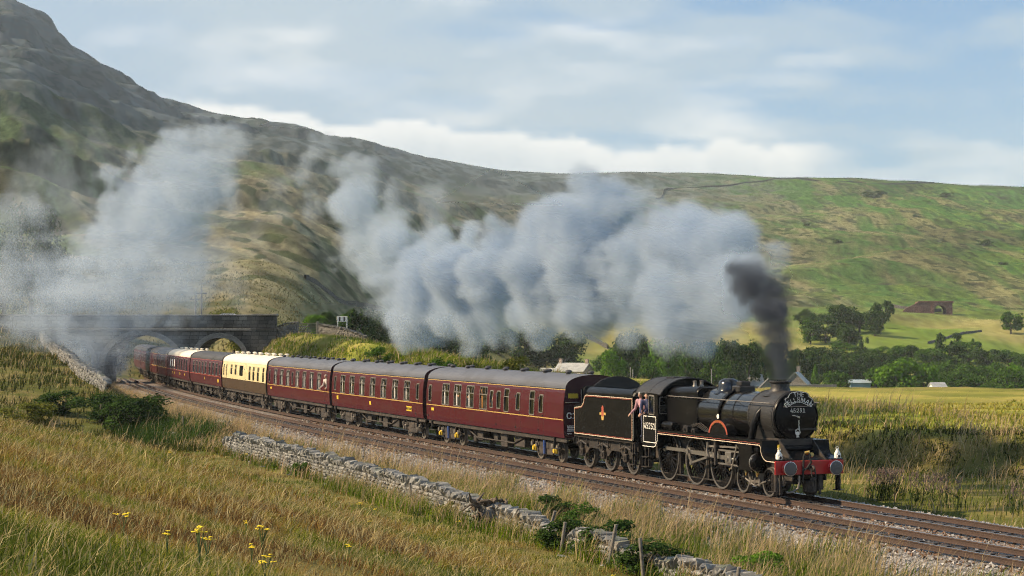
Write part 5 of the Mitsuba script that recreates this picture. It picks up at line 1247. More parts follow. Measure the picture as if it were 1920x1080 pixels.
# the wall along the top of the near cutting side, climbing to the bridge
s2 = np.arange(97, 171, .8)
l2 = np.interp(s2, [97, 110, 140, 171], [10.6, 11.6, 12.2, 13.0])
p2 = np.stack(track(s2, l2)[:2], 1); c2 = np.concatenate([[0], np.cumsum(np.linalg.norm(np.diff(p2, axis=0), axis=1))]); b2 = ground(p2[:, 0], p2[:, 1])
W2 = thing('dry_stone_wall', 'grey dry stone wall on the bank at the left, climbing to the smoky bridge', 'wall')
dry_wall(W2, p2, lambda u: float(np.interp(u, c2, b2)) - .1, lambda u: .95, 0, seed=9, L0=.42, H0=.19, thick=.6, cope=.36, fallen=60)

# culvert parapet and its wing wall beside the near track
CV = thing('culvert_parapet', 'low grey stone culvert parapet with big coping blocks beside the near track', 'parapet')
for i, (s, L) in enumerate(((63.2, 1.5), (64.9, 1.7), (66.4, 1.2))):
    x, y, th = track(s, 6.9); M = T().translate([float(x), float(y), -.16 + .02 * i]).rotate([0, 0, 1], math.degrees(float(th)) + 90).scale([L, .62, .34])
    put('coping_block', PLY_ST[(i, 'limestone_c')], CV, M)
for i, (s, z) in enumerate(((62.8, -.55), (64.0, -.55), (65.2, -.52), (66.5, -.55), (63.3, -.9), (64.7, -.9), (66.0, -.9))):
    x, y, th = track(s, 6.95); M = T().translate([float(x), float(y), z]).rotate([0, 0, 1], math.degrees(float(th)) + 90).scale([1.15, .5, .40])
    put('block', PLY_ST[(3 + i % 6, 'limestone_b')], CV, M)
for i, t in enumerate(np.linspace(0, 1, 6)):
    x, y, th = track(67.4 + 2.2 * t, 7.3 + 3.6 * t); M = T().translate([float(x), float(y), -.55 - .75 * t]).rotate([0, 0, 1], math.degrees(float(th)) + 60).rotate([0, 1, 0], 10).scale([.85, .5, .42])
    put('wing_wall_block', PLY_ST[(i, 'limestone_c')], CV, M)
    M2 = T().translate([float(x), float(y), -.95 - .75 * t]).rotate([0, 0, 1], math.degrees(float(th)) + 60).scale([.9, .5, .45])
    put('wing_wall_block', PLY_ST[(i + 3, 'limestone_b')], CV, M2)

# fence posts
post = cat_mesh([cyl((0, 0, -.4), (0, 0, 1.0), .055, 9, .05)]); P_post = mikit.ply(post, 'weathered_wood', smooth=40)
POSTS = [(62.2, 7.4, 1.0, 4, 'dark fence post at the near end of the culvert parapet'), (70.5, 8.6, 1.0, -3, 'short fence post in tall straw left of the culvert'), (86, 6.8, 1.0, 2, 'farthest fence post beside the ballast below the left bank'),
         (11.2, 10.6, .95, -4, 'thin grey post leaning on the middle of the long wall'), (-3.2, 10.9, 1.15, 16, 'pale leaning post at the first gap in the long wall'), (-5.0, 11.1, .95, 8, 'short dark post just right of the leaning pale post'),
         (-8.8, 11.2, 1.2, 10, 'tall pale post standing before the broken wall section'), (-11.6, 11.4, 1.1, -5, 'weathered post at the right end of the broken wall section'), (-16.9, 11.4, .9, 6, 'rightmost fence post near the bottom edge')]
for s, lat, h, tilt, lab in POSTS:
    x, y, th = track(s, lat); k = thing('fence_post', lab, 'fence post', 'fence posts along the wall')
    put('wood', P_post, k, T().translate([float(x), float(y), ground1(x, y)]).rotate([0, 1, 0], tilt).rotate([1, 0, 0], tilt * .4).scale([1, 1, h]))
# the dead root tangle that lies over the wall
ST = thing('dead_root', 'brown tangled dead tree root lying over the middle of the wall', 'tree root')
x, y, th = track(2.7, 10.6); o = np.array([float(x), float(y), ground1(x, y)])
rr = np.random.default_rng(4); ms = []
for k in range(46):
    a = rr.uniform(0, 2 * np.pi); p = o + [rr.uniform(-.5, .5), rr.uniform(-.3, .3), rr.uniform(.2, 1.0)]; d = np.array([math.cos(a) * .5, math.sin(a) * .3, rr.uniform(-.5, .6)]); pts = [p]
    for j in range(6): d = d * .9 + rr.normal(size=3) * .35 - [0, 0, .12]; pts.append(pts[-1] + d * .085)
    ms.append(tube(pts, np.linspace(rr.uniform(.05, .12), .02, 7), 6))
mat('root_wood', grime((0.13, 0.10, 0.075), (0.05, 0.04, 0.03), 1.0, 5.0), 0.9)
put('roots', mikit.ply(cat_mesh(ms), 'root_wood', smooth=60), ST)
put('stump', mikit.ply(cat_mesh([tube([o + [-.1, 0, -.1], o + [-.05, 0, .3], o + [.1, .05, .6], o + [.3, .05, .8]], [.30, .27, .24, .16], 10), tube([o + [-.35, -.15, -.25], o + [-.28, -.12, .1], o + [-.15, -.05, .45]], [.2, .16, .08], 9)]), 'weathered_wood', smooth=60), ST)

# ---------------------------------------------------------------- the road bridge
YB = 225.0


def masonry(base, dark, light, cw=0.75, ch=0.36, smoke=True):
    def fn(p, n, uv):
        row = dr.floor(p.z / ch)
        u = dr.select(dr.abs(n.x) > 0.7, p.y, p.x) / cw + 0.5 * mikit.cell_rand(row, 3, 1)
        cell = mikit.cell_rand(dr.floor(u), row, 5)
        fu, fz = u - dr.floor(u), p.z / ch - row
        joint = dr.minimum(dr.minimum(fu, 1 - fu) * cw, dr.minimum(fz, 1 - fz) * ch)
        c = mikit.mix(dark, light, cell)
        c = mikit.mix(base, c, 0.7)
        k = mikit.fbm(p.x * 0.4, p.y * 0.4, p.z * 0.6, 4)
        c = mikit.mix(c, (0.02, 0.02, 0.02), 0.55 * mikit.smoothstep(0.4, 0.65, k) * (1.0 if smoke else 0.4))
        return c * (0.35 + 0.65 * mikit.smoothstep(0.0, 0.06, joint)) * (0.8 + 0.4 * mikit.noise(p.x * 6, p.y * 6, p.z * 6))
    return mikit.proc(fn)


def m_bump(cw, ch):
    def fn(p, n, uv):
        row = dr.floor(p.z / ch)
        u = dr.select(dr.abs(n.x) > 0.7, p.y, p.x) / cw + 0.5 * mikit.cell_rand(row, 3, 1)
        fu, fz = u - dr.floor(u), p.z / ch - row
        joint = dr.minimum(dr.minimum(fu, 1 - fu) * cw, dr.minimum(fz, 1 - fz) * ch)
        return mikit.smoothstep(0.0, 0.05, joint) * (0.7 + 0.3 * mikit.cell_rand(dr.floor(u), row, 5))
    return mikit.proc(fn, eps=0.01)


mat('bridge_stone', masonry((.080, .076, .072), (.035, .033, .032), (.19, .18, .16), .95, .42), 0.9, bump=(m_bump(.95, .42), .08))
mat('coping_stone', stone_color((.16, .15, .14), (.22, .21, .19), (.30, .29, .26)), 0.9)
XB_ = lambda x: (x - 960) / F * YB
ZB_ = lambda y: CAMZ + (HOR - y) / F * YB


def arch_poly(cx, half, crown, spring, foot=-3.0, n=24):
    c, h = XB_(cx), half / F * YB
    zs, zc = ZB_(spring), ZB_(crown)
    a = np.linspace(0, np.pi, n)
    return Polygon([(c + h, foot)] + [(c + h * math.cos(t), zs + (zc - zs) * math.sin(t)) for t in a] + [(c - h, foot)])


BR = thing('road_bridge', 'soot-blackened three arch stone road bridge over the railway at the left', 'bridge')
arches = [(266, 72, 628, 686), (413, 43, 633, 668), (128, 46, 637, 680)]
ZROAD = ZB_(612)
body = Polygon([(XB_(-260), -3), (XB_(520), -3), (XB_(520), ZB_(618)), (XB_(-260), ZB_(618))])
for a in arches: body = body.difference(arch_poly(*a))
put('spandrel_wall', mikit.ply(prism(body, YB, YB + 7.6, 'xz'), 'bridge_stone'), BR)
for a in arches:
    cx, half, crown, spring = a
    ring = arch_poly(cx, half + 9, crown - 9, spring).difference(arch_poly(cx, half - .4, crown + .4, spring)).intersection(Polygon([(-200, ZB_(spring)), (200, ZB_(spring)), (200, 30), (-200, 30)]))
    put('arch_ring', mikit.ply(prism(ring, YB - .06, YB + .3, 'xz'), 'coping_stone', smooth=30), BR)
put('string_course', mikit.ply(bbox(XB_(-260), XB_(474), YB - .16, YB + .2, ZB_(620), ZB_(616), .03), 'coping_stone'), BR)
put('string_course', mikit.ply(bbox(XB_(-260), XB_(474), YB + 7.4, YB + 7.76, ZB_(620), ZB_(616), .03), 'coping_stone'), BR)
for y in (YB + .02, YB + 7.12):
    k = put('parapet', mikit.ply(box(XB_(-260), XB_(474), y, y + .45, ZB_(616), ZB_(592)), 'bridge_stone'), BR)
    put('coping', mikit.ply(bbox(XB_(-260), XB_(474), y - .08, y + .53, ZB_(592), ZB_(589.5), .03), 'coping_stone'), k)
for x0, x1, y0 in ((473, 519, YB - .35), (-8, 22, YB - .35)):
    k = put('pilaster', mikit.ply(cat_mesh([box(XB_(x0), XB_(x1), y0, y0 + 1.2, -1, ZB_(592)), bbox(XB_(x0) - .1, XB_(x1) + .1, y0 - .1, y0 + 1.3, ZB_(618), ZB_(614), .03)]), 'bridge_stone'), BR)
    put('pilaster_cap', mikit.ply(bbox(XB_(x0) - .12, XB_(x1) + .12, y0 - .12, y0 + 1.32, ZB_(592), ZB_(588.5), .05), 'coping_stone'), k)
mat('tarmac', grime((0.06, 0.06, 0.06), (0.09, 0.085, 0.08), 0.8), 0.9)
put('road', mikit.ply(box(XB_(-260), XB_(520), YB + .5, YB + 7.1, ZROAD - .3, ZROAD - .15), 'tarmac'), kind='structure', label='narrow tarmac road over the bridge')
# a car on the bridge, only its roof shows over the parapet
CAR = thing('parked_car', 'white car on the bridge, its roof showing over the parapet', 'car')
MC = T().translate([XB_(415), YB + 3.4, ZROAD - .15])
mat('car_white', (0.78, 0.79, 0.80), 0.25, clearcoat=0.8)
mat('car_glass', (0.02, 0.025, 0.03), 0.08, specular=0.8)
prof = [(-2.1, .35), (-2.15, .65), (-2.0, .88), (-1.2, .98), (-.55, 1.45), (.0, 1.53), (.9, 1.50), (1.55, 1.30), (2.0, .95), (2.1, .6), (2.05, .35)]
put('body', mikit.ply(prism(Polygon(prof).buffer(.06, 4), -.82, .82, 'xz'), 'car_white', smooth=40), CAR, MC)
put('side_window', mikit.ply(cat_mesh([prism([(-1.0, 1.02), (-.5, 1.40), (.35, 1.46), (.35, 1.02)], q, q + .02, 'xz') for q in (-.90, .88)]), 'car_glass'), CAR, MC)
put('side_window', mikit.ply(cat_mesh([prism([(.42, 1.02), (.42, 1.46), (.9, 1.43), (1.45, 1.22), (1.5, 1.02)], q, q + .02, 'xz') for q in (-.90, .88)]), 'car_glass'), CAR, MC)
for x in (-1.35, 1.3):
    for y in (-.78, .78): put('wheel', mikit.ply(lathe([(0, -.1), (.28, -.1), (.31, -.06), (.31, .06), (.28, .1), (0, .1)], (x, y, .31), 'y', 20), 'rubber', smooth=30), CAR, MC)
# utility poles behind the bridge
for x, y0, lab in ((378, 541, 'tall dark utility pole standing behind the bridge'), (367, 552, 'shorter utility pole left of the tall pole behind the bridge')):
    p = w2(x, 262); h = CAMZ + (HOR - y0) / F * 262 - p[2]
    k = thing('utility_pole', lab, 'utility pole')
    put('pole', mikit.ply(cyl(p - [0, 0, .5], p + [0, 0, h], .14, 10, .10), 'weathered_wood', smooth=40), k)
    put('crossarm', mikit.ply(bbox(p[0] - .7, p[0] + .7, p[1] - .06, p[1] + .06, p[2] + h - .7, p[2] + h - .55, .01), 'weathered_wood'), k)

# walls either side of the field gate, gate and notice board beyond the right pier
mats_dark = 'dark_gritstone'
for (xa, xb), ha, lab in (((519, 556), (1.45, 1.45), 'dark stone wall between the bridge pier and the field gate'), ((598, 686), (1.55, 1.25), 'dark dry stone wall to the right of the field gate')):
    n = 14
    xs = np.linspace(xa, xb, n); Ys = np.linspace(YB + .2, YB - (6 if xa > 560 else 0), n)
    pp = np.stack([(xs - 960) / F * Ys, Ys], 1); cc_ = np.concatenate([[0], np.cumsum(np.linalg.norm(np.diff(pp, axis=0), axis=1))]); bb_ = ground(pp[:, 0], pp[:, 1])
    k = thing('dry_stone_wall', lab, 'wall')
    dry_wall(k, pp, lambda u, cc_=cc_, bb_=bb_: float(np.interp(u, cc_, bb_)) - .15, lambda u, cc_=cc_, ha=ha: float(np.interp(u, [0, cc_[-1]], ha)), 0, tone=mats_dark, seed=20 + xa, L0=.40, H0=.20, thick=.6, cope=.26)
GT = thing('field_gate', 'wooden five bar field gate between the dark walls above the green bank', 'gate')
ga, gb = w2(558, YB), w2(596, YB); gz = max(ga[2], gb[2])
for i, z in enumerate((.15, .42, .68, .95, 1.25)): put('bar', mikit.ply(bbox(ga[0] + .1, gb[0] - .1, YB - .03, YB + .03, gz + z, gz + z + .09, .01), 'weathered_wood'), GT)
for x in (ga[0] + .12, (ga[0] + gb[0]) / 2, gb[0] - .12): put('upright', mikit.ply(bbox(x - .04, x + .04, YB - .06, YB - .03, gz + .1, gz + 1.35, .01), 'weathered_wood'), GT)
put('brace', mikit.ply(cyl((ga[0] + .15, YB - .05, gz + .2), (gb[0] - .9, YB - .05, gz + 1.25), .04, 6), 'weathered_wood'), GT)
for x in (ga[0], gb[0]): put('gate_post', mikit.ply(bbox(x - .13, x + .13, YB - .13, YB + .13, gz - .6, gz + 1.55, .03), 'weathered_wood'), GT)
NB = thing('notice_board', 'white notice board with dark panels standing behind the wall by the gate', 'sign')
q = w2(642, YB + 1.5); zt = CAMZ + (HOR - 593) / F * q[1]
put('board', mikit.ply(bbox(q[0] - .58, q[0] + .58, q[1] - .04, q[1] + .04, zt - .62, zt, .02), 'white_paint'), NB)
for x in (-.28, .22): put('printed_panel', mikit.ply(bbox(q[0] + x - .07, q[0] + x + .09, q[1] - .05, q[1] - .041, zt - .55, zt - .08, .001), 'rubber'), NB)
for x in (-.5, .5): put('leg', mikit.ply(bbox(q[0] + x - .05, q[0] + x + .05, q[1] - .03, q[1] + .09, q[2] - .3, zt - .05, .01), 'white_paint'), NB)
# ---------------------------------------------------------------- farms in the dale
mat('house_stone', masonry((.30, .265, .235), (.22, .19, .17), (.40, .36, .32), .6, .25, False), 0.9)
mat('pale_stone', masonry((.42, .34, .29), (.33, .25, .21), (.55, .46, .40), .6, .25, False), 0.9)


def slates(a, b):
    def fn(p, n, uv):
        row = dr.floor(p.z / .22)
        c = mikit.cell_rand(dr.floor(p.x * 1.6 + 0.5 * row), row, dr.floor(p.y * .8))
        return mikit.mix(a, b, 0.5 * c + 0.5 * mikit.fbm(p.x * .5, p.y * .5, p.z, 3))
    return mikit.proc(fn)


mat('slate_pale', slates((.24, .25, .25), (.42, .43, .42)), 0.7)
mat('slate_blue', slates((.22, .28, .31), (.36, .43, .46)), 0.55)
mat('slate_dark', slates((.06, .06, .065), (.15, .15, .15)), 0.6)
mat('sheet_white', (0.74, 0.76, 0.78), 0.5)
mat('sheet_blue', (0.30, 0.42, 0.55), 0.5)
mat('dark_opening', (0.02, 0.02, 0.022), 0.3)


def house(name, label, cat, xp, Y, ridge_y, length, width, rot, wall, roof, eave=.62, chimneys=(), windows=True, sink=0.0):
    k = thing(name, label, cat)
    p = w2(xp, Y)
    H = CAMZ + (HOR - ridge_y) / F * Y - p[2]
    e = H * eave
    M = T().translate([float(p[0]), float(p[1]), float(p[2])]).rotate([0, 0, 1], rot)
    L, W = length / 2, width / 2
    g = Polygon([(-W, -2), (W, -2), (W, e), (0, H - .15), (-W, e)])
    wk = put('wall', mikit.ply(prism(g, -L, L, 'yz'), wall), k, M)
    t = .18
    for s in (-1, 1):
        sl = (H - e) / W
        q = [(0, H), (s * (W + .3), e - .3 * sl), (s * (W + .3), e - .3 * sl + t), (0, H + t)]
        rk = put('roof', mikit.ply(prism(Polygon(q), -L - .25, L + .25, 'yz'), roof), k, M)
    for cx in chimneys:
        ck = put('chimney', mikit.ply(cat_mesh([bbox(cx * (L - .45) - .45, cx * (L - .45) + .45, -.35, .35, H - .5, H + 1.1, .03), bbox(cx * (L - .45) - .52, cx * (L - .45) + .52, -.42, .42, H + 1.1, H + 1.25, .02)]), wall), k, M)
        put('chimney_pot', mikit.ply(cat_mesh([cyl((cx * (L - .45) + d, 0, H + 1.25), (cx * (L - .45) + d, 0, H + 1.7), .13, 10, .11) for d in (-.2, .2)]), 'crimson_plate', smooth=30), ck)
    if windows:
        spots = [(x, -1, z) for x in np.linspace(-L * .7, L * .7, max(2, int(length / 3.5))) for z in ((.9, 3.2) if e > 4 else (1.0,)) if z + 1.2 < e]
        for x, s, z in spots:
            w_ = put('window', mikit.ply(bbox(x - .5, x + .5, -W - .06, -W + .02, z, z + 1.15, .01), 'white_paint'), wk, M)
        for z in ((1.0, 3.3) if H > 6 else (1.2,)):
            put('window', mikit.ply(bbox(L - .02, L + .05, -.45, .45, z, z + 1.0, .01), 'dark_opening'), wk, M)
            put('window', mikit.ply(bbox(-L - .05, -L + .02, -.45, .45, z, z + 1.0, .01), 'dark_opening'), wk, M)
    return k, M, H


house('farmhouse', 'pale stone farmhouse with a slate roof and two chimneys above the first coach roof', 'house', 1076, 560, 681.5, 8.8, 6.6, -28, 'pale_stone', 'slate_pale', .70, (-1, 1))
house('outhouse', 'low pale roofed outhouse at the left end of the farmhouse', 'outbuilding', 1028, 566, 691, 4.5, 4.2, -28, 'pale_stone', 'slate_pale', .7, (), False)
house('barn', 'barn with a blue grey roof between the tender and the cab roof', 'barn', 1208, 470, 706, 6.5, 7.0, 4, 'house_stone', 'slate_blue', .55)
house('barn', 'long barn with a dark roof behind the engine cab', 'barn', 1300, 480, 704.5, 8.5, 7.0, 3, 'house_stone', 'slate_dark', .55)
house('barn', 'stone barn with a pale slate roof behind the dome of the engine', 'barn', 1402, 470, 703, 6.2, 6.0, 4, 'house_stone', 'slate_pale', .62)
house('cottage', 'stone cottage with its gable to the camera, left of the engine chimney', 'house', 1441, 455, 710, 7.0, 5.2, 84, 'house_stone', 'slate_dark', .55)
house('cottage', 'stone gabled cottage with a chimney, right of the engine chimney', 'house', 1494, 465, 698.5, 8.0, 6.6, 76, 'house_stone', 'slate_pale', .52, (1,))
house('shed', 'low shed with a pale blue wall and flat roof among the trees', 'shed', 1610, 470, 713, 4.6, 4.0, 2, 'sheet_blue', 'slate_blue', .88, (), False)
house('cottage', 'small stone gable end with a chimney beside the blue shed', 'house', 1634, 472, 708, 5.0, 3.4, 70, 'house_stone', 'slate_dark', .6, (1,), False)
house('shed', 'white metal shed with a grey roof at the edge of the yellow field', 'shed', 1757, 455, 718, 3.0, 4.2, 12, 'sheet_white', 'slate_pale', .72, (), False)
house('shed', 'white shed half hidden behind the bright green tree', 'shed', 1704, 500, 715, 4.0, 3.0, 8, 'sheet_white', 'slate_pale', .75, (), False)
# poles in the village
for x, Y, y0, lab in ((1334, 430, 692, 'thin pale pole rising behind the engine boiler'), (1182, 430, 688, 'pale pole behind the tender, left of a pair'), (1186.5, 432, 692, 'pale pole behind the tender, right of a pair')):
    p = w2(x, Y); k = thing('utility_pole', lab, 'utility pole')
    put('pole', mikit.ply(cyl(p, [p[0], p[1], CAMZ + (HOR - y0) / F * Y], .13, 8, .10), 'limestone_a', smooth=40), k)
# the red railway bridge on the fell side
a_, b_ = hit(1690, 588, 500), hit(1788, 582, 500)
YR = float(np.median([hit(1763 + q, 588, 500)[1] for q in (-8, -4, 0, 4, 8)])) - 4.0
RX, RZ = (lambda x: (x - 960) / F * YR), (lambda y: CAMZ + (HOR - y) / F * YR)
mat('red_stone', masonry((.24, .12, .10), (.18, .08, .07), (.32, .17, .14), 1.2, .5, False), 0.9)
RB_ = thing('railway_bridge', 'small red sandstone arch bridge on the far hillside', 'bridge')
rbody = Polygon([(RX(1722), RZ(600)), (RX(1722), RZ(566)), (RX(1786), RZ(566)), (RX(1786), RZ(600))])
ac, ah = RX(1763), 11 / F * YR
rbody = rbody.difference(Polygon([(ac - ah, RZ(600)), (ac + ah, RZ(600))] + [(ac + ah * math.cos(t), RZ(583) + (RZ(572) - RZ(583)) * math.sin(t)) for t in np.linspace(0, np.pi, 16)]))
put('spandrel_wall', mikit.ply(prism(rbody, YR, YR + 7, 'xz'), 'red_stone'), RB_)
put('parapet', mikit.ply(bbox(RX(1720), RX(1788), YR - .2, YR + .3, RZ(568), RZ(564.5), .05), 'red_stone'), RB_)
put('wing_wall', mikit.ply(prism(Polygon([(RX(1688), RZ(588)), (RX(1700), RZ(577)), (RX(1722), RZ(567)), (RX(1722), RZ(600)), (RX(1688), RZ(600))]), YR + .05, YR + .7, 'xz'), 'red_stone'), RB_)
put('pier', mikit.ply(box(ac - ah - 1.4, ac - ah - .1, YR - .35, YR + .2, RZ(600), RZ(566)), 'red_stone'), RB_)
# field walls up the fell
mat('far_wall', stone_color((.055, .055, .052), (.085, .083, .08), (.13, .128, .12)), 0.95)
FW = [([(1205, 390), (1240, 384), (1246, 368), (1262, 360), (1400, 352), (1560, 350), (1690, 348), (1752, 342)], 'long dark field wall crossing the top of the green fell', 1.6),
      ([(572, 400), (610, 415), (650, 440), (688, 470), (720, 500)], 'dark curving field wall on the fell above the gate', .8),
      ([(1740, 664), (1765, 652), (1800, 645), (1840, 640)], 'short dark field wall beside the right hand fields', .8),
      ([(1030, 606), (1060, 600), (1110, 596), (1150, 592)], 'field wall at the top of the bright meadow behind the smoke', 1.4),
      ([(1098, 661), (1120, 665), (1140, 671)], 'short stone wall at the foot of the meadow right of the farmhouse', 1.6),
      ([(1660, 585), (1690, 588), (1740, 592), (1765, 590)], 'pale wall running below the red railway bridge', 1.5)]
for pts, lab, h in FW:
    xs = np.concatenate([np.linspace(a[0], b[0], 9)[:-1] for a, b in zip(pts[:-1], pts[1:])] + [[pts[-1][0]]])
    ys = np.interp(xs, [p[0] for p in pts], [p[1] for p in pts])
    ky = [a[0] for a in pts]
    kY = np.array([a[1] for a in pts], float) if pts[0][0] == 572 else np.array([np.median([hit(a[0] + q, a[1], 300, False)[1] for q in (-14, -7, 0, 7, 14)]) for a in pts])
    Ys = gaussian_filter1d(np.interp(xs, ky, kY), 3.0, mode='nearest')
    P3 = np.stack([(xs - 960) / F * Ys, Ys, ground((xs - 960) / F * Ys, Ys)], -1)
    d = np.gradient(P3[:, :2], axis=0); d /= np.linalg.norm(d, axis=1, keepdims=True); nn = np.stack([-d[:, 1], d[:, 0]], 1)
    wr = np.random.default_rng(8)
    v = []
    for p, n in zip(P3, nn):
        hh = h * wr.uniform(.8, 1.15)
        for o, z in ((-.35, -1), (-.2, hh), (.2, hh), (.35, -1)): v.append([p[0] + n[0] * o, p[1] + n[1] * o, p[2] + z])
    k = thing('field_wall', lab, 'wall')
    put('stonework', mikit.ply((np.array(v), grid_faces(len(P3), 4, True)), 'far_wall'), k)
p0, p1 = w2(1475, 300), w2(1568, 300)
k = thing('field_wall', 'low pale wall along the near side of the gabled cottage', 'wall')
zt = CAMZ + (HOR - 721) / F * 400
pa, pb = w2(1475, 400), w2(1568, 400)
put('stonework', mikit.ply(box(pa[0], pb[0], 399.6, 400.2, min(pa[2], pb[2]) - 2, zt), 'limestone_c'), k)
# ---------------------------------------------------------------- grass
scene['blade_bsdf'] = {'type': 'principledthin', 'base_color': {'type': 'mesh_attribute', 'name': 'vertex_color'}, 'roughness': 0.7, 'spec_tint': 0.0, 'eta': 1.08, 'diff_trans': 0.7}
scene['leaf_bsdf'] = {'type': 'principledthin', 'base_color': {'type': 'mesh_attribute', 'name': 'vertex_color'}, 'roughness': 0.6, 'spec_tint': 0.0, 'eta': 1.08, 'diff_trans': 0.6}


def blades(x, y, z, h, w, c, seed, lean=.35, wind=(.25, .05)):
    """one mesh of bent grass blades"""
    r = np.random.default_rng(seed); n = len(x)
    a = r.uniform(0, np.pi, n); side = np.stack([np.cos(a), np.sin(a), 0 * a], 1) * (np.broadcast_to(w, (n,)) / 2)[:, None]
    b = np.stack([r.normal(wind[0], lean, n), r.normal(wind[1], lean, n), 0 * a], 1) * h[:, None]
    p = np.stack([x, y, z - .03], 1)
    up = np.array([0, 0, 1.0])
    m = p + up * (h * .55)[:, None] + b * .30
    t = p + up * (h * np.sqrt(np.clip(1 - (b[:, 0] / h) ** 2 * .5, .3, 1)))[:, None] + b
    v = np.stack([p - side, p + side, m - side * .8, m + side * .8, t], 1).reshape(-1, 3)
    f = (np.array([[0, 1, 3], [0, 3, 2], [2, 3, 4]])[None] + 5 * np.arange(n)[:, None, None]).reshape(-1, 3)
    return v, f, np.repeat(np.clip(c, 0, 1), 5, 0)


def pal(cols, t):
    """colours along a palette, t in 0..1"""
    cols = np.asarray(cols, float); k = np.linspace(0, 1, len(cols))
    return np.stack([np.interp(t, k, cols[:, i]) for i in range(3)], 1)


def seen(x, y, margin=320):
    c = 960 + x / np.maximum(y, 1) * F
    return (c > -margin) & (c < 1920 + margin) & (y > 5)


def grass(name, label, parts):
    vs, fs, cs, n = [], [], [], 0
    for v, f, c in parts: vs.append(v); fs.append(f + n); cs.append(c); n += len(v)
    put(name, mikit.ply((np.vstack(vs), np.vstack(fs)), 'blade_bsdf', color=np.vstack(cs)), kind='stuff', label=label)


def scatter(n, xr, yr, seed, power=1.0):
    r = np.random.default_rng(seed)
    y = yr[0] + (yr[1] - yr[0]) * r.random(n) ** power
    x = r.uniform(xr[0], xr[1], n) if xr else (r.uniform(-260, 2180, n) - 960) / F * y
    return x, y, r


GREEN, LIME, OLIVE, STRAW, RUSSET, DARK = (.062, .110, .012), (.150, .205, .014), (.120, .115, .018), (.33, .255, .10), (.165, .090, .028), (.030, .048, .010)


def meadow(n, yr, w, hh, seed, power=1.0):
    x, y, r = scatter(n, None, yr, seed, power)
    s, lat = to_track(x, y)
    k = (lat > 11.0) & (s < np.interp(lat, [8, 10, 16.7, 26, 60], [50, 49, 42, 16, -60]) + 4)
    x, y, s, lat = x[k], y[k], s[k], lat[k]; n = len(x)
    z = ground(x, y)
    big = fbm2(x, y, 5.5, 4, 40); mid = fbm2(x, y, 1.3, 3, 41); sm = r.random(n)
    t = np.clip((big - .5) * 3.2 + .46 + (mid - .5) * 1.8 + r.normal(0, .14, n), 0, 1)
    big2 = fbm2(x * .6, y, 9.0, 3, 43)
    c = pal([(.075, .10, .016), (.13, .165, .018), (.17, .17, .025), (.20, .165, .035), (.21, .145, .04), RUSSET, (.12, .07, .028)], np.clip(t + 1.2 * (big2 - .48), 0, 1))
    st = sm < .16 + .20 * np.clip((mid - .5) * 3, 0, 1)
    c[st] = pal([STRAW, (.42, .36, .20)], r.random(st.sum()))
    c *= (.78 + .75 * r.random(n))[:, None]
    h = hh * (.45 + .55 * smoothstep(11, 15.5, lat)) * (.55 + .9 * mid) * (.6 + .7 * r.random(n)) * np.where(st, 1.25, 1)
    return blades(x, y, z, h, w * (.6 + .8 * r.random(n)), c, seed + 1, .55)


grass('meadow_grass', 'long russet and green rough grass of the near field', [meadow(95000, (12, 40), .011, .18, 50, .8), meadow(95000, (38, 68), .020, .29, 52), meadow(62000, (64, 112), .034, .34, 54)])


def along(n, sr, lr, seed, keep=None):
    r = np.random.default_rng(seed)
    s, lat = r.uniform(*sr, n), r.uniform(*lr, n)
    x, y, _ = track(s, lat)
    k = seen(x, y)
    if keep is not None: k &= keep(s, lat, x, y)
    return s[k], lat[k], x[k], y[k], r


def strip(n, sr, lr, seed, cols, h, w, fade=None, straw=.2, clump=1.2, tall=None, lean=.3, keep=None, spread=1.6):
    s, lat, x, y, r = along(n, sr, lr, seed, keep)
    cl = fbm2(x, y, clump, 3, seed)
    dens = np.clip((cl - .30) / .25, .12, 1)
    if fade is not None: dens = dens * fade(s, lat)
    k = r.random(len(x)) < dens
    s, lat, x, y, cl = s[k], lat[k], x[k], y[k], cl[k]; n = len(x)
    z = ground(x, y)
    inb = np.abs(lat - 1.6) < 6.2
    z = np.where(inb, np.maximum(z, np.interp(lat, *zip(*BL))), z)
    t = np.clip((fbm2(x, y, 4.0, 3, seed + 1) - .5) * spread + .5 + r.normal(0, .15, n), 0, 1)
    c = pal(cols, t)
    st = r.random(n) < straw * (0.4 + 1.6 * np.clip((cl - .4) * 3, 0, 1))
    c[st] = pal([STRAW, (.46, .37, .22), (.40, .28, .18)], r.random(st.sum()))
    c *= (.65 + .7 * r.random(n))[:, None]
    hh = h * (.5 + .9 * cl) * (.6 + .8 * r.random(n)) * np.where(st, 1.4, 1)
    return blades(x, y, z, hh, w * (.6 + .8 * r.random(n)), c, seed + 2, lean)


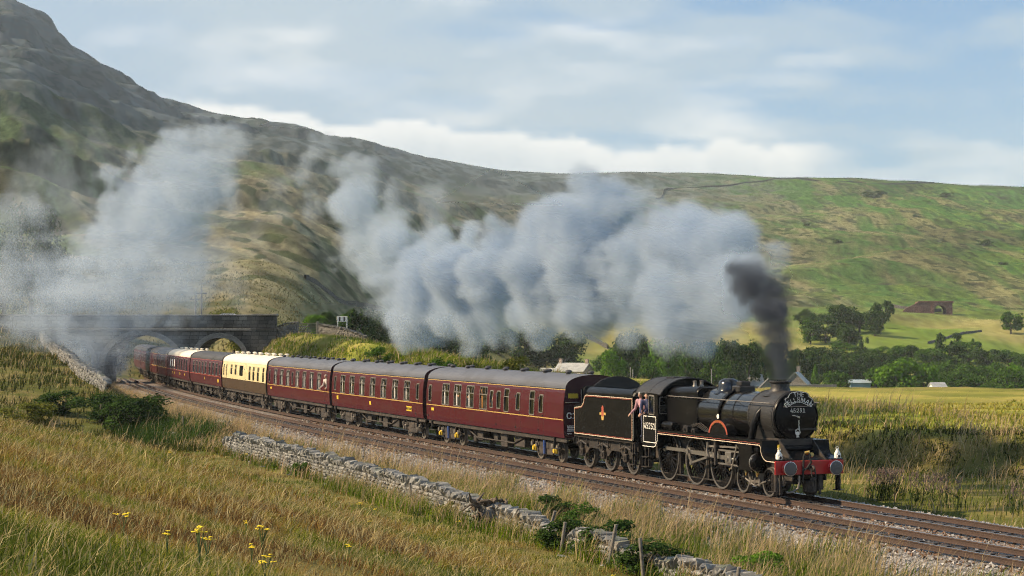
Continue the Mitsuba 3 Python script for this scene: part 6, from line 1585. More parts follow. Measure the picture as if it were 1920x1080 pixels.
edge = lambda s, lat: smoothstep(5.2, 6.2, lat + .8 * np.sin(s * .9) * .4)
grass('verge_grass', 'straw and bright green verge grass between the near track and the long wall', [
    strip(52000, (-24, 22), (5.0, 11.5), 60, [LIME, GREEN, LIME, (.12, .19, .016)], .50, .022, edge, .22),
    strip(26000, (20, 100), (5.8, 11.0), 63, [LIME, GREEN, OLIVE], .42, .034, edge, .22),
    strip(9000, (-24, 100), (5.6, 7.6), 66, [STRAW, (.44, .36, .20), (.42, .27, .17)], .85, .018, lambda s, l: .8 * smoothstep(5.5, 6.2, l), .6, .9)])
grass('bank_grass', 'tussocky grass on the cutting side and gully at the left', [
    strip(38000, (48, 175), (6.2, 30), 70, [DARK, (.07, .07, .016), (.045, .055, .013), DARK, (.085, .07, .022), (.05, .08, .012), (.035, .048, .011)], .50, .06, lambda s, l: np.where(s < 70, smoothstep(60, 40, s) * 0 + 1, 1), .07, 2.6),  # blade colours darkened to carry the cloud and smoke shadow on this bank
    strip(9000, (60, 150), (6.0, 8.2), 73, [STRAW, (.46, .38, .22)], .7, .045, None, .8),
    strip(8000, (60, 92), (7.5, 12.5), 75, [DARK, (.04, .08, .02), GREEN], 1.0, .05, None, .02, 1.6)])
grass('far_verge_grass', 'green and straw grass between the far track and the cutting side', [
    strip(30000, (-20, 60), (-30, -3.6), 80, [LIME, (.19, .20, .03), GREEN, (.22, .19, .05)], .30, .035, lambda s, l: smoothstep(-3.4, -4.4, l), .22, 1.6),
    strip(7000, (-20, 45), (-26, -5.5), 83, [STRAW, (.44, .34, .2)], .75, .03, lambda s, l: np.clip((fbm2(s, l, 2.2, 3, 84) - .56) * 8, 0, 1), .8, 1.0)])
foot = lambda s: -np.interp(s, *FAR_FOOT)
onbank = lambda s, lat, x, y: (-lat > foot(s) - .8) & (-lat < foot(s) + 6.0)
grass('cutting_grass', 'tall tussock grass on the far side of the cutting', [
    strip(110000, (-10, 40), (-60, -7), 90, [(.075, .075, .02), DARK, (.10, .09, .03), (.045, .065, .014), DARK, (.13, .10, .045)], .34, .05, None, .16, 1.0, keep=onbank, lean=.7, spread=2.4),
    strip(60000, (38, 160), (-18, -5.5), 93, [LIME, (.17, .20, .028), GREEN, LIME, OLIVE], .42, .06, None, .10, 2.0, keep=onbank),
    strip(30000, (84, 185), (-34, -11), 98, [LIME, (.17, .20, .028), GREEN, LIME, (.10, .13, .02)], .30, .06, None, .12, 2.0),
    strip(26000, (54, 105), (-17, -9), 96, [(.20, .20, .045), LIME, (.13, .16, .03)], .6, .07, lambda s, l: smoothstep(.0, .5, -l - foot(s) - 2.2), .05, 2.0, keep=lambda s, lat, x, y: (-lat > foot(s) + 3.0) & (-lat < foot(s) + 8.5))])
x, y, r = scatter(90000, None, (238, 430), 120, .9)
cimg_ = 960 + x / y * F
k = r.random(len(x)) < smoothstep(1200, 760, cimg_) * smoothstep(430, 300, y) * (.25 + .75 * smoothstep(.4, .55, fbm2(x, y, 22, 3, 119))); x, y = x[k], y[k]
cc = pal([(.05, .065, .02), (.09, .095, .028), (.14, .12, .05), (.19, .16, .08), (.06, .07, .024)], np.clip((fbm2(x, y, 16, 4, 121) - .5) * 2.4 + .5 + r.normal(0, .16, len(x)), 0, 1)) * (.7 + .6 * r.random(len(x)))[:, None]
grass('hill_grass', 'bent grass and rushes on the slopes behind the bridge and gate', [blades(x, y, ground(x, y), .20 + .25 * r.random(len(x)), .14, cc * .8, 122, .6)])
x, y, r = scatter(52000, None, (92, 190), 100, .8)
s_, lat_ = to_track(x, y)
k = (-lat_ > foot(s_) + 4.5) & (x > 8) & (s_ < 60)
x, y = x[k], y[k]
cc = pal([(.27, .26, .036), (.33, .28, .06), (.20, .22, .028), (.38, .30, .12)], np.clip((fbm2(x, y, 6, 4, 101) - .5) * 2 + .5 + r.normal(0, .14, len(x)), 0, 1)) * (.75 + .5 * r.random(len(x)))[:, None]
edge_tall = np.clip((y - 150) / 15, 0, 1) * (r.random(len(x)) < .35)
cc[edge_tall > .5] = np.array(STRAW) * .9
grass('pasture_grass', 'yellow green mown pasture beyond the cutting', [blades(x, y, ground(x, y), .16 + .5 * edge_tall + .12 * r.random(len(x)), .09, cc, 102, .5)])

# ---------------------------------------------------------------- rosebay willowherb, in brown and purple seed
def spikes(n, centres, seed, name, label, hgt=1.0):
    r = np.random.default_rng(seed); P = []
    for cx, cy, rad, m in centres:
        for _ in range(m): P.append((cx + r.normal(0, rad), cy + r.normal(0, rad * .7)))
    P = np.array(P); z = ground(P[:, 0], P[:, 1]); parts = []
    stem = blades(P[:, 0], P[:, 1], z, hgt * r.uniform(.8, 1.3, len(P)), .03, np.tile([.06, .08, .025], (len(P), 1)), seed, .10)
    parts.append(stem)
    q = np.repeat(np.arange(len(P)), 14)
    hz = hgt * r.uniform(.1, 1.15, len(q))
    low = hz < .6 * hgt
    col_ = np.where(low[:, None], np.array([.05, .075, .022]), pal([(.15, .095, .11), (.21, .155, .13), (.30, .25, .19)], r.random(len(q)))) * (.7 + .6 * r.random(len(q)))[:, None]
    parts.append(blades(P[q, 0] + r.normal(0, .03, len(q)), P[q, 1] + r.normal(0, .03, len(q)), z[q] + hz, r.uniform(.10, .22, len(q)), .035, col_, seed + 1, .7))
    grass(name, label, parts)


ctr = [(*hit(x, y, 60)[:2], rad, m) for x, y, rad, m in ((1652, 938, .30, 36), (1666, 938, .22, 18), (1722, 946, .30, 13), (1752, 950, .30, 14), (1782, 956, .35, 12), (1884, 966, .35, 8))]
spikes(0, ctr, 110, 'willowherb', 'purple brown willowherb gone to seed beside the far ballast')
ctr2 = [(*track(s, -6.4 - .3 * i)[:2], 1.2, 40) for i, s in enumerate((128, 136, 144, 150))]
spikes(0, ctr2, 113, 'pink_willowherb', 'pink willowherb below the bridge pier behind the cream coach', 1.3)

# ---------------------------------------------------------------- ragwort in the near field
mat('ragwort_yellow', (0.80, 0.62, 0.02), 0.6)
mat('stem_green', (0.08, 0.12, 0.03), 0.7)
rg = np.random.default_rng(31)


def ragwort_meshes(seed):
    r = np.random.default_rng(seed); heads, stems = [], []
    for k in range(int(r.integers(5, 9))):
        a, d = r.uniform(0, 6.28), r.uniform(.02, .13)
        top = np.array([d * math.cos(a), d * math.sin(a), r.uniform(.50, .60)])
        stems.append(tube([(0, 0, -.05), (top[0] * .3, top[1] * .3, .3), top], .008, 5))
        for j in range(7):
            p = top + [r.normal(0, .025), r.normal(0, .025), r.uniform(0, .02)]
            heads.append(lathe([(.022, .0), (.020, .008), (.008, .012), (0, .012)], p, 'z', 7))
    return mikit.ply(cat_mesh(stems), 'stem_green', smooth=40), mikit.ply(cat_mesh(heads), 'ragwort_yellow')


RW = [ragwort_meshes(200 + i) for i in range(5)]
RAG = [(375, 1018, 1.25, 'largest ragwort clump, low in the left half of the field'), (390, 1020, 1.0, 'ragwort touching the right side of the largest clump'), (232, 976, 1.0, 'ragwort left of the largest clump and a little higher'), (315, 1012, .9, 'ragwort just left of the largest clump'), (493, 1001, 1.2, 'ragwort right of the largest clump'), (463, 984, .8, 'small ragwort above and right of the largest clump'),
       (502, 1052, .9, 'ragwort near the bottom edge, left of centre'), (500, 1066, .9, 'lowest ragwort, at the bottom edge'), (473, 1032, .9, 'ragwort between the largest clump and the bottom edge'), (675, 946, 1.2, 'left ragwort of the pair below the long wall'), (703, 955, 1.0, 'right ragwort of the pair below the long wall'), (822, 956, .9, 'ragwort close under the wall left of the dead root'),
       (860, 978, .8, 'small ragwort below the dead root'), (320, 850, 1.3, 'farthest ragwort, alone on the brow of the field'), (463, 852, 1.1, 'ragwort under the left end of the long wall'), (655, 1030, .9, 'ragwort in the middle of the near grass'), (1150, 1080, .8, 'ragwort at the bottom edge below the broken wall'), (695, 980, .8, 'small ragwort below the pair')]
for i, (x, y, sc, lab) in enumerate(RAG):
    p = hit(x, y, 18); p = hit(x, y + .31 * sc * F / p[1], 12); k = thing('ragwort', lab, 'flower', 'yellow ragwort in the field')
    M = T().translate([float(p[0]), float(p[1]), float(p[2])]).rotate([0, 0, 1], float(rg.uniform(0, 360))).scale(float(sc * .56))
    put('stem', RW[i % 5][0], k, M); put('flower_head', RW[i % 5][1], k, M)

# ---------------------------------------------------------------- trees and bushes
mat('bark', grime((0.10, 0.085, 0.065), (0.05, 0.045, 0.035), 1.0, 1.0), 0.9)
TONES = {'dark': [(.026, .052, .016), (.042, .080, .020), (.060, .105, .026)], 'mid': [(.040, .085, .016), (.060, .125, .020), (.085, .155, .026)], 'bright': [(.065, .150, .014), (.10, .205, .020), (.135, .245, .028)], 'olive': [(.09, .11, .020), (.15, .165, .030), (.21, .20, .05)], 'conifer': [(.055, .125, .018), (.085, .175, .022), (.105, .195, .028)]}
_crowns = {}


def crown(tone, seed, shape='round', n=4200, leaf=.075):
    """unit crown (height about 1, width about 1): leaf clumps over a number of lobes; and its trunk with limbs"""
    key = (tone, seed, shape, n)
    if key in _crowns: return _crowns[key]
    r = np.random.default_rng(seed)
    if shape == 'conifer':
        hgt = r.random(n) ** .8; a = r.uniform(0, 6.283, n); rad = (1 - hgt) ** .8 * .5 * (.75 + .3 * r.random(n)) * (.85 + .2 * np.sin(5 * a + 20 * hgt))
        c = np.stack([rad * np.cos(a), rad * np.sin(a), .06 + .94 * hgt], 1); out = np.stack([np.cos(a), np.sin(a), .3 + 0 * a], 1); lobe_t = r.random(n)
        lobes = []
    else:
        m = {'round': 24, 'bush': 12, 'spread': 26}[shape]
        lobes = []
        for _ in range(m):
            z = r.uniform(.10, .86) if shape != 'bush' else r.uniform(.12, .72)
            w = math.sqrt(max(.03, 1 - ((z - .5) / .5) ** 2)) * .34
            a = r.uniform(0, 6.283); rr_ = w * math.sqrt(r.uniform(.15, 1.0))
            lobes.append((np.array([rr_ * math.cos(a), rr_ * math.sin(a), z]), r.uniform(.13, .23)))
        li = r.integers(0, m, n)
        d = r.normal(size=(n, 3)); d /= np.linalg.norm(d, axis=1, keepdims=True); d[:, 2] = np.where(d[:, 2] < -.35, -d[:, 2], d[:, 2])
        c = np.array([lobes[i][0] for i in li]) + d * (np.array([lobes[i][1] for i in li]) * (r.random(n) ** .4) * (.85 + .3 * r.random(n)))[:, None]
        out = d; lobe_t = r.random(m)[li]
    q = out + r.normal(0, .55, (n, 3)); q /= np.linalg.norm(q, axis=1, keepdims=True)
    u = np.cross(q, r.normal(size=(n, 3))); u /= np.linalg.norm(u, axis=1, keepdims=True); w_ = np.cross(q, u)
    sz = leaf * r.uniform(.45, 1.0, n)[:, None] * .5
    v = np.stack([c - u * sz, c + w_ * sz * .7, c + u * sz, c - w_ * sz * .7], 1).reshape(-1, 3)
    f = (np.array([[0, 1, 2], [0, 2, 3]])[None] + 4 * np.arange(n)[:, None, None]).reshape(-1, 3)
    colr = pal(TONES[tone], np.clip(.25 + .45 * lobe_t + r.normal(0, .18, n), 0, 1)) * (.75 + .5 * r.random(n))[:, None]
    cr = mikit.ply((v, f), 'leaf_bsdf', color=np.repeat(colr, 4, 0))
    br = [tube([(0, 0, -.12), (.01, 0, .2), (-.01, .01, .55)], [.035, .027, .014], 7)] + [tube([(0, 0, .15 + .03 * i), p * .5 + [0, 0, .12], p], [.018, .012, .005], 5) for i, (p, _) in enumerate(lobes[:9])]
    if shape == 'conifer': br = [tube([(0, 0, -.1), (0, 0, .9)], [.03, .006], 7)]
    tr = mikit.ply(cat_mesh(br), 'bark', smooth=40)
    _crowns[key] = (cr, tr)
    return _crowns[key]


def plant_tree(label, cat, xp, top, wpx, Y, tone, seed, group=None, shape='round', name='tree', base=None, n=4200, leaf=.075):
    p = w2(xp, Y); H = CAMZ + (HOR - top) / F * Y - p[2]
    W = wpx / F * Y
    H = max(H, .8 * W * (.5 if shape == 'bush' else .8))
    k = thing(name, label, cat, group)
    cr, tr = crown(tone, seed, shape, n, leaf)
    M = T().translate([float(p[0]), float(p[1]), float(p[2])]).rotate([0, 0, 1], float((seed * 77 + xp) % 360)).scale([float(W) * 1.30, float(W) * 1.30, float(H) * 1.06])
    put('crown', cr, k, M); put('trunk', tr, k, M)


ORD = ['first', 'second', 'third', 'fourth', 'fifth', 'sixth', 'seventh', 'eighth', 'ninth', 'tenth', 'eleventh', 'twelfth', 'thirteenth', 'fourteenth', 'fifteenth', 'sixteenth', 'seventeenth', 'eighteenth', 'nineteenth', 'twentieth']


def wood(place, group, rows, cat='tree', name='tree', shape='round', **kw):
    rows = sorted(rows)
    adj = {'dark': 'dark green', 'mid': 'mid green', 'bright': 'bright green', 'olive': 'yellowish green', 'conifer': 'light green'}
    for i, (x, top, w, Y, tone) in enumerate(rows):
        plant_tree(f'{adj[tone]} {cat}, {ORD[i]} from the left {place}', cat, x, top, w, Y, tone, 300 + (int(x) * 7) % 5, group, shape, name, **kw)


wood('in the wood behind the engine', 'trees of the wood behind the engine', [(1150, 660, 46, 420, 'bright'), (1168, 636, 58, 450, 'dark'), (1198, 630, 60, 470, 'dark'), (1222, 655, 52, 425, 'mid'), (1250, 640, 62, 440, 'bright'), (1284, 648, 60, 450, 'mid'), (1312, 640, 60, 470, 'dark'), (1338, 655, 56, 440, 'mid'), (1366, 642, 60, 465, 'dark'), (1398, 648, 60, 470, 'dark'), (1428, 655, 56, 490, 'dark'), (1456, 650, 50, 500, 'dark')])
wood('in the back row behind the engine', 'back row of the wood behind the engine', [(1142 + 29 * i, 648 + (i * 37) % 13 - 6, 56, 540 + (i * 53) % 30, 'dark' if i % 3 else 'mid') for i in range(12)])
wood('in the back row at the right', 'back row of the belt at the right', [(1512 + 38 * i, 668 + (i * 29) % 15 - 7, 62, 640 + (i * 41) % 30, 'dark' if i % 2 else 'mid') for i in range(11)])
wood('in the dark belt right of the chimney', 'trees right of the chimney', [(1500, 658, 52, 560, 'dark'), (1530, 654, 56, 590, 'dark'), (1562, 656, 56, 565, 'dark'), (1592, 659, 52, 590, 'dark'), (1620, 667, 50, 600, 'dark'), (1652, 648, 64, 620, 'dark')])
wood('round the white shed at the right', 'trees round the white shed', [(1650, 690, 62, 470, 'mid'), (1692, 655, 100, 462, 'bright'), (1733, 690, 54, 460, 'bright'), (1762, 664, 64, 540, 'mid'), (1792, 668, 70, 520, 'dark'), (1800, 700, 60, 465, 'mid'), (1834, 686, 70, 500, 'mid'), (1852, 712, 56, 462, 'mid'), (1872, 670, 66, 545, 'mid'), (1893, 694, 62, 480, 'mid'), (1912, 672, 64, 520, 'bright'), (1945, 668, 66, 540, 'dark')])
plant_tree('small light green conifer beside the gabled cottage', 'tree', 1528, 688, 26, 468, 'conifer', 321, None, 'conifer', 'conifer')
plant_tree('round green tree between the conifer and the blue shed', 'tree', 1567, 691, 50, 462, 'mid', 322)
wood('behind the farmhouse and the second coach', 'trees behind the farmhouse', [(700, 588, 58, 345, 'dark'), (735, 598, 60, 365, 'dark'), (772, 606, 58, 380, 'dark'), (815, 604, 66, 400, 'dark'), (850, 598, 54, 420, 'dark'), (893, 628, 66, 410, 'dark'), (935, 650, 58, 590, 'dark'), (985, 610, 84, 600, 'dark'), (1022, 648, 60, 605, 'dark'), (1060, 626, 76, 600, 'dark')])
wood('in the clump behind the field gate', 'bushes behind the field gate', [(590, 586, 40, 285, 'bright'), (618, 578, 44, 292, 'dark'), (640, 584, 34, 296, 'mid'), (668, 568, 62, 300, 'dark')], 'bush', 'bush', 'bush')
wood('in the copse below the red bridge', 'trees of the hillside copse', [(1512, 572, 40, 760, 'dark'), (1548, 592, 48, 720, 'dark'), (1580, 573, 56, 750, 'dark'), (1592, 598, 46, 700, 'dark'), (1612, 574, 58, 755, 'dark'), (1640, 584, 42, 740, 'dark'), (1520, 598, 36, 715, 'mid')])
for x, t, w, Y, tone, lab in ((1655, 554, 38, 790, 'dark', 'lone round dark tree left of the red railway bridge'), (1895, 577, 42, 770, 'mid', 'round green tree right of the red railway bridge'), (1620, 624, 20, 660, 'dark', 'small dark bush in the field below the copse'), (1763, 617, 22, 690, 'dark', 'small dark thorn tree in the field below the red bridge'),
                              (1792, 620, 26, 690, 'dark', 'wide dark thorn bush right of the small thorn tree'), (1570, 449, 20, 1330, 'dark', 'lone dark tree halfway up the green fell'), (1640, 374, 44, 1850, 'dark', 'dark bush on the crag high on the green fell'), (1846, 453, 30, 1330, 'dark', 'dark bush far right on the green fell'), (1513, 417, 14, 1500, 'dark', 'small shrub high on the fell left of the lone tree'), (1775, 372, 30, 1900, 'dark', 'dark shrubs on the crag at the top right of the fell'), (1720, 412, 16, 1600, 'dark', 'tiny dark shrub on the fell below the crag bush'), (1880, 500, 18, 1150, 'dark', 'small dark thorn low on the fell near the right edge'), (1455, 512, 20, 1100, 'dark', 'small dark thorn on the fell right above the engine smoke'), (1830, 628, 20, 670, 'mid', 'small green thorn in the field near the right edge')):
    plant_tree(lab, 'tree' if 'tree' in lab else 'bush', x, t, w, Y, tone, 305 + int(x) % 3, None, 'bush', 'tree' if 'tree' in lab else 'bush', n=900, leaf=.14)
for x, t, w, Y, tone, lab in ((58, 398, 120, 275, 'dark', 'big dark tree veiled by smoke above the left end of the bridge'), (8, 440, 110, 268, 'dark', 'dark tree cut by the left edge behind the smoke'), (105, 480, 80, 280, 'dark', 'smaller dark tree in the smoke right of the big tree'), (438, 568, 74, 250, 'olive', 'low dull green bush behind the bridge parapet beside the car')):
    plant_tree(lab, 'tree' if 'tree' in lab else 'bush', x, t, w, Y, tone, 308 + int(x) % 3, None, 'spread' if 'tree' in lab else 'bush', 'tree' if 'tree' in lab else 'bush', n=4200, leaf=.05)
# shrubs near the line
for x, y, h, w, tone, lab in ((240, 812, 2.6, 6.4, 'dark', 'large dark bush at the foot of the left bank'), (190, 790, 2.1, 5.0, 'dark', 'dark bush left of the large one on the bank'), (288, 790, 1.2, 2.0, 'mid', 'green bush right of the large dark one'), (120, 778, 1.7, 5.0, 'dark', 'bush on the left bank below the wall end'), (55, 795, 1.5, 4.6, 'olive', 'olive bush on the bank near the left edge')):
    p = hit(x, y, 60); k = thing('bush', lab, 'bush', None); cr, tr = crown(tone, 330 + x % 4, 'bush', 3600, .06)
    M = T().translate([float(p[0]), float(p[1]), float(p[2]) - .2]).rotate([0, 0, 1], float(x % 360)).scale([w, w, h * 1.3])
    put('crown', cr, k, M); put('trunk', tr, k, M)
for s, lat, h, w, tone, lab in ((2, 8.6, 1.2, 2.2, 'dark', 'dark leafy bush on the verge behind the dead root'), (.6, 8.0, .9, 1.8, 'mid', 'green bush beside the dark one on the verge'), (-6.3, 10.2, 1.25, 2.8, 'dark', 'dark bush filling the gap in the long wall'), (-4.4, 10.7, 1.0, 2.2, 'dark', 'low dark bush at the foot of the wall left of the gap'), (-11.2, 11.0, 1.0, 2.4, 'dark', 'dark bush at the second gap in the wall'), (-13, 8.6, .9, 1.9, 'bright', 'bright green leafy plant on the verge at the right'), (29, 10.4, .8, 1.2, 'mid', 'green bush at the foot of the long wall'), (7.4, 10.5, .7, 1.2, 'olive', 'olive bush against the wall left of the dead root')):
    x, y, _ = track(s, lat); k = thing('bush', lab, 'bush', None); cr, tr = crown(tone, 340 + int(abs(s) * 3) % 4, 'bush', 3000, .07)
    M = T().translate([float(x), float(y), ground1(x, y) - .1]).rotate([0, 0, 1], float(abs(s) * 50 % 360)).scale([w, w, h * 1.25])
    put('crown', cr, k, M); put('trunk', tr, k, M)
bk = [(656, 2.0, 'olive'), (690, 1.7, 'olive'), (724, 1.9, 'mid'), (760, 1.7, 'olive'), (795, 2.0, 'olive'), (830, 1.8, 'mid'), (862, 2.0, 'olive'), (895, 1.7, 'olive'), (944, 2.2, 'olive')]
for i, (xp, h, tone) in enumerate(bk):
    s = float(np.interp(xp, [656, 760, 860, 950], [112, 86, 71, 59])); x, y, _ = track(s, -float(foot(s)) - 3.4 - .5 * (i % 3))
    k = thing('bush', f'{"yellowish" if tone == "olive" else "mid"} green shrub, {ORD[i]} from the left along the bank above the coaches', 'bush', 'shrubs on the bank above the coaches'); cr, tr = crown(tone, 350 + i % 4, 'bush', 2600, .07)
    M = T().translate([float(x), float(y), ground1(x, y) - .2]).rotate([0, 0, 1], float(i * 70 % 360)).scale([2.6, 2.6, h * 1.2])
    put('crown', cr, k, M); put('trunk', tr, k, M)
# ---------------------------------------------------------------- the smoke: one grid of density that follows the train, and the black jet from the chimney inside it
# puffs: (photo column, photo row, radius in photo pixels, distance, density)
PUFF = [(50, 570, 90, 210, .30), (20, 500, 80, 212, .22), (110, 500, 70, 207, .28), (520, 380, 50, 176, .20), (545, 320, 40, 174, .16), (1395, 540, 46, 79.5, 1), (1412, 592, 34, 79.5, .6), (1415, 500, 40, 79, .8), (1452, 545, 24, 76, .35), (1375, 590, 40, 82, .7), (1365, 548, 26, 76.5, .5), (1335, 505, 34, 78, .6), (1395, 500, 30, 75.5, .35), (1388, 446, 32, 84, 1), (1342, 432, 32, 88, 1), (1292, 442, 36, 92, 1), (1250, 456, 38, 95, 1), (1206, 428, 32, 99, 1), (1166, 380, 32, 103, 1), (1116, 366, 34, 106, 1), (1076, 392, 32, 110, 1), (1048, 424, 36, 112, 1), (1002, 452, 38, 116, 1), (950, 478, 38, 121, 1), (892, 476, 38, 127, 1), (842, 478, 38, 131, 1), (700, 520, 40, 145, .8), (735, 560, 44, 141, .8), (1180, 575, 40, 100, .8), (1110, 575, 36, 106, .7), (950, 585, 46, 120, .8), (1340, 622, 30, 86, .35), (1250, 622, 26, 93, .3), (1420, 615, 34, 80, .35), (1440, 570, 44, 77, .8), (1400, 640, 30, 82, .2), (1375, 450, 44, 85, .9), (1385, 540, 60, 83, .9), (1360, 590, 52, 86, .6), (1420, 500, 44, 80, .7), (1445, 530, 40, 77, .5), (1470, 560, 30, 75, .35), (1290, 595, 50, 91, .6), (1080, 430, 70, 109, 1), (1000, 560, 60, 116, .8), (840, 600, 50, 130, .8), (770, 620, 34, 138, .7), (895, 632, 30, 126, .6), (720, 440, 56, 146, .8), (1120, 420, 84, 106, 1), (1130, 490, 100, 106, 1), (1040, 475, 82, 113, 1), (960, 520, 76, 120, 1), (1050, 545, 66, 112, .9), (885, 530, 76, 126, 1), (805, 545, 78, 134, 1), (785, 592, 50, 138, .8), (900, 598, 52, 126, .8), (1185, 445, 62, 100, 1), (1262, 478, 72, 94, 1), (1322, 468, 74, 89, 1), (1340, 540, 80, 87, 1), (1268, 560, 78, 92, 1), (1232, 602, 44, 94, .7), (1312, 612, 44, 87, .4), (1395, 500, 48, 83, .9), (1110, 358, 44, 106, .9), (1168, 372, 40, 103, .9), (745, 485, 58, 141, .9), (1200, 520, 70, 99, 1), (1400, 570, 46, 82, .6), (1440, 560, 26, 78, .35), (1478, 575, 20, 74, .25),
        (700, 420, 70, 150, .75), (690, 360, 80, 156, .7), (650, 330, 70, 163, .7), (740, 352, 66, 151, .6), (775, 335, 52, 148, .5), (620, 328, 56, 166, .6), (690, 470, 60, 148, .8), (620, 400, 60, 165, .4), (760, 420, 60, 145, .6), (690, 296, 34, 158, .5), (815, 410, 56, 139, .28), (860, 380, 40, 134, .15), (690, 262, 20, 160, .3), (560, 375, 56, 172, .25), (575, 440, 50, 172, .18), (500, 440, 60, 178, .22),
        (432, 266, 44, 184, .85), (352, 300, 66, 190, .8), (400, 332, 76, 187, .85), (312, 332, 50, 193, .75), (262, 402, 78, 197, .85), (325, 410, 92, 192, .70), (420, 402, 50, 184, .25), (232, 462, 78, 199, .8), (345, 495, 100, 190, .38), (275, 520, 92, 195, .60), (195, 520, 64, 201, .70), (215, 470, 50, 200, .7), (165, 450, 30, 203, .5), (120, 560, 80, 207, .45), (150, 622, 104, 206, .30), (250, 602, 86, 200, .26), (330, 572, 84, 193, .16), (220, 662, 56, 204, .30), (100, 655, 60, 209, .25), (400, 502, 76, 186, .14), (480, 560, 60, 182, .16), (60, 520, 70, 211, .30), (40, 420, 90, 213, .16), (150, 400, 90, 207, .14), (90, 330, 80, 210, .09), (240, 665, 44, 227, 1), (235, 690, 40, 230, 1), (290, 655, 34, 229, .8), (210, 650, 40, 228, .8), (150, 660, 50, 225, .5), (430, 600, 50, 190, .05), (510, 640, 50, 176, .07), (190, 300, 70, 203, .08)]
SA, SB = np.array([11.5, 70.0]), np.array([-58.0, 232.0])
SD = (SB - SA) / np.linalg.norm(SB - SA); SN = np.array([SD[1], -SD[0]]); SLEN = float(np.linalg.norm(SB - SA))
SV0, SV1, SZ0, SZ1 = -11.0, 12.5, 0.3, 27.0
CELL = .25
nu, nv, nz = int(SLEN / CELL), int((SV1 - SV0) / CELL), int((SZ1 - SZ0) / CELL)
au, av, az_ = ((np.arange(nu) + .5) / nu * SLEN).astype(np.float32), (SV0 + (np.arange(nv) + .5) / nv * (SV1 - SV0)).astype(np.float32), (SZ0 + (np.arange(nz) + .5) / nz * (SZ1 - SZ0)).astype(np.float32)
gu, gv, gz = np.meshgrid(au, av, az_, indexing='ij')
from scipy.ndimage import map_coordinates, zoom


def to_smoke(p): q = np.asarray(p[:2]) - SA; return np.array([q @ SD, q @ SN, p[2]])


def lattice(scale, seed, dims=None, ext=None):
    """smooth random values with features of about `scale` metres, on the whole grid"""
    dims = dims or (nu, nv, nz); ext = ext or (SLEN, SV1 - SV0, SZ1 - SZ0)
    k = [max(2, int(math.ceil(e / scale)) + 1) for e in ext]
    g = np.random.default_rng(seed).random(k).astype(np.float32)
    out = g
    for ax in range(3):   # smoothstep-free cubic resampling one axis at a time
        n = dims[ax]; pos = np.linspace(0, k[ax] - 1, n); i = np.clip(pos.astype(int), 0, k[ax] - 2); f = (pos - i).astype(np.float32); f = f * f * (3 - 2 * f)
        sh = [1, 1, 1]; sh[ax] = n
        out = np.take(out, i, ax) * (1 - f.reshape(sh)) + np.take(out, i + 1, ax) * f.reshape(sh)
    return out


def billow(scale, seed, octaves, **k): return sum(.62 ** o * np.abs(2 * lattice(scale / 2 ** o, seed + o, **k) - 1) for o in range(octaves)) / sum(.62 ** o for o in range(octaves))


Wx, Wy, Wz = [(lattice(6.0, 60 + k) - .5) * 2.2 + (lattice(2.2, 70 + k) - .5) * 1.4 for k in range(3)]
Wx += gu; Wy += gv; Wz += gz
big = .6 * lattice(4.0, 90) + .4 * lattice(1.9, 91)
bil = billow(3.0, 200, 4)
dens = np.zeros((nu, nv, nz), np.float32)
for cx, cy, rp, Y, a in PUFF:
    if a <= 0: continue
    c = to_smoke(px(cx, cy, Y)); R = rp / F * Y * 1.22
    lo = [int(np.clip((c[k] - R - 4 - o) / s, 0, m)) for k, (o, s, m) in enumerate(((0, SLEN / nu, nu), (SV0, (SV1 - SV0) / nv, nv), (SZ0, (SZ1 - SZ0) / nz, nz)))]
    hi = [int(np.clip((c[k] + R + 4 - o) / s + 1, 0, m)) for k, (o, s, m) in enumerate(((0, SLEN / nu, nu), (SV0, (SV1 - SV0) / nv, nv), (SZ0, (SZ1 - SZ0) / nz, nz)))]
    sl = tuple(slice(i, j) for i, j in zip(lo, hi))
    d = np.sqrt((Wx[sl] - c[0]) ** 2 + (Wy[sl] - c[1]) ** 2 + (Wz[sl] - c[2]) ** 2) / R
    t = 1.0 - d + (bil[sl] - .42) * (1.15 if a > .3 else 1.4) + (big[sl] - .5) * .3
    wide = .20 if a > .45 else .5
    dens[sl] = np.maximum(dens[sl], a * smoothstep(.0, wide, t).astype(np.float32))
edge_ = np.minimum.reduce([gu, SLEN - gu, gv - SV0, SV1 - gv, gz - SZ0, SZ1 - gz])
dens *= np.clip(edge_ / 1.0, 0, 1)
dens *= (0.30 + 1.0 * np.clip(bil * 1.9, 0, 1)).astype(np.float32)
dens = np.where(dens < .004, 0, np.minimum(dens, 1.05)) * np.interp(gu, [0, 60, 80, 110, 155, 163, 180], [1.4, 1.3, .8, .42, .42, 1.2, 1.2]).astype(np.float32)
# local frame of the box: unit cube -> world
Ms = np.eye(4); Ms[:3, 0] = [SD[0] * SLEN, SD[1] * SLEN, 0]; Ms[:3, 1] = [SN[0] * (SV1 - SV0), SN[1] * (SV1 - SV0), 0]; Ms[:3, 2] = [0, 0, SZ1 - SZ0]
Ms[:3, 3] = [*(SA + SN * SV0), SZ0]
SIG = 1.0
scene['smoke_air'] = {'type': 'heterogeneous', 'albedo': {'type': 'rgb', 'value': [0.64, 0.73, 0.83]},
                      'sigma_t': {'type': 'gridvolume', 'grid': mi.VolumeGrid(np.ascontiguousarray(dens.transpose(2, 1, 0)[..., None], dtype=np.float32)), 'to_world': T(Ms), 'filter_type': 'trilinear'}, 'scale': SIG,
                      'phase': {'type': 'hg', 'g': 0.35}}
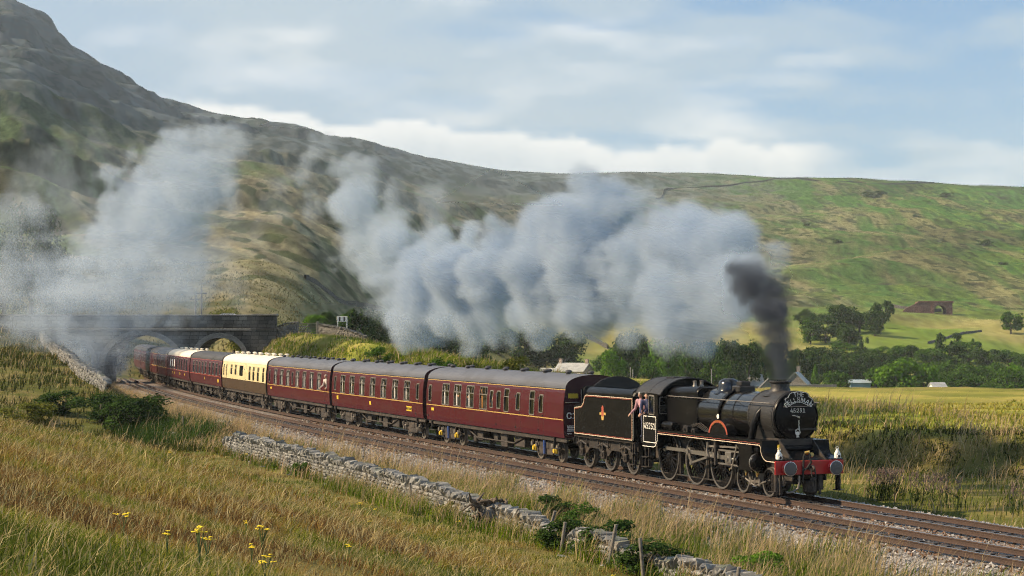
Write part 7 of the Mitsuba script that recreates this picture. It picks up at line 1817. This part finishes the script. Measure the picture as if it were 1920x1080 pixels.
# the black jet, a bent cone of its own inside the plume
JET = [(1465, 712, 16, 71.7), (1464, 690, 19, 71.8), (1461, 660, 24, 72.1), (1456, 630, 30, 72.6), (1449, 600, 38, 73.3), (1439, 572, 45, 74.1), (1425, 548, 48, 75.0), (1408, 528, 44, 76.0), (1388, 512, 32, 77.0), (1372, 502, 10, 77.8)]
jp = np.array([px(a, b, d) for a, b, r, d in JET]); jr = np.array([r / F * d * 1.15 for a, b, r, d in JET])
tt = np.linspace(0, len(JET) - 1, 44)
jc = np.stack([PchipInterpolator(np.arange(len(JET)), jp[:, k])(tt) for k in range(3)], 1); jrad = PchipInterpolator(np.arange(len(JET)), jr)(tt)
# a close-fitting closed hull: a prism whose top, bottom and sides follow the smoke along the line
nb = 14
ub = np.linspace(0, nu, nb + 1).astype(int)
lim = []
for i in range(nb):
    occ = dens[ub[i]:ub[i + 1]] > 0
    vv, zz = np.nonzero(occ.any((0, 2)))[0], np.nonzero(occ.any((0, 1)))[0]
    lim.append((av[vv[0]] - .3, av[vv[-1]] + .3, az_[zz[0]] - .3, az_[zz[-1]] + .3) if len(vv) else (0, 0, 5, 5))
lim = np.array(lim)
for p_, r_ in zip(jc, jrad):
    q = to_smoke(p_); i = int(np.clip(q[0] / SLEN * nb, 0, nb - 1)); r_ = 1.6 * r_ + .3
    lim[i] = (min(lim[i, 0], q[1] - r_), max(lim[i, 1], q[1] + r_), min(lim[i, 2], q[2] - r_ if q[2] > 5 else 3.85), max(lim[i, 3], q[2] + r_))
edges_u, prof_ = [], []
for j in range(nb + 1):
    q = lim[max(j - 1, 0):min(j, nb - 1) + 1]
    edges_u.append(SLEN * ub[j] / nu); prof_.append((max(q[:, 0].min(), SV0 + .05), min(q[:, 1].max(), SV1 - .05), max(q[:, 2].min(), SZ0 + .05), min(q[:, 3].max(), SZ1 - .05)))
hv = []
for u, (va, vb, za, zb_) in zip(edges_u, prof_):
    for v, z in ((va, za), (vb, za), (vb, zb_), (va, zb_)): hv.append([*(SA + SD * u + SN * v), z])
smoke_box = trimesh.Trimesh(np.array(hv), np.vstack([grid_faces(nb + 1, 4, True), [[0, 1, 2], [0, 2, 3]], [[4 * nb, 4 * nb + 2, 4 * nb + 1], [4 * nb, 4 * nb + 3, 4 * nb + 2]]]), process=False)
trimesh.repair.fix_normals(smoke_box)
if smoke_box.volume < 0: smoke_box.invert()
put('smoke_plume', {**mikit.ply(smoke_box, {'type': 'null'}), 'interior': ref('smoke_air'), 'exterior': ref('haze_air')}, kind='stuff', label='long plume of grey and bluish steam engine smoke trailing over the train')
J0, J1 = jc.min(0) - jrad.max() - .6, jc.max(0) + jrad.max() + .6
jn = ((J1 - J0) / .11).astype(int)
jg = np.stack(np.meshgrid(*[J0[k] + (np.arange(jn[k]) + .5) / jn[k] * (J1[k] - J0[k]) for k in range(3)], indexing='ij'), -1)
near_tree = cKDTree(jc)
wj = np.stack([meshkit.fbm(jg / .9 + 30 * k, 3, 120 + k) - .5 for k in range(3)], -1)
up_ = np.clip((jg[..., 2:] - 4.2) / 2.0, 0.05, 1)
jq = jg + wj * 1.5 * up_
dd, ii = near_tree.query(jq.reshape(-1, 3))
dd, ii = dd.reshape(jq.shape[:3]), ii.reshape(jq.shape[:3])
jt = 1 - dd / jrad[ii]
along_ = tt[ii] / tt[-1]
jb = np.abs(2 * meshkit.fbm(jg / .8, 3, 130) - 1)
jd = smoothstep(.0, .8, jt + (1.1 * (jb - .2)) * up_[..., 0]) * np.interp(along_, [0, .1, .35, .6, .85, 1], [.9, .9, .85, .62, .30, .06]) * (.50 + 1.8 * jb * up_[..., 0] + .5 * (1 - up_[..., 0]))
js = np.stack([(jg[..., 0] - SA[0]) * SD[0] + (jg[..., 1] - SA[1]) * SD[1], (jg[..., 0] - SA[0]) * SN[0] + (jg[..., 1] - SA[1]) * SN[1], jg[..., 2]], 0)
jm_ = map_coordinates(dens, [js[0] / SLEN * nu - .5, (js[1] - SV0) / (SV1 - SV0) * nv - .5, (js[2] - SZ0) / (SZ1 - SZ0) * nz - .5], order=1, mode='constant')
jd = np.clip(jd, 0, 1) + jm_ * SIG / 4.0
scene['jet_air'] = {'type': 'heterogeneous', 'albedo': {'type': 'rgb', 'value': [0.11, 0.13, 0.17]}, 'sigma_t': {'type': 'gridvolume', 'grid': mi.VolumeGrid(np.ascontiguousarray(jd.transpose(2, 1, 0)[..., None], dtype=np.float32)), 'to_world': T().translate([float(a) for a in J0]).scale([float(a) for a in (J1 - J0)])}, 'scale': 4.0}
jm = tube(jc, jrad * 1.12 + .08, 40)
jv = jm.vertices - jc[cKDTree(jc).query(jm.vertices)[1]]
jm.vertices = jm.vertices + jv * (np.abs(2 * meshkit.fbm(jm.vertices / 1.3, 3, 140) - 1) * 1.3 - .30)[:, None] * np.clip((jm.vertices[:, 2:] - 4.6) / 2, 0, 1)
put('black_smoke', {**mikit.ply(jm, {'type': 'null'}), 'interior': ref('jet_air'), 'exterior': ref('smoke_air')}, kind='stuff', label='dark jet of black smoke rising from the engine chimney')
# ---------------------------------------------------------------- haze over the dale
scene['haze_air'] = {'type': 'homogeneous', 'albedo': {'type': 'rgb', 'value': [0.82, 0.92, 0.99]}, 'sigma_t': 0.00009}
put('haze', {'type': 'cube', 'to_world': T().translate([0, 0, 200]).scale([7000, 7000, 460]), 'bsdf': {'type': 'null'}, 'interior': ref('haze_air')}, kind='stuff')
